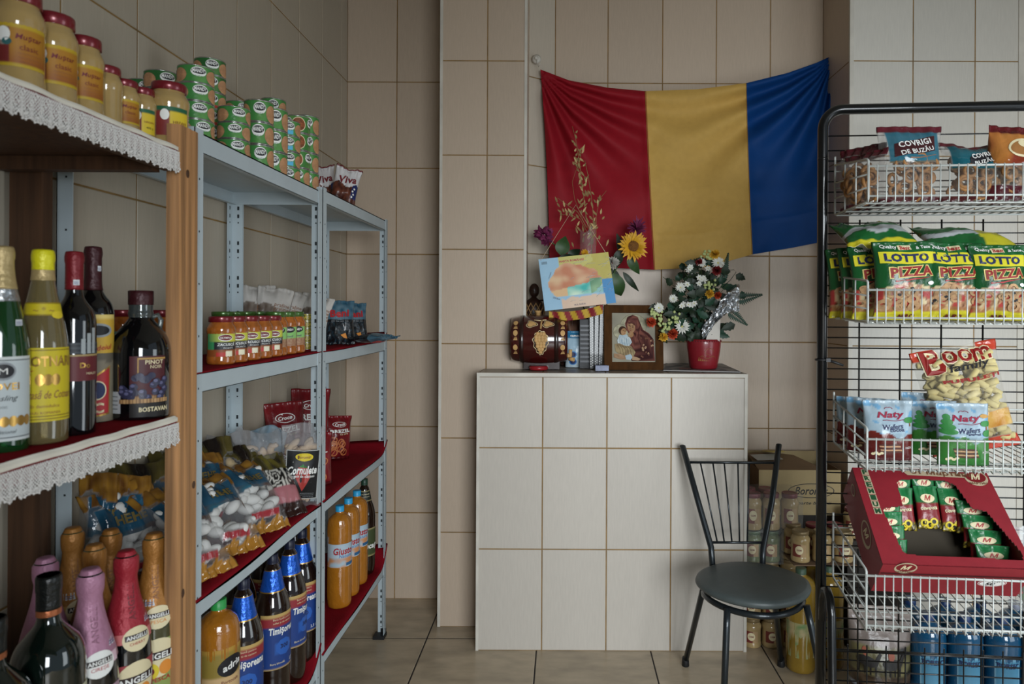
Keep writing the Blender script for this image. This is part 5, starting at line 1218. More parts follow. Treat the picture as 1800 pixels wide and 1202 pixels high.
line([(.288, .63), (.298, .605), (.288, .598)], .003, '5f4030'); line([(.272, .578), (.296, .576)], .004, '6a2f28')
blob([(.17, .55), (.24, .54), (.33, .56), (.42, .48), (.46, .40), (.40, .33), (.28, .30), (.14, .34), (.12, .44)], '9aaab4', 'b9c2c4', 16, 2.4)
blob([(.36, .50), (.44, .55), (.47, .60), (.43, .62), (.39, .56)], '9a7858')
for q in range(5): line([(.18+.05*q, .52-.01*q), (.17+.055*q, .42), (.20+.05*q, .33)], .004, '6f7f8a')
blob([(.06, .36), (.16, .38), (.30, .33), (.44, .32), (.54, .20), (.50, .12), (.36, .10), (.18, .14), (.08, .22)], '9c8a68', '7c6a50', 16, 2.6)
for q in range(6): line([(.12+.06*q, .35-.01*q), (.18+.06*q, .26), (.20+.06*q, .14)], .004, '54452f')
blob([(.04, .17), (.20, .16), (.36, .10), (.40, .05), (.2, .05), (.04, .09)], 'a5866a', '8a6c52'); blob([(.30, .13), (.42, .16), (.48, .10), (.42, .04), (.32, .05)], '9fb0ba')
blob([(.46, .12), (.56, .10), (.66, .06), (.6, .03), (.46, .04)], 'a5866a')
for q in range(24):
    x_, y_ = .62+.34*R_.random(), .06+.44*R_.random()
    blob(ell(x_, y_, .022, .018, R_.random()*3, 8), 'a08066' if q % 2 else '6a4638')
b.build('painting', ic)
b = MB(); b.box((0, .006, FH/2), (FW-.01, .004, FH-.01), M_FRAME); b.box((0, .05, .09), (.03, .003, .16), M_FRAME, Matrix.Rotation(-.5, 3, 'X')); b.build('frame_back', ic)

# flower pot
pp = P(1238, 641, 2.88); pz = Vector((pp.x, 2.90, ZT+.004))
fa = thing('flower_arrangement', 'red pot of white, orange and yellow flowers with fern leaves and silver foil', 'flower pot', pz)
L = lambda p: Vector(p)-pz
PR = smooth_prof([(.052, 0), (.058, .005), (.066, .05), (.0715, .09), (.0725, .118), (.069, .126), (.066, .124), (.064, .11)], 3)
b = MB(); b.lathe(PR, mat('red_ceramic_pot', '861c26', .35, coat=.4, var=.12, vscale=12), 40); 
for k in range(40): b.sphere((.0735*cos(2*pi*k/40), .0735*sin(2*pi*k/40), .118), .0028, M_WINE, 6, 4)
sfp = prof_surf([q for q in PR if True][:16])
gi = mat('faded_gold_paint', '9a6a3a', .5)
b.tube([sfp(-.03+.012*k, .052+.006*sin(k*1.7), .001) for k in range(7)], .0010, gi, 4); b.tube([sfp(.012+.02*cos(k*.6), .075+.014*sin(k*.6), .001) for k in range(9)], .0008, gi, 4)
for k in range(6): b.shape(sfp, [(-.035+.008*k, .036), (-.031+.008*k, .054-.003*k), (-.028+.008*k, .036)], gi, .0008)
b.build('pot', fa)['label'] = 'glossy red pot with faded gold pattern'
b = MB(); b.lathe([(.02, .105), (.062, .105)], mat('pot_filling', '2a241d', .9), 20); b.build('soil', fa)
M_WP = mat('white_petal', 'cfcfc6', .7); M_WC = mat('cream_flower_centre', 'b8b06a', .8); M_OR = mat('orange_red_petal', 'b8401f', .7, var=.3, vscale=60); M_YP = mat('yellow_petal', 'd0a02c', .7); M_RP = mat('dark_red_petal', '7a1c1c', .7); M_BUD = mat('pale_green_bud', 'a9b478', .7); M_FERN = mat('fern_green', '1f4230', .5, var=.25, vscale=40)
rs = random.Random(11)
b = MB()
for px, py, Y, r in ((1243, 520, 2.90, .1),): pass
for k in range(190):
    a = rs.uniform(-1.25, 1.25); h = rs.uniform(.02, 1); cx = 1234+rs.gauss(0, 24)-24*(1-h)*(rs.random() < .5)*1.6; cy = 588-120*h+rs.uniform(-10, 10); Y = 2.90+rs.uniform(-.06, .06)
    q = P(cx, cy, Y); ang = rs.uniform(0, 2*pi); ln = rs.uniform(.035, .065)
    leaf(b, L(q), L(q)+Vector((ln*cos(ang), rs.uniform(-.02, .01), ln*sin(ang)*.8)), rs.uniform(.011, .019), M_LEAF if k % 3 else M_FERN, (rs.uniform(-.5, .5), -1, rs.uniform(-.2, .6)), rs.uniform(-.1, .25), .15, 8)
for px, py, tx, ty in ((1218, 585, 1172, 560), (1214, 575, 1168, 575), (1216, 590, 1180, 592), (1205, 565, 1165, 545), (1220, 545, 1180, 528), (1225, 550, 1190, 515), (1230, 500, 1200, 490), (1240, 590, 1205, 588)):
    leaf(b, L(P(px, py, 2.87)), L(P(tx, ty, 2.84)), .02, M_LEAF, (0, -1, .3), .15, .18, 10)
for k in range(26): stem(b, [Vector((rs.uniform(-.03, .03), rs.uniform(-.03, .03), .10)), L(P(1236+rs.gauss(0, 14), 560-rs.uniform(0, 30), 2.9)), L(P(1228+rs.gauss(0, 26), 520-rs.uniform(0, 50), 2.89))], .0012)
o = b.build('foliage', fa); o['kind'] = 'stuff'; o['label'] = 'dense dark green leaves'
# fern fronds
def frond(px0, py0, px1, py1, Y, wid, nm='fern_frond'):
    b = MB(); p0, p1 = L(P(px0, py0, Y)), L(P(px1, py1, Y-.02)); ax = p1-p0; s = ax.cross(Vector((0, -1, 0))).normalized(); N = 14
    b.tube([p0, p0.lerp(p1, .5)+Vector((0, -.006, .003)), p1], .0012, M_FERN, 5)
    for k in range(N):
        t = (k+.5)/N; w_ = wid*min(1, 1.25*(1-t)+.06)*(min(1, t*5+.3))
        for e in (-1, 1): leaf(b, p0+ax*t, p0+ax*(t+.07)+s*e*w_, ax.length*.038, M_FERN, (0, -1, 0), .1, 0, 5)
    b.build(nm, fa)['label'] = 'serrated dark fern leaf'
frond(1293, 527, 1339, 518, 2.87, .030); frond(1280, 545, 1313, 571, 2.86, .027); frond(1278, 515, 1294, 500, 2.93, .02); frond(1272, 495, 1280, 446, 2.92, .017)
# blossoms
def bloom(name, label, px, py, Y, r, n, m, mc, rows=2, wid=.2, cr=.2, cup=.3, nrm=(0, -1, .2)):
    b = MB(); flower(b, L(P(px, py, Y)), r, n, m, mc, nrm, rows, wid, cr, cup, rs=rs); b.build(name, fa)['label'] = label
for i in range(22):
    px, py = (1205+rs.uniform(0, 42), 468+rs.uniform(0, 32)) if i < 15 else (1196+rs.uniform(0, 28), 528+rs.uniform(0, 14)); bloom('white_star_flower', 'small white star flower', px, py, 2.845+rs.uniform(-.01, .02), .014, 6, M_WP, M_WC, 1, .3, .18, .1)
for px, py, r in ((1199, 574, .033), (1158, 541, .024), (1233, 462, .022), (1262, 462, .03), (1196, 505, .024), (1183, 525, .02)): bloom('white_daisy', 'white daisy like blossom', px, py, 2.84, r, 15, M_WP, M_WC, 2, .13, .16, .25)
for px, py in ((1167, 575), (1163, 562), (1150, 552), (1247, 498), (1188, 560), (1243, 450)):
    b = MB()
    for k in range(14): b.sphere(L(P(px+rs.gauss(0, 5), py+rs.gauss(0, 5), 2.84)), .0062, M_BUD, 7, 5)
    b.build('bud_cluster', fa)['label'] = 'pale green white bud cluster'
for px, py, r, m, nm in ((1144, 567, .024, M_OR, 'orange red'), (1182, 588, .024, M_OR, 'orange red'), (1259, 477, .022, M_RP, 'dark red'), (1261, 520, .017, M_OR, 'orange red'), (1228, 462, .017, M_RP, 'dark red')): bloom('red_carnation', nm+' carnation', px, py, 2.845, r, 12, m, None, 4, .28, .1, .7)
for px, py, r in ((1247, 517, .021), (1166, 593, .021), (1256, 448, .022)): bloom('yellow_carnation', 'yellow carnation', px, py, 2.84, r, 14, M_YP, None, 4, .24, .1, .55)
b = MB(); b.tube([L(P(x, y, 2.9)) for x, y in ((1270, 505), (1284, 492), (1294, 478), (1290, 474), (1268, 476))], .0012, M_LEAF, 5); b.tube([L(P(x, y, 2.9)) for x, y in ((1262, 475), (1272, 462), (1281, 444))], .0014, M_LEAF, 5); b.build('curled_stem', fa)
# foil and white card cone in the pot
b = MB(); M_FOIL = mat('silver_foil', 'd2d4d6', .28, 1.0, bump=.4, bscale=24)
def foilp(u, v):
    x = 1234+66*u**.9; y = 590-84*u**.8+44*max(0, u-.6)+(v-.5)*(26+34*max(0, u-.35)); q = P(x, y, 2.835+.02*nz(u*9, v*9, 4)+.03*(u-.5)**2)
    return L(q)+Vector((.006*nz(u*14, v*11, 1), .012*nz(u*12, v*10, 2), .008*nz(u*13, v*12, 3)))
b.grid(foilp, 34, 18, M_FOIL, None, False); b.build('foil_wrap', fa)['label'] = 'crumpled silver foil'
b = MB(); cq = [L(P(x, y, Y)) for x, y, Y in ((1240, 600, 2.845), (1265, 600, 2.85), (1267, 545, 2.865), (1258, 540, 2.865))]
cq2 = [q+Vector((.002, .02, 0)) for q in cq]; M_CONE = mat('white_card', 'c9c3ba', .6)
b.poly(cq, M_CONE); b.poly(cq2[::-1], M_CONE)
for k in range(4): b.poly([cq2[k], cq2[(k+1) % 4], cq[(k+1) % 4], cq[k]], M_CONE)
b.build('white_card', fa)['label'] = 'white card tucked in the pot'
# magazine under the pot
mg = [on_z(x, y, ZT-.001) for x, y in ((1166, 652), (1302, 655), (1262, 637), (1172, 637))]
b = MB(); mgf = lambda u, v, o=0: mg[0].lerp(mg[1], u).lerp(mg[3].lerp(mg[2], u), v)+Vector((0, 0, o))
b.grid(lambda u, v: mgf(u, v, .0045), 40, 20, M_PAPER, lambda u, v: mixc(C('8d8c8a'), C('4a4f58'), max(0, min(1, .5+2.5*nz(u*7, v*6, 3)))) if not (.2 < u < .6 and .1 < v < .3) else C('8a5a58'))
b.grid(lambda u, v: mgf(u, v, .0006), 4, 4, M_PAPER, lambda u, v: C('8d8c8a'))
for a, c in (((0, 0), (1, 0)), ((1, 0), (1, 1)), ((1, 1), (0, 1)), ((0, 1), (0, 0))): b.poly([mgf(*a, .0006), mgf(*c, .0006), mgf(*c, .0045), mgf(*a, .0045)], M_PAPER, False, C('9a9896'))
o = b.build('magazine'); tag(o, 'worn grey magazine lying under the red flower pot', 'magazine')

# ================================================================ chair
M_CHM = mat('dark_grey_chair_tube', '262c30', .32, .5, coat=.3); M_SEAT = mat('grey_vinyl_seat', '474f4f', .45, var=.08, vscale=30)
cz = .428; cc = Vector((P(1322, 1015, 2.345).x, 2.345, 0))
ch = thing('metal_chair', 'dark grey metal chair with round seat and wire backrest in front of the counter', 'chair', cc)
def L(p): return Vector(p)-cc
b = MB()
def seat_r(a): return .185*(1+.035*cos(2*a))*(1-.06*max(0, sin(a))), .178*(1-.05*sin(a))
ring = lambda s, z: [(seat_r(a)[0]*s*cos(a), seat_r(a)[1]*s*sin(a), z) for a in [2*pi*k/56 for k in range(56)]]
prev = None
for s, z in ((.96, cz-.022), (1.0, cz-.016), (1.015, cz-.008), (.995, cz+.001), (.93, cz+.006), (.6, cz+.008), (.25, cz+.007)):
    ids = [b.vert(q) for q in ring(s, z)]
    if prev:
        for k in range(56): b.face([prev[k], prev[(k+1) % 56], ids[(k+1) % 56], ids[k]], M_SEAT)
    else: b.face(ids[::-1], M_SEAT, False)
    prev = ids
b.face(prev, M_SEAT); b.build('seat', ch)['label'] = 'grey padded seat'
b = MB(); b.tube([(seat_r(a)[0]*.86*cos(a), seat_r(a)[1]*.9*sin(a)-.004, cz-.050+.004*(sin(a) < 0)) for a in [2*pi*k/40 for k in range(40)]], .0105, M_CHM, 10, True); b.build('seat_ring', ch)
# backrest posts
pl = [L(P(1200, 784, 2.66)), L(P(1228, 884, 2.58)), L(P(1250, 962, 2.52)), Vector((-.105, .130, cz-.035))]
pr_ = [L(P(1369, 782, 2.66)), L(P(1357, 880, 2.58)), L(P(1341, 965, 2.52)), Vector((.075, .135, cz-.035))]
for q in (pl, pr_): b = MB(); b.tube(q, .0115, M_CHM, 12); b.sphere(q[0], .0118, M_RUBBER, 10, 6, (1, 1, .5)); b.build('back_post', ch)
def on(q, py):
    for a, c in zip(q, q[1:]):
        pa, pc = a+cc, c+cc
        ya, yc = [PY-(k.z-CH)*F/k.y for k in (pa, pc)]
        if ya <= py <= yc: return a.lerp(c, (py-ya)/(yc-ya))
    return q[-1]
tA, tB, bA, bB = on(pl, 812), on(pr_, 812), on(pl, 952), on(pr_, 952)
b = MB(); b.tube([tA, tB], .005, M_CHM, 8); b.build('back_rail', ch); b = MB(); b.tube([bA, bB], .005, M_CHM, 8); b.build('back_rail', ch)
for x0, x1 in ((1234, 1263), (1255, 1275), (1274, 1288), (1297, 1301), (1316, 1314)):
    f0 = (x0-1212)/(1362-1212); f1 = (x1-1250)/(1343-1250); b = MB(); b.tube([tA.lerp(tB, f0), bA.lerp(bB, f1)], .0032, M_CHM, 6); b.build('back_wire', ch)
legs = [(L(P(1240, 1030, 2.45)), L(P(1205, 1166, 2.60))), (L(P(1358, 1040, 2.45)), L(P(1373, 1166, 2.60))),
        (Vector((-.115, -.125, cz-.04)), Vector((-.150, -.215, .02))), (Vector((.150, -.105, cz-.04)), Vector((.205, -.20, .02)))]
for k, (a, c) in enumerate(legs):
    c.z = .018; b = MB(); a.z = cz-.040
    b.tube([a, a.lerp(c, .15)+Vector((0, 0, 0)), c], [.0115, .0115, .0105], M_CHM, 12); o = b.build('leg', ch)
    b = MB(); b.lathe([(.013, 0), (.0145, .003), (.013, .03), (.0115, .034)], M_RUBBER, 14, M=Matrix.Translation((c.x, c.y, 0))); b.build('rubber_foot', o)['label'] = 'black rubber foot'

# ================================================================ stacked goods between counter and rack
M_FILM = mat('clear_shrink_film', 'c4c6c4', .1, alpha=.14, bump=.5, bscale=20)
JT = mat('jar_glass_cream_paste', 'ac9468', .1, coat=.6, var=.1, vscale=30); LT = mat('pale_jar_lid', '8d7a58', .4, .3); LR = mat('dull_red_jar_lid', '76323a', .4, .2); LG = mat('dull_green_jar_lid', '5a7052', .4, .2)
SX = cx1+.004
hj = .1135; r0 = .0362
def sjar(col, row, lev, content, lid, kind, lab, dx=0, dy=0, rz=-.2, grp='jars stacked beside the counter', hh=None):
    jar('preserve_jar', lab, (SX+.038+col*.0745, 2.765+row*.0745, lev), rz, r0, hh or hj, content, lid, kind, grp)
LV = ['on the floor', 'on the second level', 'on the third level', 'on the fourth level', 'on top']
for lev in range(2):
    for c_ in range(2):
        for r_ in range(2):
            sjar(c_, r_, .0008+lev*.1145, JT, LT, 'plain', f'tan preserve jar {LV[lev]} of the stack, {"front" if r_ == 0 else "back"} row, {("beside the counter" if c_ == 0 else "away from the counter")}', rz=-.35+.3*c_)
for c_ in range(2):
    for r_ in range(2): sjar(c_, r_, .0008+2*.1145, JT, LT, 'plain', f'tan preserve jar hidden level with the chair seat, {"front" if r_ == 0 else "back"} row, {("beside the counter" if c_ == 0 else "away from the counter")}')
zg = .0008+3*.1145
for c_ in range(2): sjar(c_, 0, zg, M_GHERK, LG, 'plain', ('green jar with pickles in shrink film touching the counter', 'green jar with pickles in shrink film behind the right chair post')[c_], .004, 0, -.3, hh=.124)
for c_ in range(2): sjar(c_, 1, zg, M_GHERK, LG, 'plain', ('green jar with pickles behind the one touching the counter', 'green jar with pickles behind the one at the chair post')[c_], .004, hh=.124)
zr = zg+.128
for c_ in range(3): 
    if c_ < 2: sjar(c_, 0, zr, JT, LR, 'plain', ('cream jar with dull red lid touching the counter, under the carton', 'cream jar with dull red lid behind the right chair post, under the carton')[c_], 0, 0, -.2, hh=.146)
    if c_ < 2: sjar(c_, 1, zr, JT, LR, 'plain', ('cream jar with dull red lid in the back row at the counter', 'cream jar with dull red lid in the back row away from the counter')[c_], hh=.146)
jar('preserve_jar', 'cream jar with dull red lid at the right end of the top row', (SX+.038+.149, 2.765, zr), -.2, r0, .146, JT, LR, 'plain', 'jars stacked beside the counter')
# middle stack: jar at right on its own column, tray of tan jars on big yellow bottles
tx = SX+.225
def tcol(k): return tx+.078*k
for lev in range(4):
    jar('preserve_jar', f'tan preserve jar {LV[lev]} under the right end of the top row', (SX+.187, 2.765, .0008+lev*.1178), -.1, r0, .1168, JT, LT, 'plain', 'jars stacked beside the counter')
G_OIL = mat('yellow_oil_bottle', '8a6e28', .15, coat=.4, var=.15, vscale=12)
def l_oil(b, sf, Rr, H): b.patch(sf, -Rr*1.3, Rr*1.3, H*.16, H*.5, 14, 10, M_PAPER, lambda a, c: mixc(C('7d8a5a'), C('a89a70'), .5+1.5*nz(a*6, c*6, 1)))
bx0 = P(1405, 1100, 2.60).x
BX = [(bx0, 2.585), (bx0+.115, 2.61), (bx0+.125, 2.73)]
for i, (x, y) in enumerate(BX):
    bottle('oil_bottle', ('big yellow drink bottle right of the chair leg', 'big yellow drink bottle seen through the black rack mesh', 'big yellow drink bottle in the rear, behind the black rack post')[i], (x, y, .001), -.3, 'juice', .054, .380, G_OIL, 'big yellow drink bottles', [('cap', .945, 1.0, .002, mat('dull_green_cap', '3c5240', .5), True)], [('paper_label', 'oil', l_oil)])
zt2 = .386
b = MB(); b.box2((BX[0][0]-.02, 2.60, zt2-.004), (BX[0][0]+.22, 2.84, zt2), mat('brown_tray_card', '6a5440', .8)); o = b.build('cardboard_tray'); tag(o, 'flat cardboard tray on the big yellow bottles carrying tan jars', 'tray')
k = 0
for r_ in range(2):
    for c_ in range(3):
        red = r_ == 1 and c_ > 0; k += 1
        jar('preserve_jar', f'{"cream jar with dull red lid" if red else "tan jar with oval label"} on the cardboard tray, {"front" if r_ == 0 else "back"} row, {ORD[c_]} from the chair', (BX[0][0]+.018+.083*c_, 2.645+.086*r_, zt2+.001), -.45+.2*c_, r0, .118, JT, LR if red else LT, 'plain', 'jars on the cardboard tray')
# pinkish wrapped jars seen through the mesh
for c_ in range(3):
    jar('preserve_jar', f'red-lidded cream jar behind the rack mesh right of the tray, {ORD[c_]} from the left', (BX[0][0]+.285+.083*c_, 2.80, .43), -.4, r0, .118, JT, LR, 'plain', 'jars behind the black rack')
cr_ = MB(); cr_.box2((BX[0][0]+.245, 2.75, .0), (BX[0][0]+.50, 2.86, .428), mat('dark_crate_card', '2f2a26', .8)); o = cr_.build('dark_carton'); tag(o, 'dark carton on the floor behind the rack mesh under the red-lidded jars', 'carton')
# shrink film over the top rows
b = MB(); x0, x1, y0, y1, z0, z1 = SX, SX+.228, 2.724, 2.88, zr-.004, zr+.150
def shell(x0, x1, y0, y1, z0, z1, sd):
    def fr(u, v): return Vector((x0+(x1-x0)*u+.003*nz(u*9, v*9, sd), y0+.006*nz(u*8, v*8, sd+1), z0+(z1-z0)*v))
    b.grid(fr, 16, 12, M_FILM); b.grid(lambda u, v: Vector((x1+.004*nz(u*8, v*8, sd+4), y0+(y1-y0)*u, z0+(z1-z0)*v)), 8, 8, M_FILM); b.grid(lambda u, v: Vector((x0+(x1-x0)*u, y0+(y1-y0)*v, z1+.003*nz(u*8, v*8, sd+2))), 10, 8, M_FILM)
shell(x0, x1, y0, y1, z0, z1, 1); shell(SX, SX+.152, 2.724, 2.88, zg-.002, zg+.126, 5)
o = b.build('shrink_film'); tag(o, 'clear wrinkled shrink film around the red and green lidded jars beside the counter', 'plastic film')
# carton
cz0 = zr+.118
cbx0, cbx1 = P(1335, 900, 2.875).x, P(1480, 850, 2.875).x
CBY0, CBY1 = 2.886, 3.14; CH2 = P(1400, 826, CBY0).z; cb0 = P(1400, 905, CBY0).z
ct = thing('cardboard_carton', 'open cardboard carton with a black oval brand mark behind the chair', 'carton', ((cbx0+cbx1)/2, (CBY0+CBY1)/2, cb0))
M_CARD = mat('cardboard_cream', 'a8946c', .85, var=.08, vscale=12); M_CARDB = mat('cardboard_brown', '7a6248', .9, var=.1, vscale=10)
hx, hy, hh = (cbx1-cbx0)/2, (CBY1-CBY0)/2, CH2-cb0
for nm, a, c, m in (('front_panel', (-hx, -hy, 0), (hx, -hy+.004, hh), M_CARD), ('back_panel', (-hx, hy-.004, 0), (hx, hy, hh+.03), M_CARD), ('side_panel', (-hx, -hy+.004, 0), (-hx+.004, hy-.004, hh), M_CARDB), ('side_panel', (hx-.004, -hy+.004, 0), (hx, hy-.004, hh), M_CARDB), ('bottom_panel', (-hx+.004, -hy+.004, 0), (hx-.004, hy-.004, .004), M_CARDB)):
    b = MB(); b.box2(a, c, m)
    if nm == 'front_panel':
        fsf = lambda u, v, off=0: Vector((u, -hy-off, v)); u0 = P(1426, 860, CBY0).x-(cbx0+cbx1)/2; v0 = hh*.54
        b.ellipse(fsf, u0, v0, .098, .031, M_BLACK, .0004, 32); b.ellipse(fsf, u0, v0, .094, .028, M_CARD, .0008, 32); b.text(fsf, 'Boromir', u0, v0, .14, M_BLACK, .034, 0, .0012, .015, .3); b.text(fsf, 'Împarte bucurii', u0, v0-.052, .17, M_BLACK, .02, 0, .0008, .012, .3)
    b.build(nm, ct)
b = MB(); b.poly([(-hx, -hy, hh), (hx*.6, -hy, hh), (hx*.5, -hy+.06, hh+.008), (hx*.15, hy*.3, hh+.03), (-hx*.5, hy*.55, hh+.034), (-hx, hy*.5, hh+.03)], M_CARDB); b.poly([(-hx, -hy, hh-.002), (-hx, hy*.5, hh+.028), (-hx*.5, hy*.55, hh+.032), (hx*.15, hy*.3, hh+.028), (hx*.5, -hy+.06, hh+.006), (hx*.6, -hy, hh-.002)], M_CARDB); b.build('top_flap', ct)['label'] = 'torn brown top flap'
#b = MB(); b.poly([(-hx, -hy, hh), (-hx-.05, -hy+.05, hh-.09), (-hx-.05, hy-.03, hh-.09), (-hx, hy, hh)], M_CARDB); b.poly([(-hx-.001, -hy, hh), (-hx-.001, hy, hh), (-hx-.051, hy-.03, hh-.09), (-hx-.051, -hy+.05, hh-.09)], M_CARDB)
b = MB(); b.lathe([(.001, hh+.030), (.05, hh+.030), (.05, hh+.032), (.001, hh+.032)], mat('yellow_lid_disc', 'a8924a', .5), 24, M=Matrix.Translation((-hx*.35, 0, .012)) @ Matrix.Rotation(-.1, 4, 'X')); o = b.build('yellow_disc', None, (ct.location.x, ct.location.y+.02, cb0+.004)); tag(o, 'flat yellowish plastic disc lying on the carton flap', 'lid')
b = MB(); b.box((0, 0, 0), (.12, .07, .001), mat('paper_sheet', 'a9a8a2', .7)); o = b.build('paper_sheet', None, (ct.location.x-hx*.62, ct.location.y-.01, cb0+hh+.030), (.13, 0, .2)); tag(o, 'white paper slip lying on the carton flap', 'paper')
# what carries the carton
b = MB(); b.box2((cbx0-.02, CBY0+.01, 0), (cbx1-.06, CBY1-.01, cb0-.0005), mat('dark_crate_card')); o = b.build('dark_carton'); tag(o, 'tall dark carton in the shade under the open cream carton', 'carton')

# ================================================================ the wire display rack
RA = .085; RO = Vector((P(1445, 600, 1.95).x, 1.95, 0))
RE = Vector((cos(RA), -sin(RA), 0)); RN = Vector((-sin(RA), -cos(RA), 0)); RW = .72
def K(s, d, z): return RO+RE*s+RN*d+Vector((0, 0, z))
def rk(px, py, d):
    a, b_ = ray(px, py); t = (d+RO.x*RN.x+RO.y*RN.y)/(a*RN.x+F*RN.y)
    p = Vector((a*t, F*t, CH+b_*t)); return p, (p-RO).dot(RE)
M_RB = mat('black_powder_coat', '0d0f11', .3, .3, coat=.4); M_WW = mat('white_coated_wire', 'b9bdb9', .35, .1)
rack = thing('wire_display_rack', 'tall black display rack with rounded tube frame and black wire mesh on the right', 'display rack', RO, (0, 0, -RA))
def lk(s, d, z): return Vector((s, -d, z))
zt_ = rk(1600, 190, 0)[0].z
b = MB(); rr = .055; path = [lk(0, 0, .02), lk(0, 0, zt_-rr)]+[lk(rr-rr*cos(a), 0, zt_-rr+rr*sin(a)) for a in [pi/2*k/8 for k in range(1, 9)]]+[lk(RW-rr+rr*sin(a), 0, zt_-rr+rr*cos(a)) for a in [pi/2*k/8 for k in range(9)]]+[lk(RW, 0, .02)]
b.tube(path, .0145, M_RB, 14); b.build('tube_frame', rack)
b = MB(); b.tube([lk(0, 0, rk(1445, 278, 0)[0].z), lk(0, 0, rk(1445, 282, 0)[0].z)], .0152, M_RB, 14); b.build('tube_joint', rack)
z0w = rk(1500, 392.3, 0)[0].z; dzw = .0296
b = MB(); zs_ = [z0w+dzw*k for k in range(-44, 9)]; zs_[-1] += .012
for z in zs_:
    if z > .08: b.tube([lk(.008, 0, z), lk(RW-.008, 0, z)], .0020, M_RB, 6)
s0w = rk(1510.6, 400, 0)[1]
for k in range(-1, 6):
    s = s0w+.1115*k
    if 0 < s < RW: b.tube([lk(s, .003, .08), lk(s, .003, z0w+dzw*.3)], .0024, M_RB, 6)
b.build('wire_mesh', rack)
for s in (.0, RW):   # looped feet reaching forward and lower side loops
    b = MB(); zf = rk(1452, 1035, .05)[0].z
    b.tube([lk(s, .015, zf-.10), lk(s, .018, zf-.04), lk(s, .035, zf-.008), lk(s, .06, zf), lk(s, .085, zf-.012), lk(s, .10, zf-.05), lk(s, .11, .30), lk(s, .14, .10), lk(s, .20, .03), lk(s, .34, .016), lk(s, .40, .016)], .0115, M_RB, 12); b.build('foot_loop', rack)
b = MB(); zz1 = rk(1444, 632, 0)[0].z; b.torus(lk(0, 0, zz1), .017, .003, M_RUBBER, None, 18, 6); b.tube([lk(.012, .014, zz1), lk(.03, .02, zz1-.006), lk(.052, .024, zz1-.014)], [.004, .004, .003], M_RUBBER, 8); b.box(lk(.012, .016, zz1), (.012, .010, .010), M_RUBBER); b.build('cable_tie', rack)['label'] = 'black cable tie with its tail sticking out'
BD, BS0, BS1 = .275, .030, .705
def fz(py, d, px): return rk(px, py, d)[0].z
BK = [  # back top, back bottom (px at d=.012); front top, front rail, front bottom (px at d=BD)
 ((1468, 283), (1468, 378), (1551, 279), (1551, 292), (1551, 353)),
 ((1471, 478), (1471, 558), (1553, 493), (1553, 509.5), (1553, 567)),
 ((1464.6, 696), (1464.6, 777), (1546, 752), (1546, 772), (1546, 827)),
 ((1462, 908), (1462, 1014), (1540, 1002), (1540, 1012), (1540, 1108))]
BZ = []
names = ['top basket holding round pretzels', 'second basket holding green pizza snack bags', 'third basket holding wafer bags and a big puffs bag', 'lowest basket holding the red display box']
def wire(b, p, r=.0021, m=None): b.tube(p, r, m or M_WW, 6)
for q, (bt, bb, ft, fr, fb) in enumerate(BK):
    zbt, zbb = fz(bt[1], .012, bt[0]), fz(bb[1], .012, bb[0]); zft, zfr, zfb = fz(ft[1], BD, ft[0]), fz(fr[1], BD, fr[0]), fz(fb[1], BD, fb[0]); BZ.append((zbb, zfb, zbt, zfr))
    t = thing('wire_basket', f'white wire {names[q]}', 'basket', RO, (0, 0, -RA), 'white wire baskets on the black rack')
    d0, d1 = .012, BD
    zb_ = lambda d: zbb+(zfb-zbb)*(d-d0)/(d1-d0)
    b = MB(); n = 32    # front
    for k in range(n+1):
        s = BS0+(BS1-BS0)*k/n; wire(b, [lk(s, d1+.002, zfr+.004), lk(s, d1+.002, zfb+.006), lk(s, d1, zfb-.002), lk(s, d1-.012, zb_(d1-.012)+.001)], .0016)
    for z in (zfr, zfb+.012): wire(b, [lk(BS0, d1, z), lk(BS1, d1, z)], .0030 if z == zfr else .0026)
    b.build('front_panel', t)
    for s in (BS0, BS1):
        b = MB()
        wire(b, [lk(s, d0, zbt+.012), lk(s, d0, zbt)], .003); wire(b, [lk(s, d0, zbt), lk(s, d0, zbb+.006), lk(s, d0+.006, zbb), lk(s, d1-.004, zfb), lk(s, d1, zfb+.006), lk(s, d1, zft-.004), lk(s, d1-.006, zft), lk(s, d0, zbt-.012)], .0029)
        for f_ in (.33, .64): wire(b, [lk(s, d0, zbb+(zbt-.012-zbb)*f_), lk(s, d1, zfb+(zft-zfb)*f_)])
        for f_ in (.33, .66):
            d = d0+(d1-d0)*f_; wire(b, [lk(s, d, zb_(d)), lk(s, d, zbt-.012+(zft-zbt+.012)*f_)])
        b.build('side_panel', t)
    b = MB()
    for z in (zbt-.03, (zbt+zbb)/2, zbb+.01): wire(b, [lk(BS0, d0, z), lk(BS1, d0, z)])
    b.build('back_panel', t)
    b = MB()
    for k in range(27): s = BS0+(BS1-BS0)*(k+.5)/27; wire(b, [lk(s, d0, zbb), lk(s, d1, zfb)], .0014)
    for f_ in (.05, .35, .65, .92): d = d0+(d1-d0)*f_; wire(b, [lk(BS0, d, zb_(d)-.003), lk(BS1, d, zb_(d)-.003)], .0024)
    b.build('bottom_grid', t)
def bz(q, d): return BZ[q][0]+(BZ[q][1]-BZ[q][0])*(d-.012)/(BD-.012)+.0035
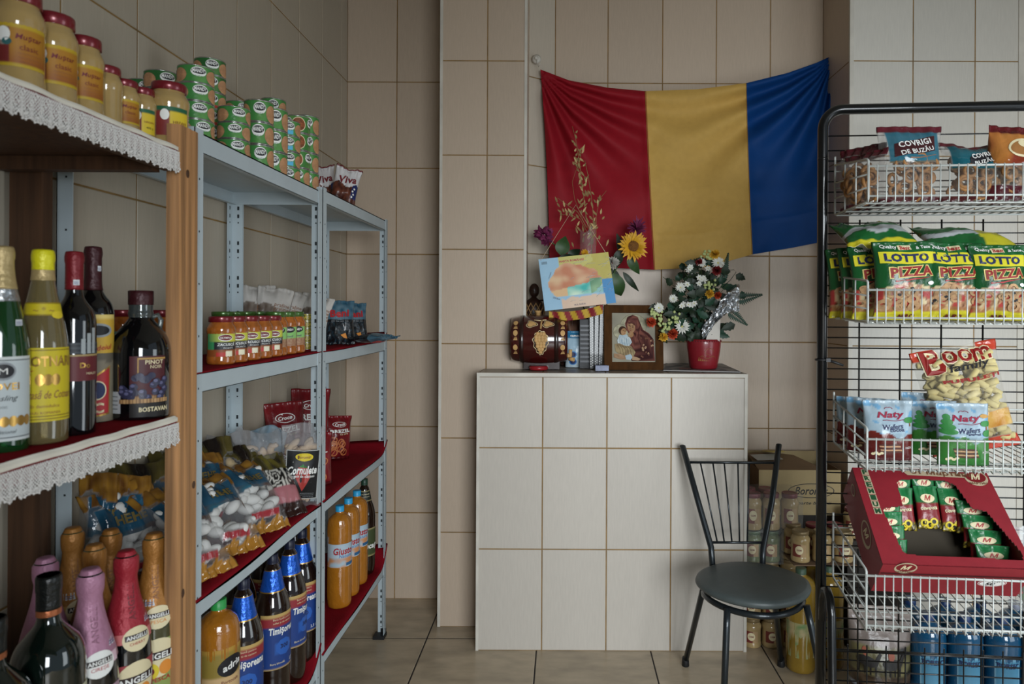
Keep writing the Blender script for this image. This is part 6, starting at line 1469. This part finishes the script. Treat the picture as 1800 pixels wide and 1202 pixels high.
def rbag(q, px0, px1, pytop, d, t, name, label, cat, col, texts, group, seed, lean=.1, roll=0, yaw=0, m=None, contents=None, cname='contents', grow=1.06, hs=1.0, lift=0, **kw):
    p, s = rk((px0+px1)/2, pytop, d); w_ = (px1-px0)/F*p.y*grow; z0 = bz(q, d)+lift; h = (p.z-z0)*hs/cos(lean); base = K(s, d, z0)
    if yaw == 0: pass
    base += -RN*(.0)
    return bag(name, label, cat, Bag(w_, h, t, seed, **kw), col, base, (-lean, roll, -RA+yaw), texts, group, m, contents, cname, 34, 44)

# --- basket 1: ring pretzel bags
M_RING = mat('ring_pretzel', '9a6c3c', .65, var=.35, vscale=50)
def k_ring(c, B):
    for k in range(26):
        u, v = R_.uniform(-.66, .66), .06+.55*((k+.5)/26); p = B.pos(u, v, 0); q = B.pos(u, v, 1); d = abs(q.y-p.y)
        M = Matrix.Rotation(R_.uniform(-1, 1), 3, 'Z') @ Matrix.Rotation(1.57+R_.uniform(-.6, .6), 3, 'X')
        c.torus((p.x*.92, (p.y+q.y)/2-R_.uniform(-.1, .3)*d, v*B.h+.008), .0145, .0048, M_RING, M, 12, 6)
    for k in range(8):
        u, v = R_.uniform(-.6, .6), R_.uniform(.07, .5); p = B.pos(u, v, 0)
        c.torus((p.x*.92, p.y+.006, v*B.h+.008), .0145, .0046, M_RING, Matrix.Rotation(1.57, 3, 'X'), 12, 6)
def c_cov(blue):
    def f(u, v, s):
        if v > .93: return (*C('5a1e28'), .95)
        if s == 0 and v > .52 and .10 < u < .93: return (*(C('2f6678') if blue == 1 else C('165764')) , .96) if v > .545 else (*C('6a5a3a'), .95)
        if v < .11: return (*C('4e1a22'), .93)
        if v > .8: return (.55, .54, .52, .3)
        return (.40, .38, .36, .12)
    return f
def t_cov(b, sf, w, h):
    b.shape(sf, [(-w*.31, h*.585), (w*.29, h*.66), (w*.32, h*.87), (-w*.29, h*.755)], mat('brown_panel_ink', '3f1a1e', .45), .0014)
    b.text(sf, 'COVRIGI', .0, h*.768, w*.50, M_WHITE, h*.078, .17, .0036, .02); b.text(sf, 'DE BUZĂU', .003, h*.672, w*.50, M_WHITE, h*.078, .17, .0036, .02)
    b.shape(sf, [(-w*.1, h*.56), (w*.3, h*.60), (w*.3, h*.605), (-w*.1, h*.575)], M_BROWN, .0014)
def t_cov2(b, sf, w, h):
    b.shape(sf, [(-w*.12, h*.56), (w*.30, h*.66), (w*.27, h*.84), (-w*.12, h*.70)], mat('dark_panel_ink', '1b1b20', .45), .0014)
    b.text(sf, 'COVRIGI', .006+w*.06, h*.755, w*.40, M_WHITE, h*.075, .25, .0036, .02); b.text(sf, 'BUZĂU', w*.10, h*.655, w*.32, M_WHITE, h*.075, .25, .0036, .02)
GC = 'clear bags of ring pretzels'
rbag(0, 1546, 1652, 222, .165, .085, 'pretzel_ring_bag', 'clear bag of ring pretzels with light blue header, tallest in the top basket', 'bag', c_cov(1), t_cov, GC, 101, .02, 0, .05, M_CLEAR, k_ring, 'ring_pretzels', wr=.8, gus=.5)
rbag(0, 1655, 1755, 247, .175, .08, 'pretzel_ring_bag', 'clear bag of ring pretzels with teal header, lower, in the middle of the top basket', 'bag', c_cov(2), t_cov2, GC, 102, .05, .05, .0, M_CLEAR, k_ring, 'ring_pretzels', wr=1.3, gus=.4, slump=.15)
def c_covs(u, v, s): return (*C('4e1a22'), .94) if v > .88 or v < .08 else (.40, .38, .36, .12)
rbag(0, 1487, 1545, 258, .065, .07, 'pretzel_ring_bag', 'clear bag of ring pretzels turned sideways at the back left of the top basket', 'bag', c_covs, None, GC, 103, .0, 0, -.9, M_CLEAR, k_ring, 'ring_pretzels', grow=1.5, wr=1.2)
rbag(0, 1488, 1550, 268, .15, .07, 'pretzel_ring_bag', 'clear bag of ring pretzels turned sideways, front left in the top basket', 'bag', c_covs, None, GC, 104, .05, 0, -1.15, M_CLEAR, k_ring, 'ring_pretzels', grow=1.55, wr=1.2)
def c_orange(u, v, s):
    if v > .9: return (*C('5a1a1e'), .96)
    if v > .42: return (*mixc(C('7d3524'), C('b5763a'), max(0, min(1, .5+2*nz(u*3, v*3, 3)))), .96)
    if v < .2: return (*C('4e1a22'), .94)
    return (.4, .38, .34, .15)
def t_orange(b, sf, w, h):
    b.ellipse(sf, 0, h*.70, w*.27, h*.13, M_CREAM, .0014, 22, .3); b.ellipse(sf, 0, h*.70, w*.24, h*.10, mat('light_brown_print', '9a6a3a', .5), .0018, 22, .3); b.ellipse(sf, 0, h*.75, w*.1, h*.05, M_CREAM, .0022)
rbag(0, 1732, 1830, 222, .19, .08, 'pretzel_ring_bag', 'brown and orange snack bag at the right end of the top basket', 'bag', c_orange, t_orange, None, 105, .05, .08, .1, M_CLEAR, k_ring, 'ring_pretzels', wr=1.1, gus=.4)

# --- basket 2: pizza snack bags
def c_lotto(u, v, s):
    g = mixc(C('1b5a2c'), C('123f20'), .5+nz(u*3, v*3, 1))
    if v < .09+.03*sin(u*3.1): return C('c2b82a')
    if s == 0 and v < .47-.08*abs(u-.5)*2:
        k = nz(u*9, v*11, 5)
        if v < .17 and .05 < u < .95: return C('9a6a42') if k > -.1 else C('c2a070')
        if k > .18: return C('a83a36')
        if k < -.28: return C('c9b890')
        return mixc(C('8a5f42'), C('b58a68'), .5+2*nz(u*22, v*22, 2))
    return g
M_RINGP = mat('ring_snack_print', 'b08a62', .6, var=.3, vscale=90)
def t_lotto(b, sf, w, h):
    b.text(sf, 'Quality', -w*.24, h*.925, w*.24, M_WHITE, None, -.05, .0016, .02); b.text(sf, '& Taste', w*.27, h*.925, w*.22, M_WHITE, None, .05, .0016, .02)
    b.shape(sf, [(-w*.10, h*.885), (w*.10, h*.90), (w*.08, h*.955), (-w*.11, h*.945)], M_CREAM, .0014); b.text(sf, 'Best', 0, h*.92, w*.16, M_RED, None, .03, .0020, .03, .2)
    b.patch(sf, -w*.40, w*.42, h*.715, h*.865, 10, 4, mat('yellow_band_ink', 'c9c02c', .4), None, .0012)
    b.text(sf, 'LOTTO', .005*w, h*.79, w*.68, M_NAVY, h*.105, 0, .0022, .05)
    b.text(sf, 'PIZZA', w*.06, h*.61, w*.70, mat('pizza_outline', 'd9c878', .5), h*.145, .05, .0016, .09, 0, h*.012); b.text(sf, 'PIZZA', w*.06, h*.61, w*.66, mat('pizza_red', '8a201c', .45), h*.125, .05, .0026, .035, 0, h*.012)
    b.shape(sf, [(-w*.2, h*.50), (w*.1, h*.535), (w*.40, h*.545), (w*.1, h*.52), (-w*.2, h*.475)], M_RED, .0020)
    b.ellipse(sf, w*.36, h*.46, w*.06, h*.025, M_WHITE, .0018, 9)
    for k in range(11):
        u, v, r = R_.uniform(-.38, .38)*w, R_.uniform(.15, .42)*h, w*R_.uniform(.075, .115); n = 14; a0 = R_.uniform(0, 3); fl_ = R_.uniform(.6, 1)
        for e in range(n):
            c0, c1 = 2*pi*e/n+a0, 2*pi*(e+1)/n+a0
            b.shape(sf, [(u+r*cos(c0), v+r*fl_*sin(c0)), (u+r*cos(c1), v+r*fl_*sin(c1)), (u+r*.5*cos(c1), v+r*.5*fl_*sin(c1)), (u+r*.5*cos(c0), v+r*.5*fl_*sin(c0))], M_RINGP, .0016+.00015*k)
    for k in range(4): b.ellipse(sf, w*R_.uniform(-.35, .4), h*R_.uniform(.2, .4), w*.025, w*.022, M_BLACK, .0036, 10)
    b.text(sf, 'ARRO', w*.0, h*.045, w*.26, M_WINE, None, 0, .0016, .04)
GL_ = 'green pizza snack bags'
rbag(1, 1541, 1641, 424, .20, .062, 'pizza_snack_bag', 'green pizza snack bag facing forward at the front left corner of its basket', 'bag', c_lotto, t_lotto, GL_, 121, .03, -.01, 0, grow=1.1, wr=.8)
rbag(1, 1624, 1722, 425, .195, .062, 'pizza_snack_bag', 'green pizza snack bag with crumpled top, in the middle of the front row', 'bag', c_lotto, t_lotto, GL_, 122, .05, .03, .04, grow=1.12, wr=1.3)
rbag(1, 1710, 1796, 430, .205, .06, 'pizza_snack_bag', 'green pizza snack bag right of the crumpled one in the front row', 'bag', c_lotto, t_lotto, GL_, 123, .03, 0, -.02, grow=1.14, wr=.8)
rbag(1, 1790, 1876, 432, .20, .06, 'pizza_snack_bag', 'green pizza snack bag cut by the right edge of the photo', 'bag', c_lotto, t_lotto, GL_, 124, .03, 0, 0, grow=1.1)
for i, (a, c, tp, d, yw, lab) in enumerate(((1508, 1596, 428, .152, -.16, 'green pizza snack bag directly behind and left of the front left one'), (1488, 1572, 431, .105, -.22, 'green pizza snack bag second from the left end of its basket, mostly covered'), (1466, 1546, 434, .055, -.28, 'green pizza snack bag at the left end against the mesh, mostly covered'))):
    rbag(1, a, c, tp, d, .05, 'pizza_snack_bag', lab, 'bag', c_lotto, t_lotto, GL_, 125+i, .06, -.06, yw, grow=1.15, wr=1.2)
for i, (a, c, tp, d, lab) in enumerate(((1600, 1690, 445, .075, 'green pizza snack bag standing in the back row behind the crumpled one'), (1700, 1790, 445, .075, 'green pizza snack bag standing in the back row at the right'))):
    rbag(1, a, c, tp, d, .055, 'pizza_snack_bag', lab, 'bag', c_lotto, t_lotto, GL_, 131+i, .02, 0, 0)
def c_lottob(u, v, s):
    if s == 1 or abs(v-.42+.2*nz(u*3, v*3, 2)) < .10: return C('a9adae')
    return C('c2b82a') if v < .12 else C('1b5a2c')
def c_lottoy(u, v, s):
    if u > .62-.1*v: return C('b5ad2a')
    if abs(v-.35+.15*nz(u*3, v*3, 4)) < .09: return C('b4b8ba')
    return C('5a2a20') if u > .5 and v > .6 else C('1b5a2c')
def t_lottob(b, sf, w, h):
    b.patch(sf, w*.12, w*.48, h*.68, h*.80, 6, 3, mat('yellow_band_ink'), None, .0014); b.text(sf, 'LOTTO', w*.3, h*.74, w*.28, M_NAVY, None, 0, .0022, .05)
p, s = rk(1556, 432, .17); bag('pizza_snack_bag', 'green pizza snack bag lying on its side on top of the pile, showing silver film', 'bag', Bag(.19, .17, .055, 141, wr=1.8), c_lottob, K(s, .17, p.z), (-1.12, -.06, -RA), t_lottob, GL_)
p, s = rk(1716, 434, .15); bag('pizza_snack_bag', 'green and yellow pizza snack bag lying across the back row, yellow end right', 'bag', Bag(.25, .15, .05, 142, wr=1.6), c_lottoy, K(s, .15, p.z), (-1.18, .06, -RA), None, GL_)

# --- basket 3: wafers and puffs
def c_naty(base, base2):
    def f(u, v, s):
        hill = .43+.05*sin(u*7)+.03*sin(u*17)
        if v > hill:
            if nz(u*5, v*7, 3) > .33: return C('6b98b8')
            return mixc(C('8ba6b6'), C('9aaab4'), v)
        return mixc(C(base), C(base2), min(1, max(0, 1-v/hill)))
    return f
def t_naty(kind):
    def f(b, sf, w, h):
        b.text(sf, 'Naty', 0, h*.76, w*.52, mat('naty_wine', '8a1a38', .45), h*.13, .03, .0016, .03, .25); b.tube([sf(w*(-.16+.08*k), h*(.685+.008*sin(k*1.6)), .0014) for k in range(6)], .0008, mat('naty_wine'), 4)
        b.tube([sf(w*(-.02+.075*cos(a)-.0), h*(.86+.03*abs(sin(a))-.012*(abs(cos(a)) < .3)), .0012) for a in [pi*k/10 for k in range(11)]], .0008, mat('naty_wine'), 4)
        b.text(sf, 'Wafers', w*.02, h*.585, w*.40, M_NAVY, h*.085, .08, .0014, .02, .15); b.text(sf, 'cocoa' if kind == 'c' else 'hazelnut', w*.10, h*.525, w*.28, M_NAVY, None, 0, .0014, .02)
        b.ellipse(sf, w*.36, h*.68, w*.12, h*.05, M_GREEN, .0012, 11); b.shape(sf, [(w*.35, h*.58), (w*.38, h*.58), (w*.375, h*.64), (w*.355, h*.64)], M_BROWN, .0012)
        if kind == 'h':
            for k in range(4): b.ellipse(sf, -w*.33, h*(.78-.075*k), w*(.06+.03*k), h*.05, M_GREEN, .0012+.0002*k, 12)
            b.ellipse(sf, w*.38, h*.52, w*.1, h*.06, M_GREEN, .0012, 12); b.ellipse(sf, w*.34, h*.80, w*.09, h*.035, mat('leaf_tan_ink', 'b58a4a', .5), .0014, 7)
        wf = mat('wafer_print', 'b58a68', .6); wd = mat('wafer_dark_print', '4a2018', .5)
        for k in range(3):
            for q in range(5): b.shape(sf, [(w*(-.2+.13*k-.012*q), h*(.13+.03*q)), (w*(-.06+.13*k-.012*q), h*(.13+.03*q)), (w*(-.07+.13*k-.012*q), h*(.155+.03*q)), (w*(-.21+.13*k-.012*q), h*(.155+.03*q))], wf if q % 2 else wd, .0014+.0001*k)
        for q in range(4): b.ellipse(sf, w*(-.34+.05*q), h*(.10+.02*(q % 2)), w*.035, h*.022, M_CREAM, .0016, 10)
        b.text(sf, 'NOU', w*.33, h*.22, w*.14, M_WHITE, None, .1, .0014)
    return f
GN = 'wafer bags in the third basket'
nc, nh = c_naty('6a241c', '4a1014'), c_naty('3f7a34', '2a6a2c')
rbag(2, 1522, 1602, 704, .185, .06, 'wafer_bag', 'sky blue and brown cocoa wafer bag at the front of its basket', 'bag', nc, t_naty('c'), GN, 151, .06, 0, 0, gus=.7, wr=.7, grow=1.08)
rbag(2, 1502, 1560, 700, .115, .055, 'wafer_bag', 'sky blue and brown cocoa wafer bag directly behind the front cocoa one', 'bag', nc, t_naty('c'), GN, 152, .05, 0, -.35, gus=.7, wr=.8, grow=1.45)
rbag(2, 1480, 1540, 698, .05, .055, 'wafer_bag', 'sky blue and brown cocoa wafer bag rearmost at the left, against the mesh', 'bag', nc, t_naty('c'), GN, 153, .0, 0, -.45, gus=.7, wr=.8, grow=1.3)
rbag(2, 1650, 1736, 709, .215, .06, 'wafer_bag', 'sky blue and green hazelnut wafer bag at the front of its basket', 'bag', nh, t_naty('h'), GN, 154, .05, 0, .02, gus=.7, wr=.7, grow=1.08)
rbag(2, 1604, 1680, 705, .125, .055, 'wafer_bag', 'sky blue and green hazelnut wafer bag between and behind the two front bags', 'bag', nh, t_naty('h'), GN, 155, .05, 0, .05, gus=.7, wr=.8, grow=1.08)
rbag(2, 1583, 1652, 690, .05, .055, 'wafer_bag', 'sky blue wafer bag standing highest behind the green hazelnut ones', 'bag', nh, t_naty('h'), GN, 156, .0, .04, 0, gus=.7, wr=1.2)
M_PUFF = mat('pale_corn_puff', 'c2b27a', .85, var=.15, vscale=30)
def k_puff(c, B):
    for k in range(190):
        u, v = R_.uniform(-.86, .86), .05+.82*((k+.5)/190); p = B.pos(u, v, 0); q = B.pos(u, v, 1); d = abs(q.y-p.y); a = R_.uniform(-.9, .9); dr = Vector((cos(a), R_.uniform(-.25, .25), sin(a)))
        ln = R_.uniform(.013, .02); cc_ = Vector((p.x*.94, (p.y+q.y)/2-R_.uniform(-.15, .38)*d, v*B.h+.004)); c.tube([cc_-dr*ln, cc_-dr*ln*.9, cc_+dr*ln*.9, cc_+dr*ln], [.005, .009, .009, .005], M_PUFF, 8)
def c_boom(u, v, s):
    if v < .12: return (*C('b5402e'), .95)
    if v > .90 and (u < .3 or u > .76): return (*C('b5402e'), .95)
    if s == 0 and .2 < v < .36 and nz(u*3, v*5, 3) > -.25: return (*mixc(C('b57a2e'), C('d0a85a'), .5+nz(u*7, v*7, 2)), .8)
    return (.5, .48, .4, .12)
def t_boom(b, sf, w, h):
    mr = mat('boom_red', '8a1f1c', .4)
    for k, (ch_, x, sz, dy) in enumerate((('B', -.26, .22, .0), ('o', -.07, .15, .012), ('o', .09, .15, .008), ('m', .27, .20, -.002))):
        b.text(sf, ch_, w*x, h*(.895+dy), w*sz*1.12, M_CREAM, None, 0, .0022, .06); b.text(sf, ch_, w*x, h*(.895+dy), w*sz, mr, None, 0, .0040, .015)
    b.text(sf, 'family', w*.10, h*.80, w*.46, M_BLACK, h*.085, .03, .0024, .02, .2); b.text(sf, 'PUFULEȚI', w*.08, h*.685, w*.66, mr, h*.045, -.02, .0024, .05)
p, s = rk(1692, 612, .10); p2, s2 = rk(1712, 800, .13)
h_ = (p.z-bz(2, .10))*1.03
bag('puffs_bag', 'large clear bag of pale corn puffs with red corners, tallest in the third basket', 'bag', Bag(.225, h_, .10, 161, cb=.05, ct=.05, wr=.7), c_boom, K(s+.045, .085, bz(2, .085)), (-.08, -.20, -RA-.08), t_boom, None, M_CLEAR, k_puff, 'corn_puffs', 40, 56)

# --- basket 4: red display box with seed packs
A = rk(1552, 992, .268)[0]; Bk = rk(1484, 821, .040)[0]
slope = atan2(Bk.z-A.z, (A-Bk).dot(RN)); DL = sqrt((Bk.z-A.z)**2+((A-Bk).dot(RN))**2); WL = .355; TK = .125
A = A+RE*.0
bx_ = thing('display_box', 'red cardboard display box tilted in the lowest basket with a cut-out window', 'box', A, (slope, 0, -RA))
M_RBOX = mat('red_printed_card', '86202a', .5, var=.08, vscale=30, bump=.05, bscale=200); M_RIN = mat('grey_card_inside', '4a4338', .9)
sk = -.0   # local: x across, y up the slope, z out of the top face; top face at z=0
win = [(.30, .845), (.335, .87), (.45, .885), (.66, .875), (.72, .83), (.74, .74), (.77, .58), (.86, .55), (.965, .16), (.955, .085), (.19, .10), (.165, .13), (.125, .53), (.15, .56), (.28, .585)]
def inp(x, y):
    r = False; j = len(win)-1
    for i in range(len(win)):
        (xi, yi), (xj, yj) = win[i], win[j]
        if (yi > y) != (yj > y) and x < (xj-xi)*(y-yi)/(yj-yi)+xi: r = not r
        j = i
    return r
b = MB(); NX, NY = 110, 96
for z, m in ((0, M_RBOX), (-.002, M_RIN)):
    ids = {}
    def gid(i, j):
        if (i, j) not in ids: ids[(i, j)] = b.vert((WL*i/NX, DL*j/NY, z))
        return ids[(i, j)]
    for j in range(NY):
        for i in range(NX):
            if not inp((i+.5)/NX, (j+.5)/NY): b.face([gid(i, j), gid(i+1, j), gid(i+1, j+1), gid(i, j+1)], m, False)
ts = lambda u, v, off=0: Vector((u, v, off))
mo1 = mat('box_cream_print', 'b5a488', .5); mo2 = mat('box_brown_print', '6a4630', .5)
b.shape(ts, [(WL*.38, DL*.955), (WL*.42, DL*.99), (WL*.93, DL*.945), (WL*.95, DL*.90), (WL*.88, DL*.905), (WL*.40, DL*.925)], mo1, .0008)
b.text(ts, 'от Мартина', WL*.66, DL*.948, WL*.46, mo2, .020, -.05, .0014, .03)
def emblem(ts_, u, v, k): b.ellipse(ts_, u, v, .030*k, .026*k, mo1, .0008, 24); b.ellipse(ts_, u, v+.003*k, .026*k, .018*k, mat('box_dark_red', '74161d', .5), .0011, 24); b.text(ts_, 'М', u, v+.004*k, .028*k, M_CREAM, .020*k, 0, .0015, .03, .3); b.text(ts_, 'МАРТИН', u, v-.018*k, .045*k, mo2, .007*k, 0, .0016, .03)
emblem(ts, WL*.90, DL*.91, 1.0); 
for k, ch_ in enumerate('PREMIUM'): cy_ = DL*(.945-.0705*k); b.shape(ts, [(WL*.085-.0095, cy_-.0095), (WL*.085+.0095, cy_-.0095), (WL*.085+.0095, cy_+.0095), (WL*.085-.0095, cy_+.0095)], mo1, .0009); b.text(ts, ch_, WL*.085, cy_, .014, mat('premium_green', '1f4a2c', .5), .0155, 0, .0016, .05)
b.build('top_panel', bx_)
b = MB(); b.box2((0, 0, -TK), (WL, .003, 0), M_RBOX); ff = lambda u, v, off=0: Vector((u, -off, v))
b.box2((.004, -.0012, -.040), (WL-.004, .0, -.036), mat('box_fold_shadow', '4a0f14', .7))
emblem(ff, WL*.16, -.012, .9)
b.ellipse(ff, WL*.78, -.066, .034, .0155, M_WHITE, .0008, 26, .06); b.ellipse(ff, WL*.78, -.066, .032, .0135, M_RED, .0012, 26, .06); b.ellipse(ff, WL*.78, -.066, .030, .0118, M_WHITE, .0015, 26, .06); b.text(ff, '50', WL*.765, -.068, .024, M_BLACK, .014, 0, .002, .04, .3); b.text(ff, 'штук', WL*.80, -.058, .020, M_BLACK, None, 0, .002)
b.build('front_panel', bx_)
b = MB(); b.box2((0, .003, -TK), (.003, DL, -.0021), M_RBOX); sd = lambda u, v, off=0: Vector((-off, DL-u, v))
b.ellipse(sd, DL*.62, -.045, .038, .034, mo1, .0008, 24); b.ellipse(sd, DL*.62, -.042, .033, .025, mat('box_dark_red'), .0011, 24); b.text(sd, 'М', DL*.62, -.040, .034, M_CREAM, .026, 0, .0015, .03, .3); b.ellipse(sd, DL*.16, -.04, .018, .016, mo1, .0008, 20); b.ellipse(sd, DL*.16, -.04, .014, .012, mat('box_dark_red'), .0011, 20)
b.build('side_panel', bx_)
b = MB(); b.box2((WL-.003, .003, -TK), (WL, DL, -.0021), M_RBOX); b.build('side_panel', bx_)
b = MB(); b.box2((.003, DL-.003, -TK), (WL-.003, DL, -.0021), M_RBOX); b.build('back_panel', bx_)
b = MB(); b.box2((.003, .003, -TK), (WL-.003, DL-.003, -TK+.003), M_RIN); b.build('bottom_panel', bx_)['label'] = 'bare grey card floor'
MBX = Matrix.Translation(A) @ Matrix.Rotation(-RA, 4, 'Z') @ Matrix.Rotation(slope, 4, 'X')
def c_seed(u, v, s):
    if v > .80: return C('1f6a3a') if v < .96 else C('3f8a5a')
    if v < .22: return C('8a7a2a') if nz(u*12, v*12, 2) > 0 else C('2a2418')
    return C('7d2024') if v < .62 else C('226a3a')
def t_seed(b, sf, w, h):
    b.ellipse(sf, 0, h*.72, w*.28, h*.10, M_CREAM, .0010, 16); b.text(sf, 'М', 0, h*.73, w*.28, M_RED, h*.12, 0, .0016, .02, .3); b.text(sf, 'семечки', 0, h*.48, w*.66, M_CREAM, h*.08, .08, .0014, .03)
    for x, y in ((-.22, .14), (.14, .17), (-.02, .09)): b.ellipse(sf, w*x, h*y, w*.15, h*.09, M_YEL, .0010, 12); b.ellipse(sf, w*x, h*y, w*.08, h*.05, M_BLACK, .0014, 10)
GS = 'green and red seed packs in the red box'
def pack(x, y, z, rx, rz, w_, h_, lab, sd, ry=0, t_=.016):
    z -= .020
    M = MBX @ Matrix.Translation((x, y, z)) @ Matrix.Rotation(rz, 4, 'Z') @ Matrix.Rotation(ry, 4, 'Y') @ Matrix.Rotation(rx, 4, 'X'); e = M.to_euler()
    bag('seed_pack', lab, 'packet', Bag(w_, h_, t_, sd, wr=.8), c_seed, M.to_translation(), e, t_seed, GS, nu=16, nv=22)
# standing packs against the back, facing the viewer (z of the pack runs up the slope)
fb = -TK+.008
for i, (x, y, z, lab) in enumerate(((.118, .150, -.060, 'red and green seed pack standing left in the box window'), (.187, .158, -.060, 'red and green seed pack standing in the middle of the box window'), (.248, .152, -.060, 'red and green seed pack standing right of the middle in the box window'))):
    pack(x, y, z, -1.57+.55, 0, .066, .112, lab, 201+i)
for i, (x, y, z, lab) in enumerate(((.125, .215, -.055, 'seed pack in the rear left of the box, behind the standing left one'), (.19, .222, -.055, 'seed pack in the rear middle of the box, mostly showing its green top'), (.25, .215, -.055, 'seed pack in the rear right of the box, mostly showing its green top'))):
    pack(x, y, z, -1.57+.75, 0, .066, .095, lab, 211+i)
for i in range(5): pack(.060+.004*i, .030+.038*i, -.075+.006*i, -.9, .05, .085, .085, f'seed pack in the left column of the box, {("nearest the front edge", "second from the front", "third from the front", "fourth from the front", "farthest from the front")[i]}', 221+i)
for i in range(4): pack(.302-.004*i, .024+.040*i, -.075+.006*i, -.9, -.05, .085, .085, f'seed pack in the right column of the box, {("nearest the front edge", "second from the front", "third from the front", "farthest from the front")[i]}', 231+i)
# clear vegetable bag to the right of the box
M_VEG = mat('mixed_candy', '8f8a5a', .6, var=.6, vscale=25)
def k_veg(c, B):
    for k in range(22):
        u, v = R_.uniform(-.6, .6), .06+.62*((k+.5)/22); p = B.pos(u, v, 0); q = B.pos(u, v, 1); d = abs(q.y-p.y)
        c.sphere((p.x*.9, (p.y+q.y)/2+R_.uniform(-.2, .1)*d, v*B.h+.006), min(.019, max(.008, d*.25)), (M_VEG, mat('red_candy', '9a3030', .5), mat('green_candy', '4a6a3a', .5), mat('cream_candy', 'b5a890', .6))[k % 4], 8, 6)
def c_clear(u, v, s): return (.75, .76, .77, .14 if v < .72 else .32)
for i, (x0, x1, tp, d, lab) in enumerate(((1772, 1860, 925, .15, 'clear knotted bag of mixed sweets at the right of the red box'),)):
    p, s = rk(1815, tp, d); s = max(s, A.x*0+(A-RO).dot(RE)+WL+.062)
    bag('sweets_bag', lab, 'bag', Bag(.125, p.z-bz(3, d), .09, 241, wr=2, gus=.4, ct=.2), c_clear, K(s, d, bz(3, d)), (0, 0, -RA), None, None, M_CLEAR, k_veg, 'sweets')

# --- below the rack: a second low wire basket, printed bag and water bottles
b = MB(); low = thing('low_wire_tray', 'black wire tray at the bottom of the rack near the floor', 'tray', RO, (0, 0, -RA))
zl = rk(1600, 1165, .10)[0].z
for k in range(9): d = .02+.028*k; b.tube([lk(.02, d, zl-.13), lk(RW-.02, d, zl-.13)], .002, M_RB, 6)
for k in range(14): s = .02+(RW-.04)*k/13; b.tube([lk(s, .01, zl), lk(s, .01, zl-.13), lk(s, .25, zl-.13), lk(s, .25, zl-.02)], .002, M_RB, 6)
for d in (.01, .25): b.tube([lk(.02, d, zl-.02), lk(RW-.02, d, zl-.02)], .0026, M_RB, 6)
b.build('wire_tray_mesh', low)
def l_borsec(b, sf, Rr, H):
    b.patch(sf, -Rr*.75, Rr*.75, H*.26, H*.70, 12, 10, M_PAPER, lambda a, c: C('7fa8bc') if c > .9 or c < .05 or a < .05 or a > .95 else mixc(C('5d90aa'), C('3a7898'), c)); b.text(sf, 'BORSEC', 0, H*.63, Rr*1.25, M_NAVY, H*.045, 0, .0009, .03)
wx = [P(1622, 1150, 2.25).x+.113*k for k in range(4)]
for r_ in range(2):
    for k, x in enumerate(wx):
        bottle('water_bottle', f'blue plastic water bottle behind the mesh, {ORD[k]} from the left in the {"front" if r_ == 0 else "back"} row', (x, 2.22+.115*r_-.01*k, .001), -.15, 'juice', .053, .375, G_BLUEW, 'blue water bottles behind the rack', [('cap', .945, 1.0, .002, mat('navy_cap', '16305a', .4), True)], [('paper_label', 'bor', l_borsec)])
b = MB(); b.box2((wx[0]-.06, 2.13, .337), (wx[3]+.06, 2.37, .345), mat('blue_film_sheet', '1a5a8a', .25)); #o = b.build('film_sheet')
def c_print(u, v, s):
    if v > .93: return C('8a7f78')
    if v > .70: return mixc(C('6d625c'), C('857a74'), .5+nz(u*5, v*5, 3))
    if v < .48: return mixc(C('33261c'), C('4f4030'), .5+2*nz(u*9, v*9, 2)) if v > .33+.06*(2*u-1)**2 else (C('8d96a4') if v > .305+.06*(2*u-1)**2 else C('2a1a16'))
    return mixc(C('6a6444'), C('3f3a26'), .5+2*nz(u*6, v*8, 3))
def t_print(b, sf, w, h):
    hm = mat('dark_horse_print', '16120f', .6)
    for x, m in ((-.26, hm), (.10, hm)):
        b.ellipse(sf, w*x, h*.60, w*.14, h*.04, hm, .0014, 14); b.shape(sf, [(w*(x+.10), h*.61), (w*(x+.19), h*.68), (w*(x+.22), h*.665), (w*(x+.14), h*.58)], hm, .0016)
        for k in range(4): b.shape(sf, [(w*(x-.12+.075*k), h*.59), (w*(x-.09+.075*k), h*.59), (w*(x-.10+.075*k), h*.49), (w*(x-.115+.075*k), h*.49)], hm, .0015)
    b.ellipse(sf, w*.10, h*.66, w*.05, h*.035, mat('rider_print', '8a4a34', .6), .0020, 12); b.ellipse(sf, w*-.28, h*.67, w*.04, h*.035, mat('rider_print'), .0020, 12)
p = P(1546, 1065, 2.24); bag('printed_bag', 'dark bag printed with horses and riders on the floor behind the mesh', 'bag', Bag(.20, p.z, .14, 251, gus=.8, wr=.6, ct=.1), c_print, (p.x, 2.24, .001), (0, 0, -.15), t_print, None)
print('objects', len(bpy.data.objects))
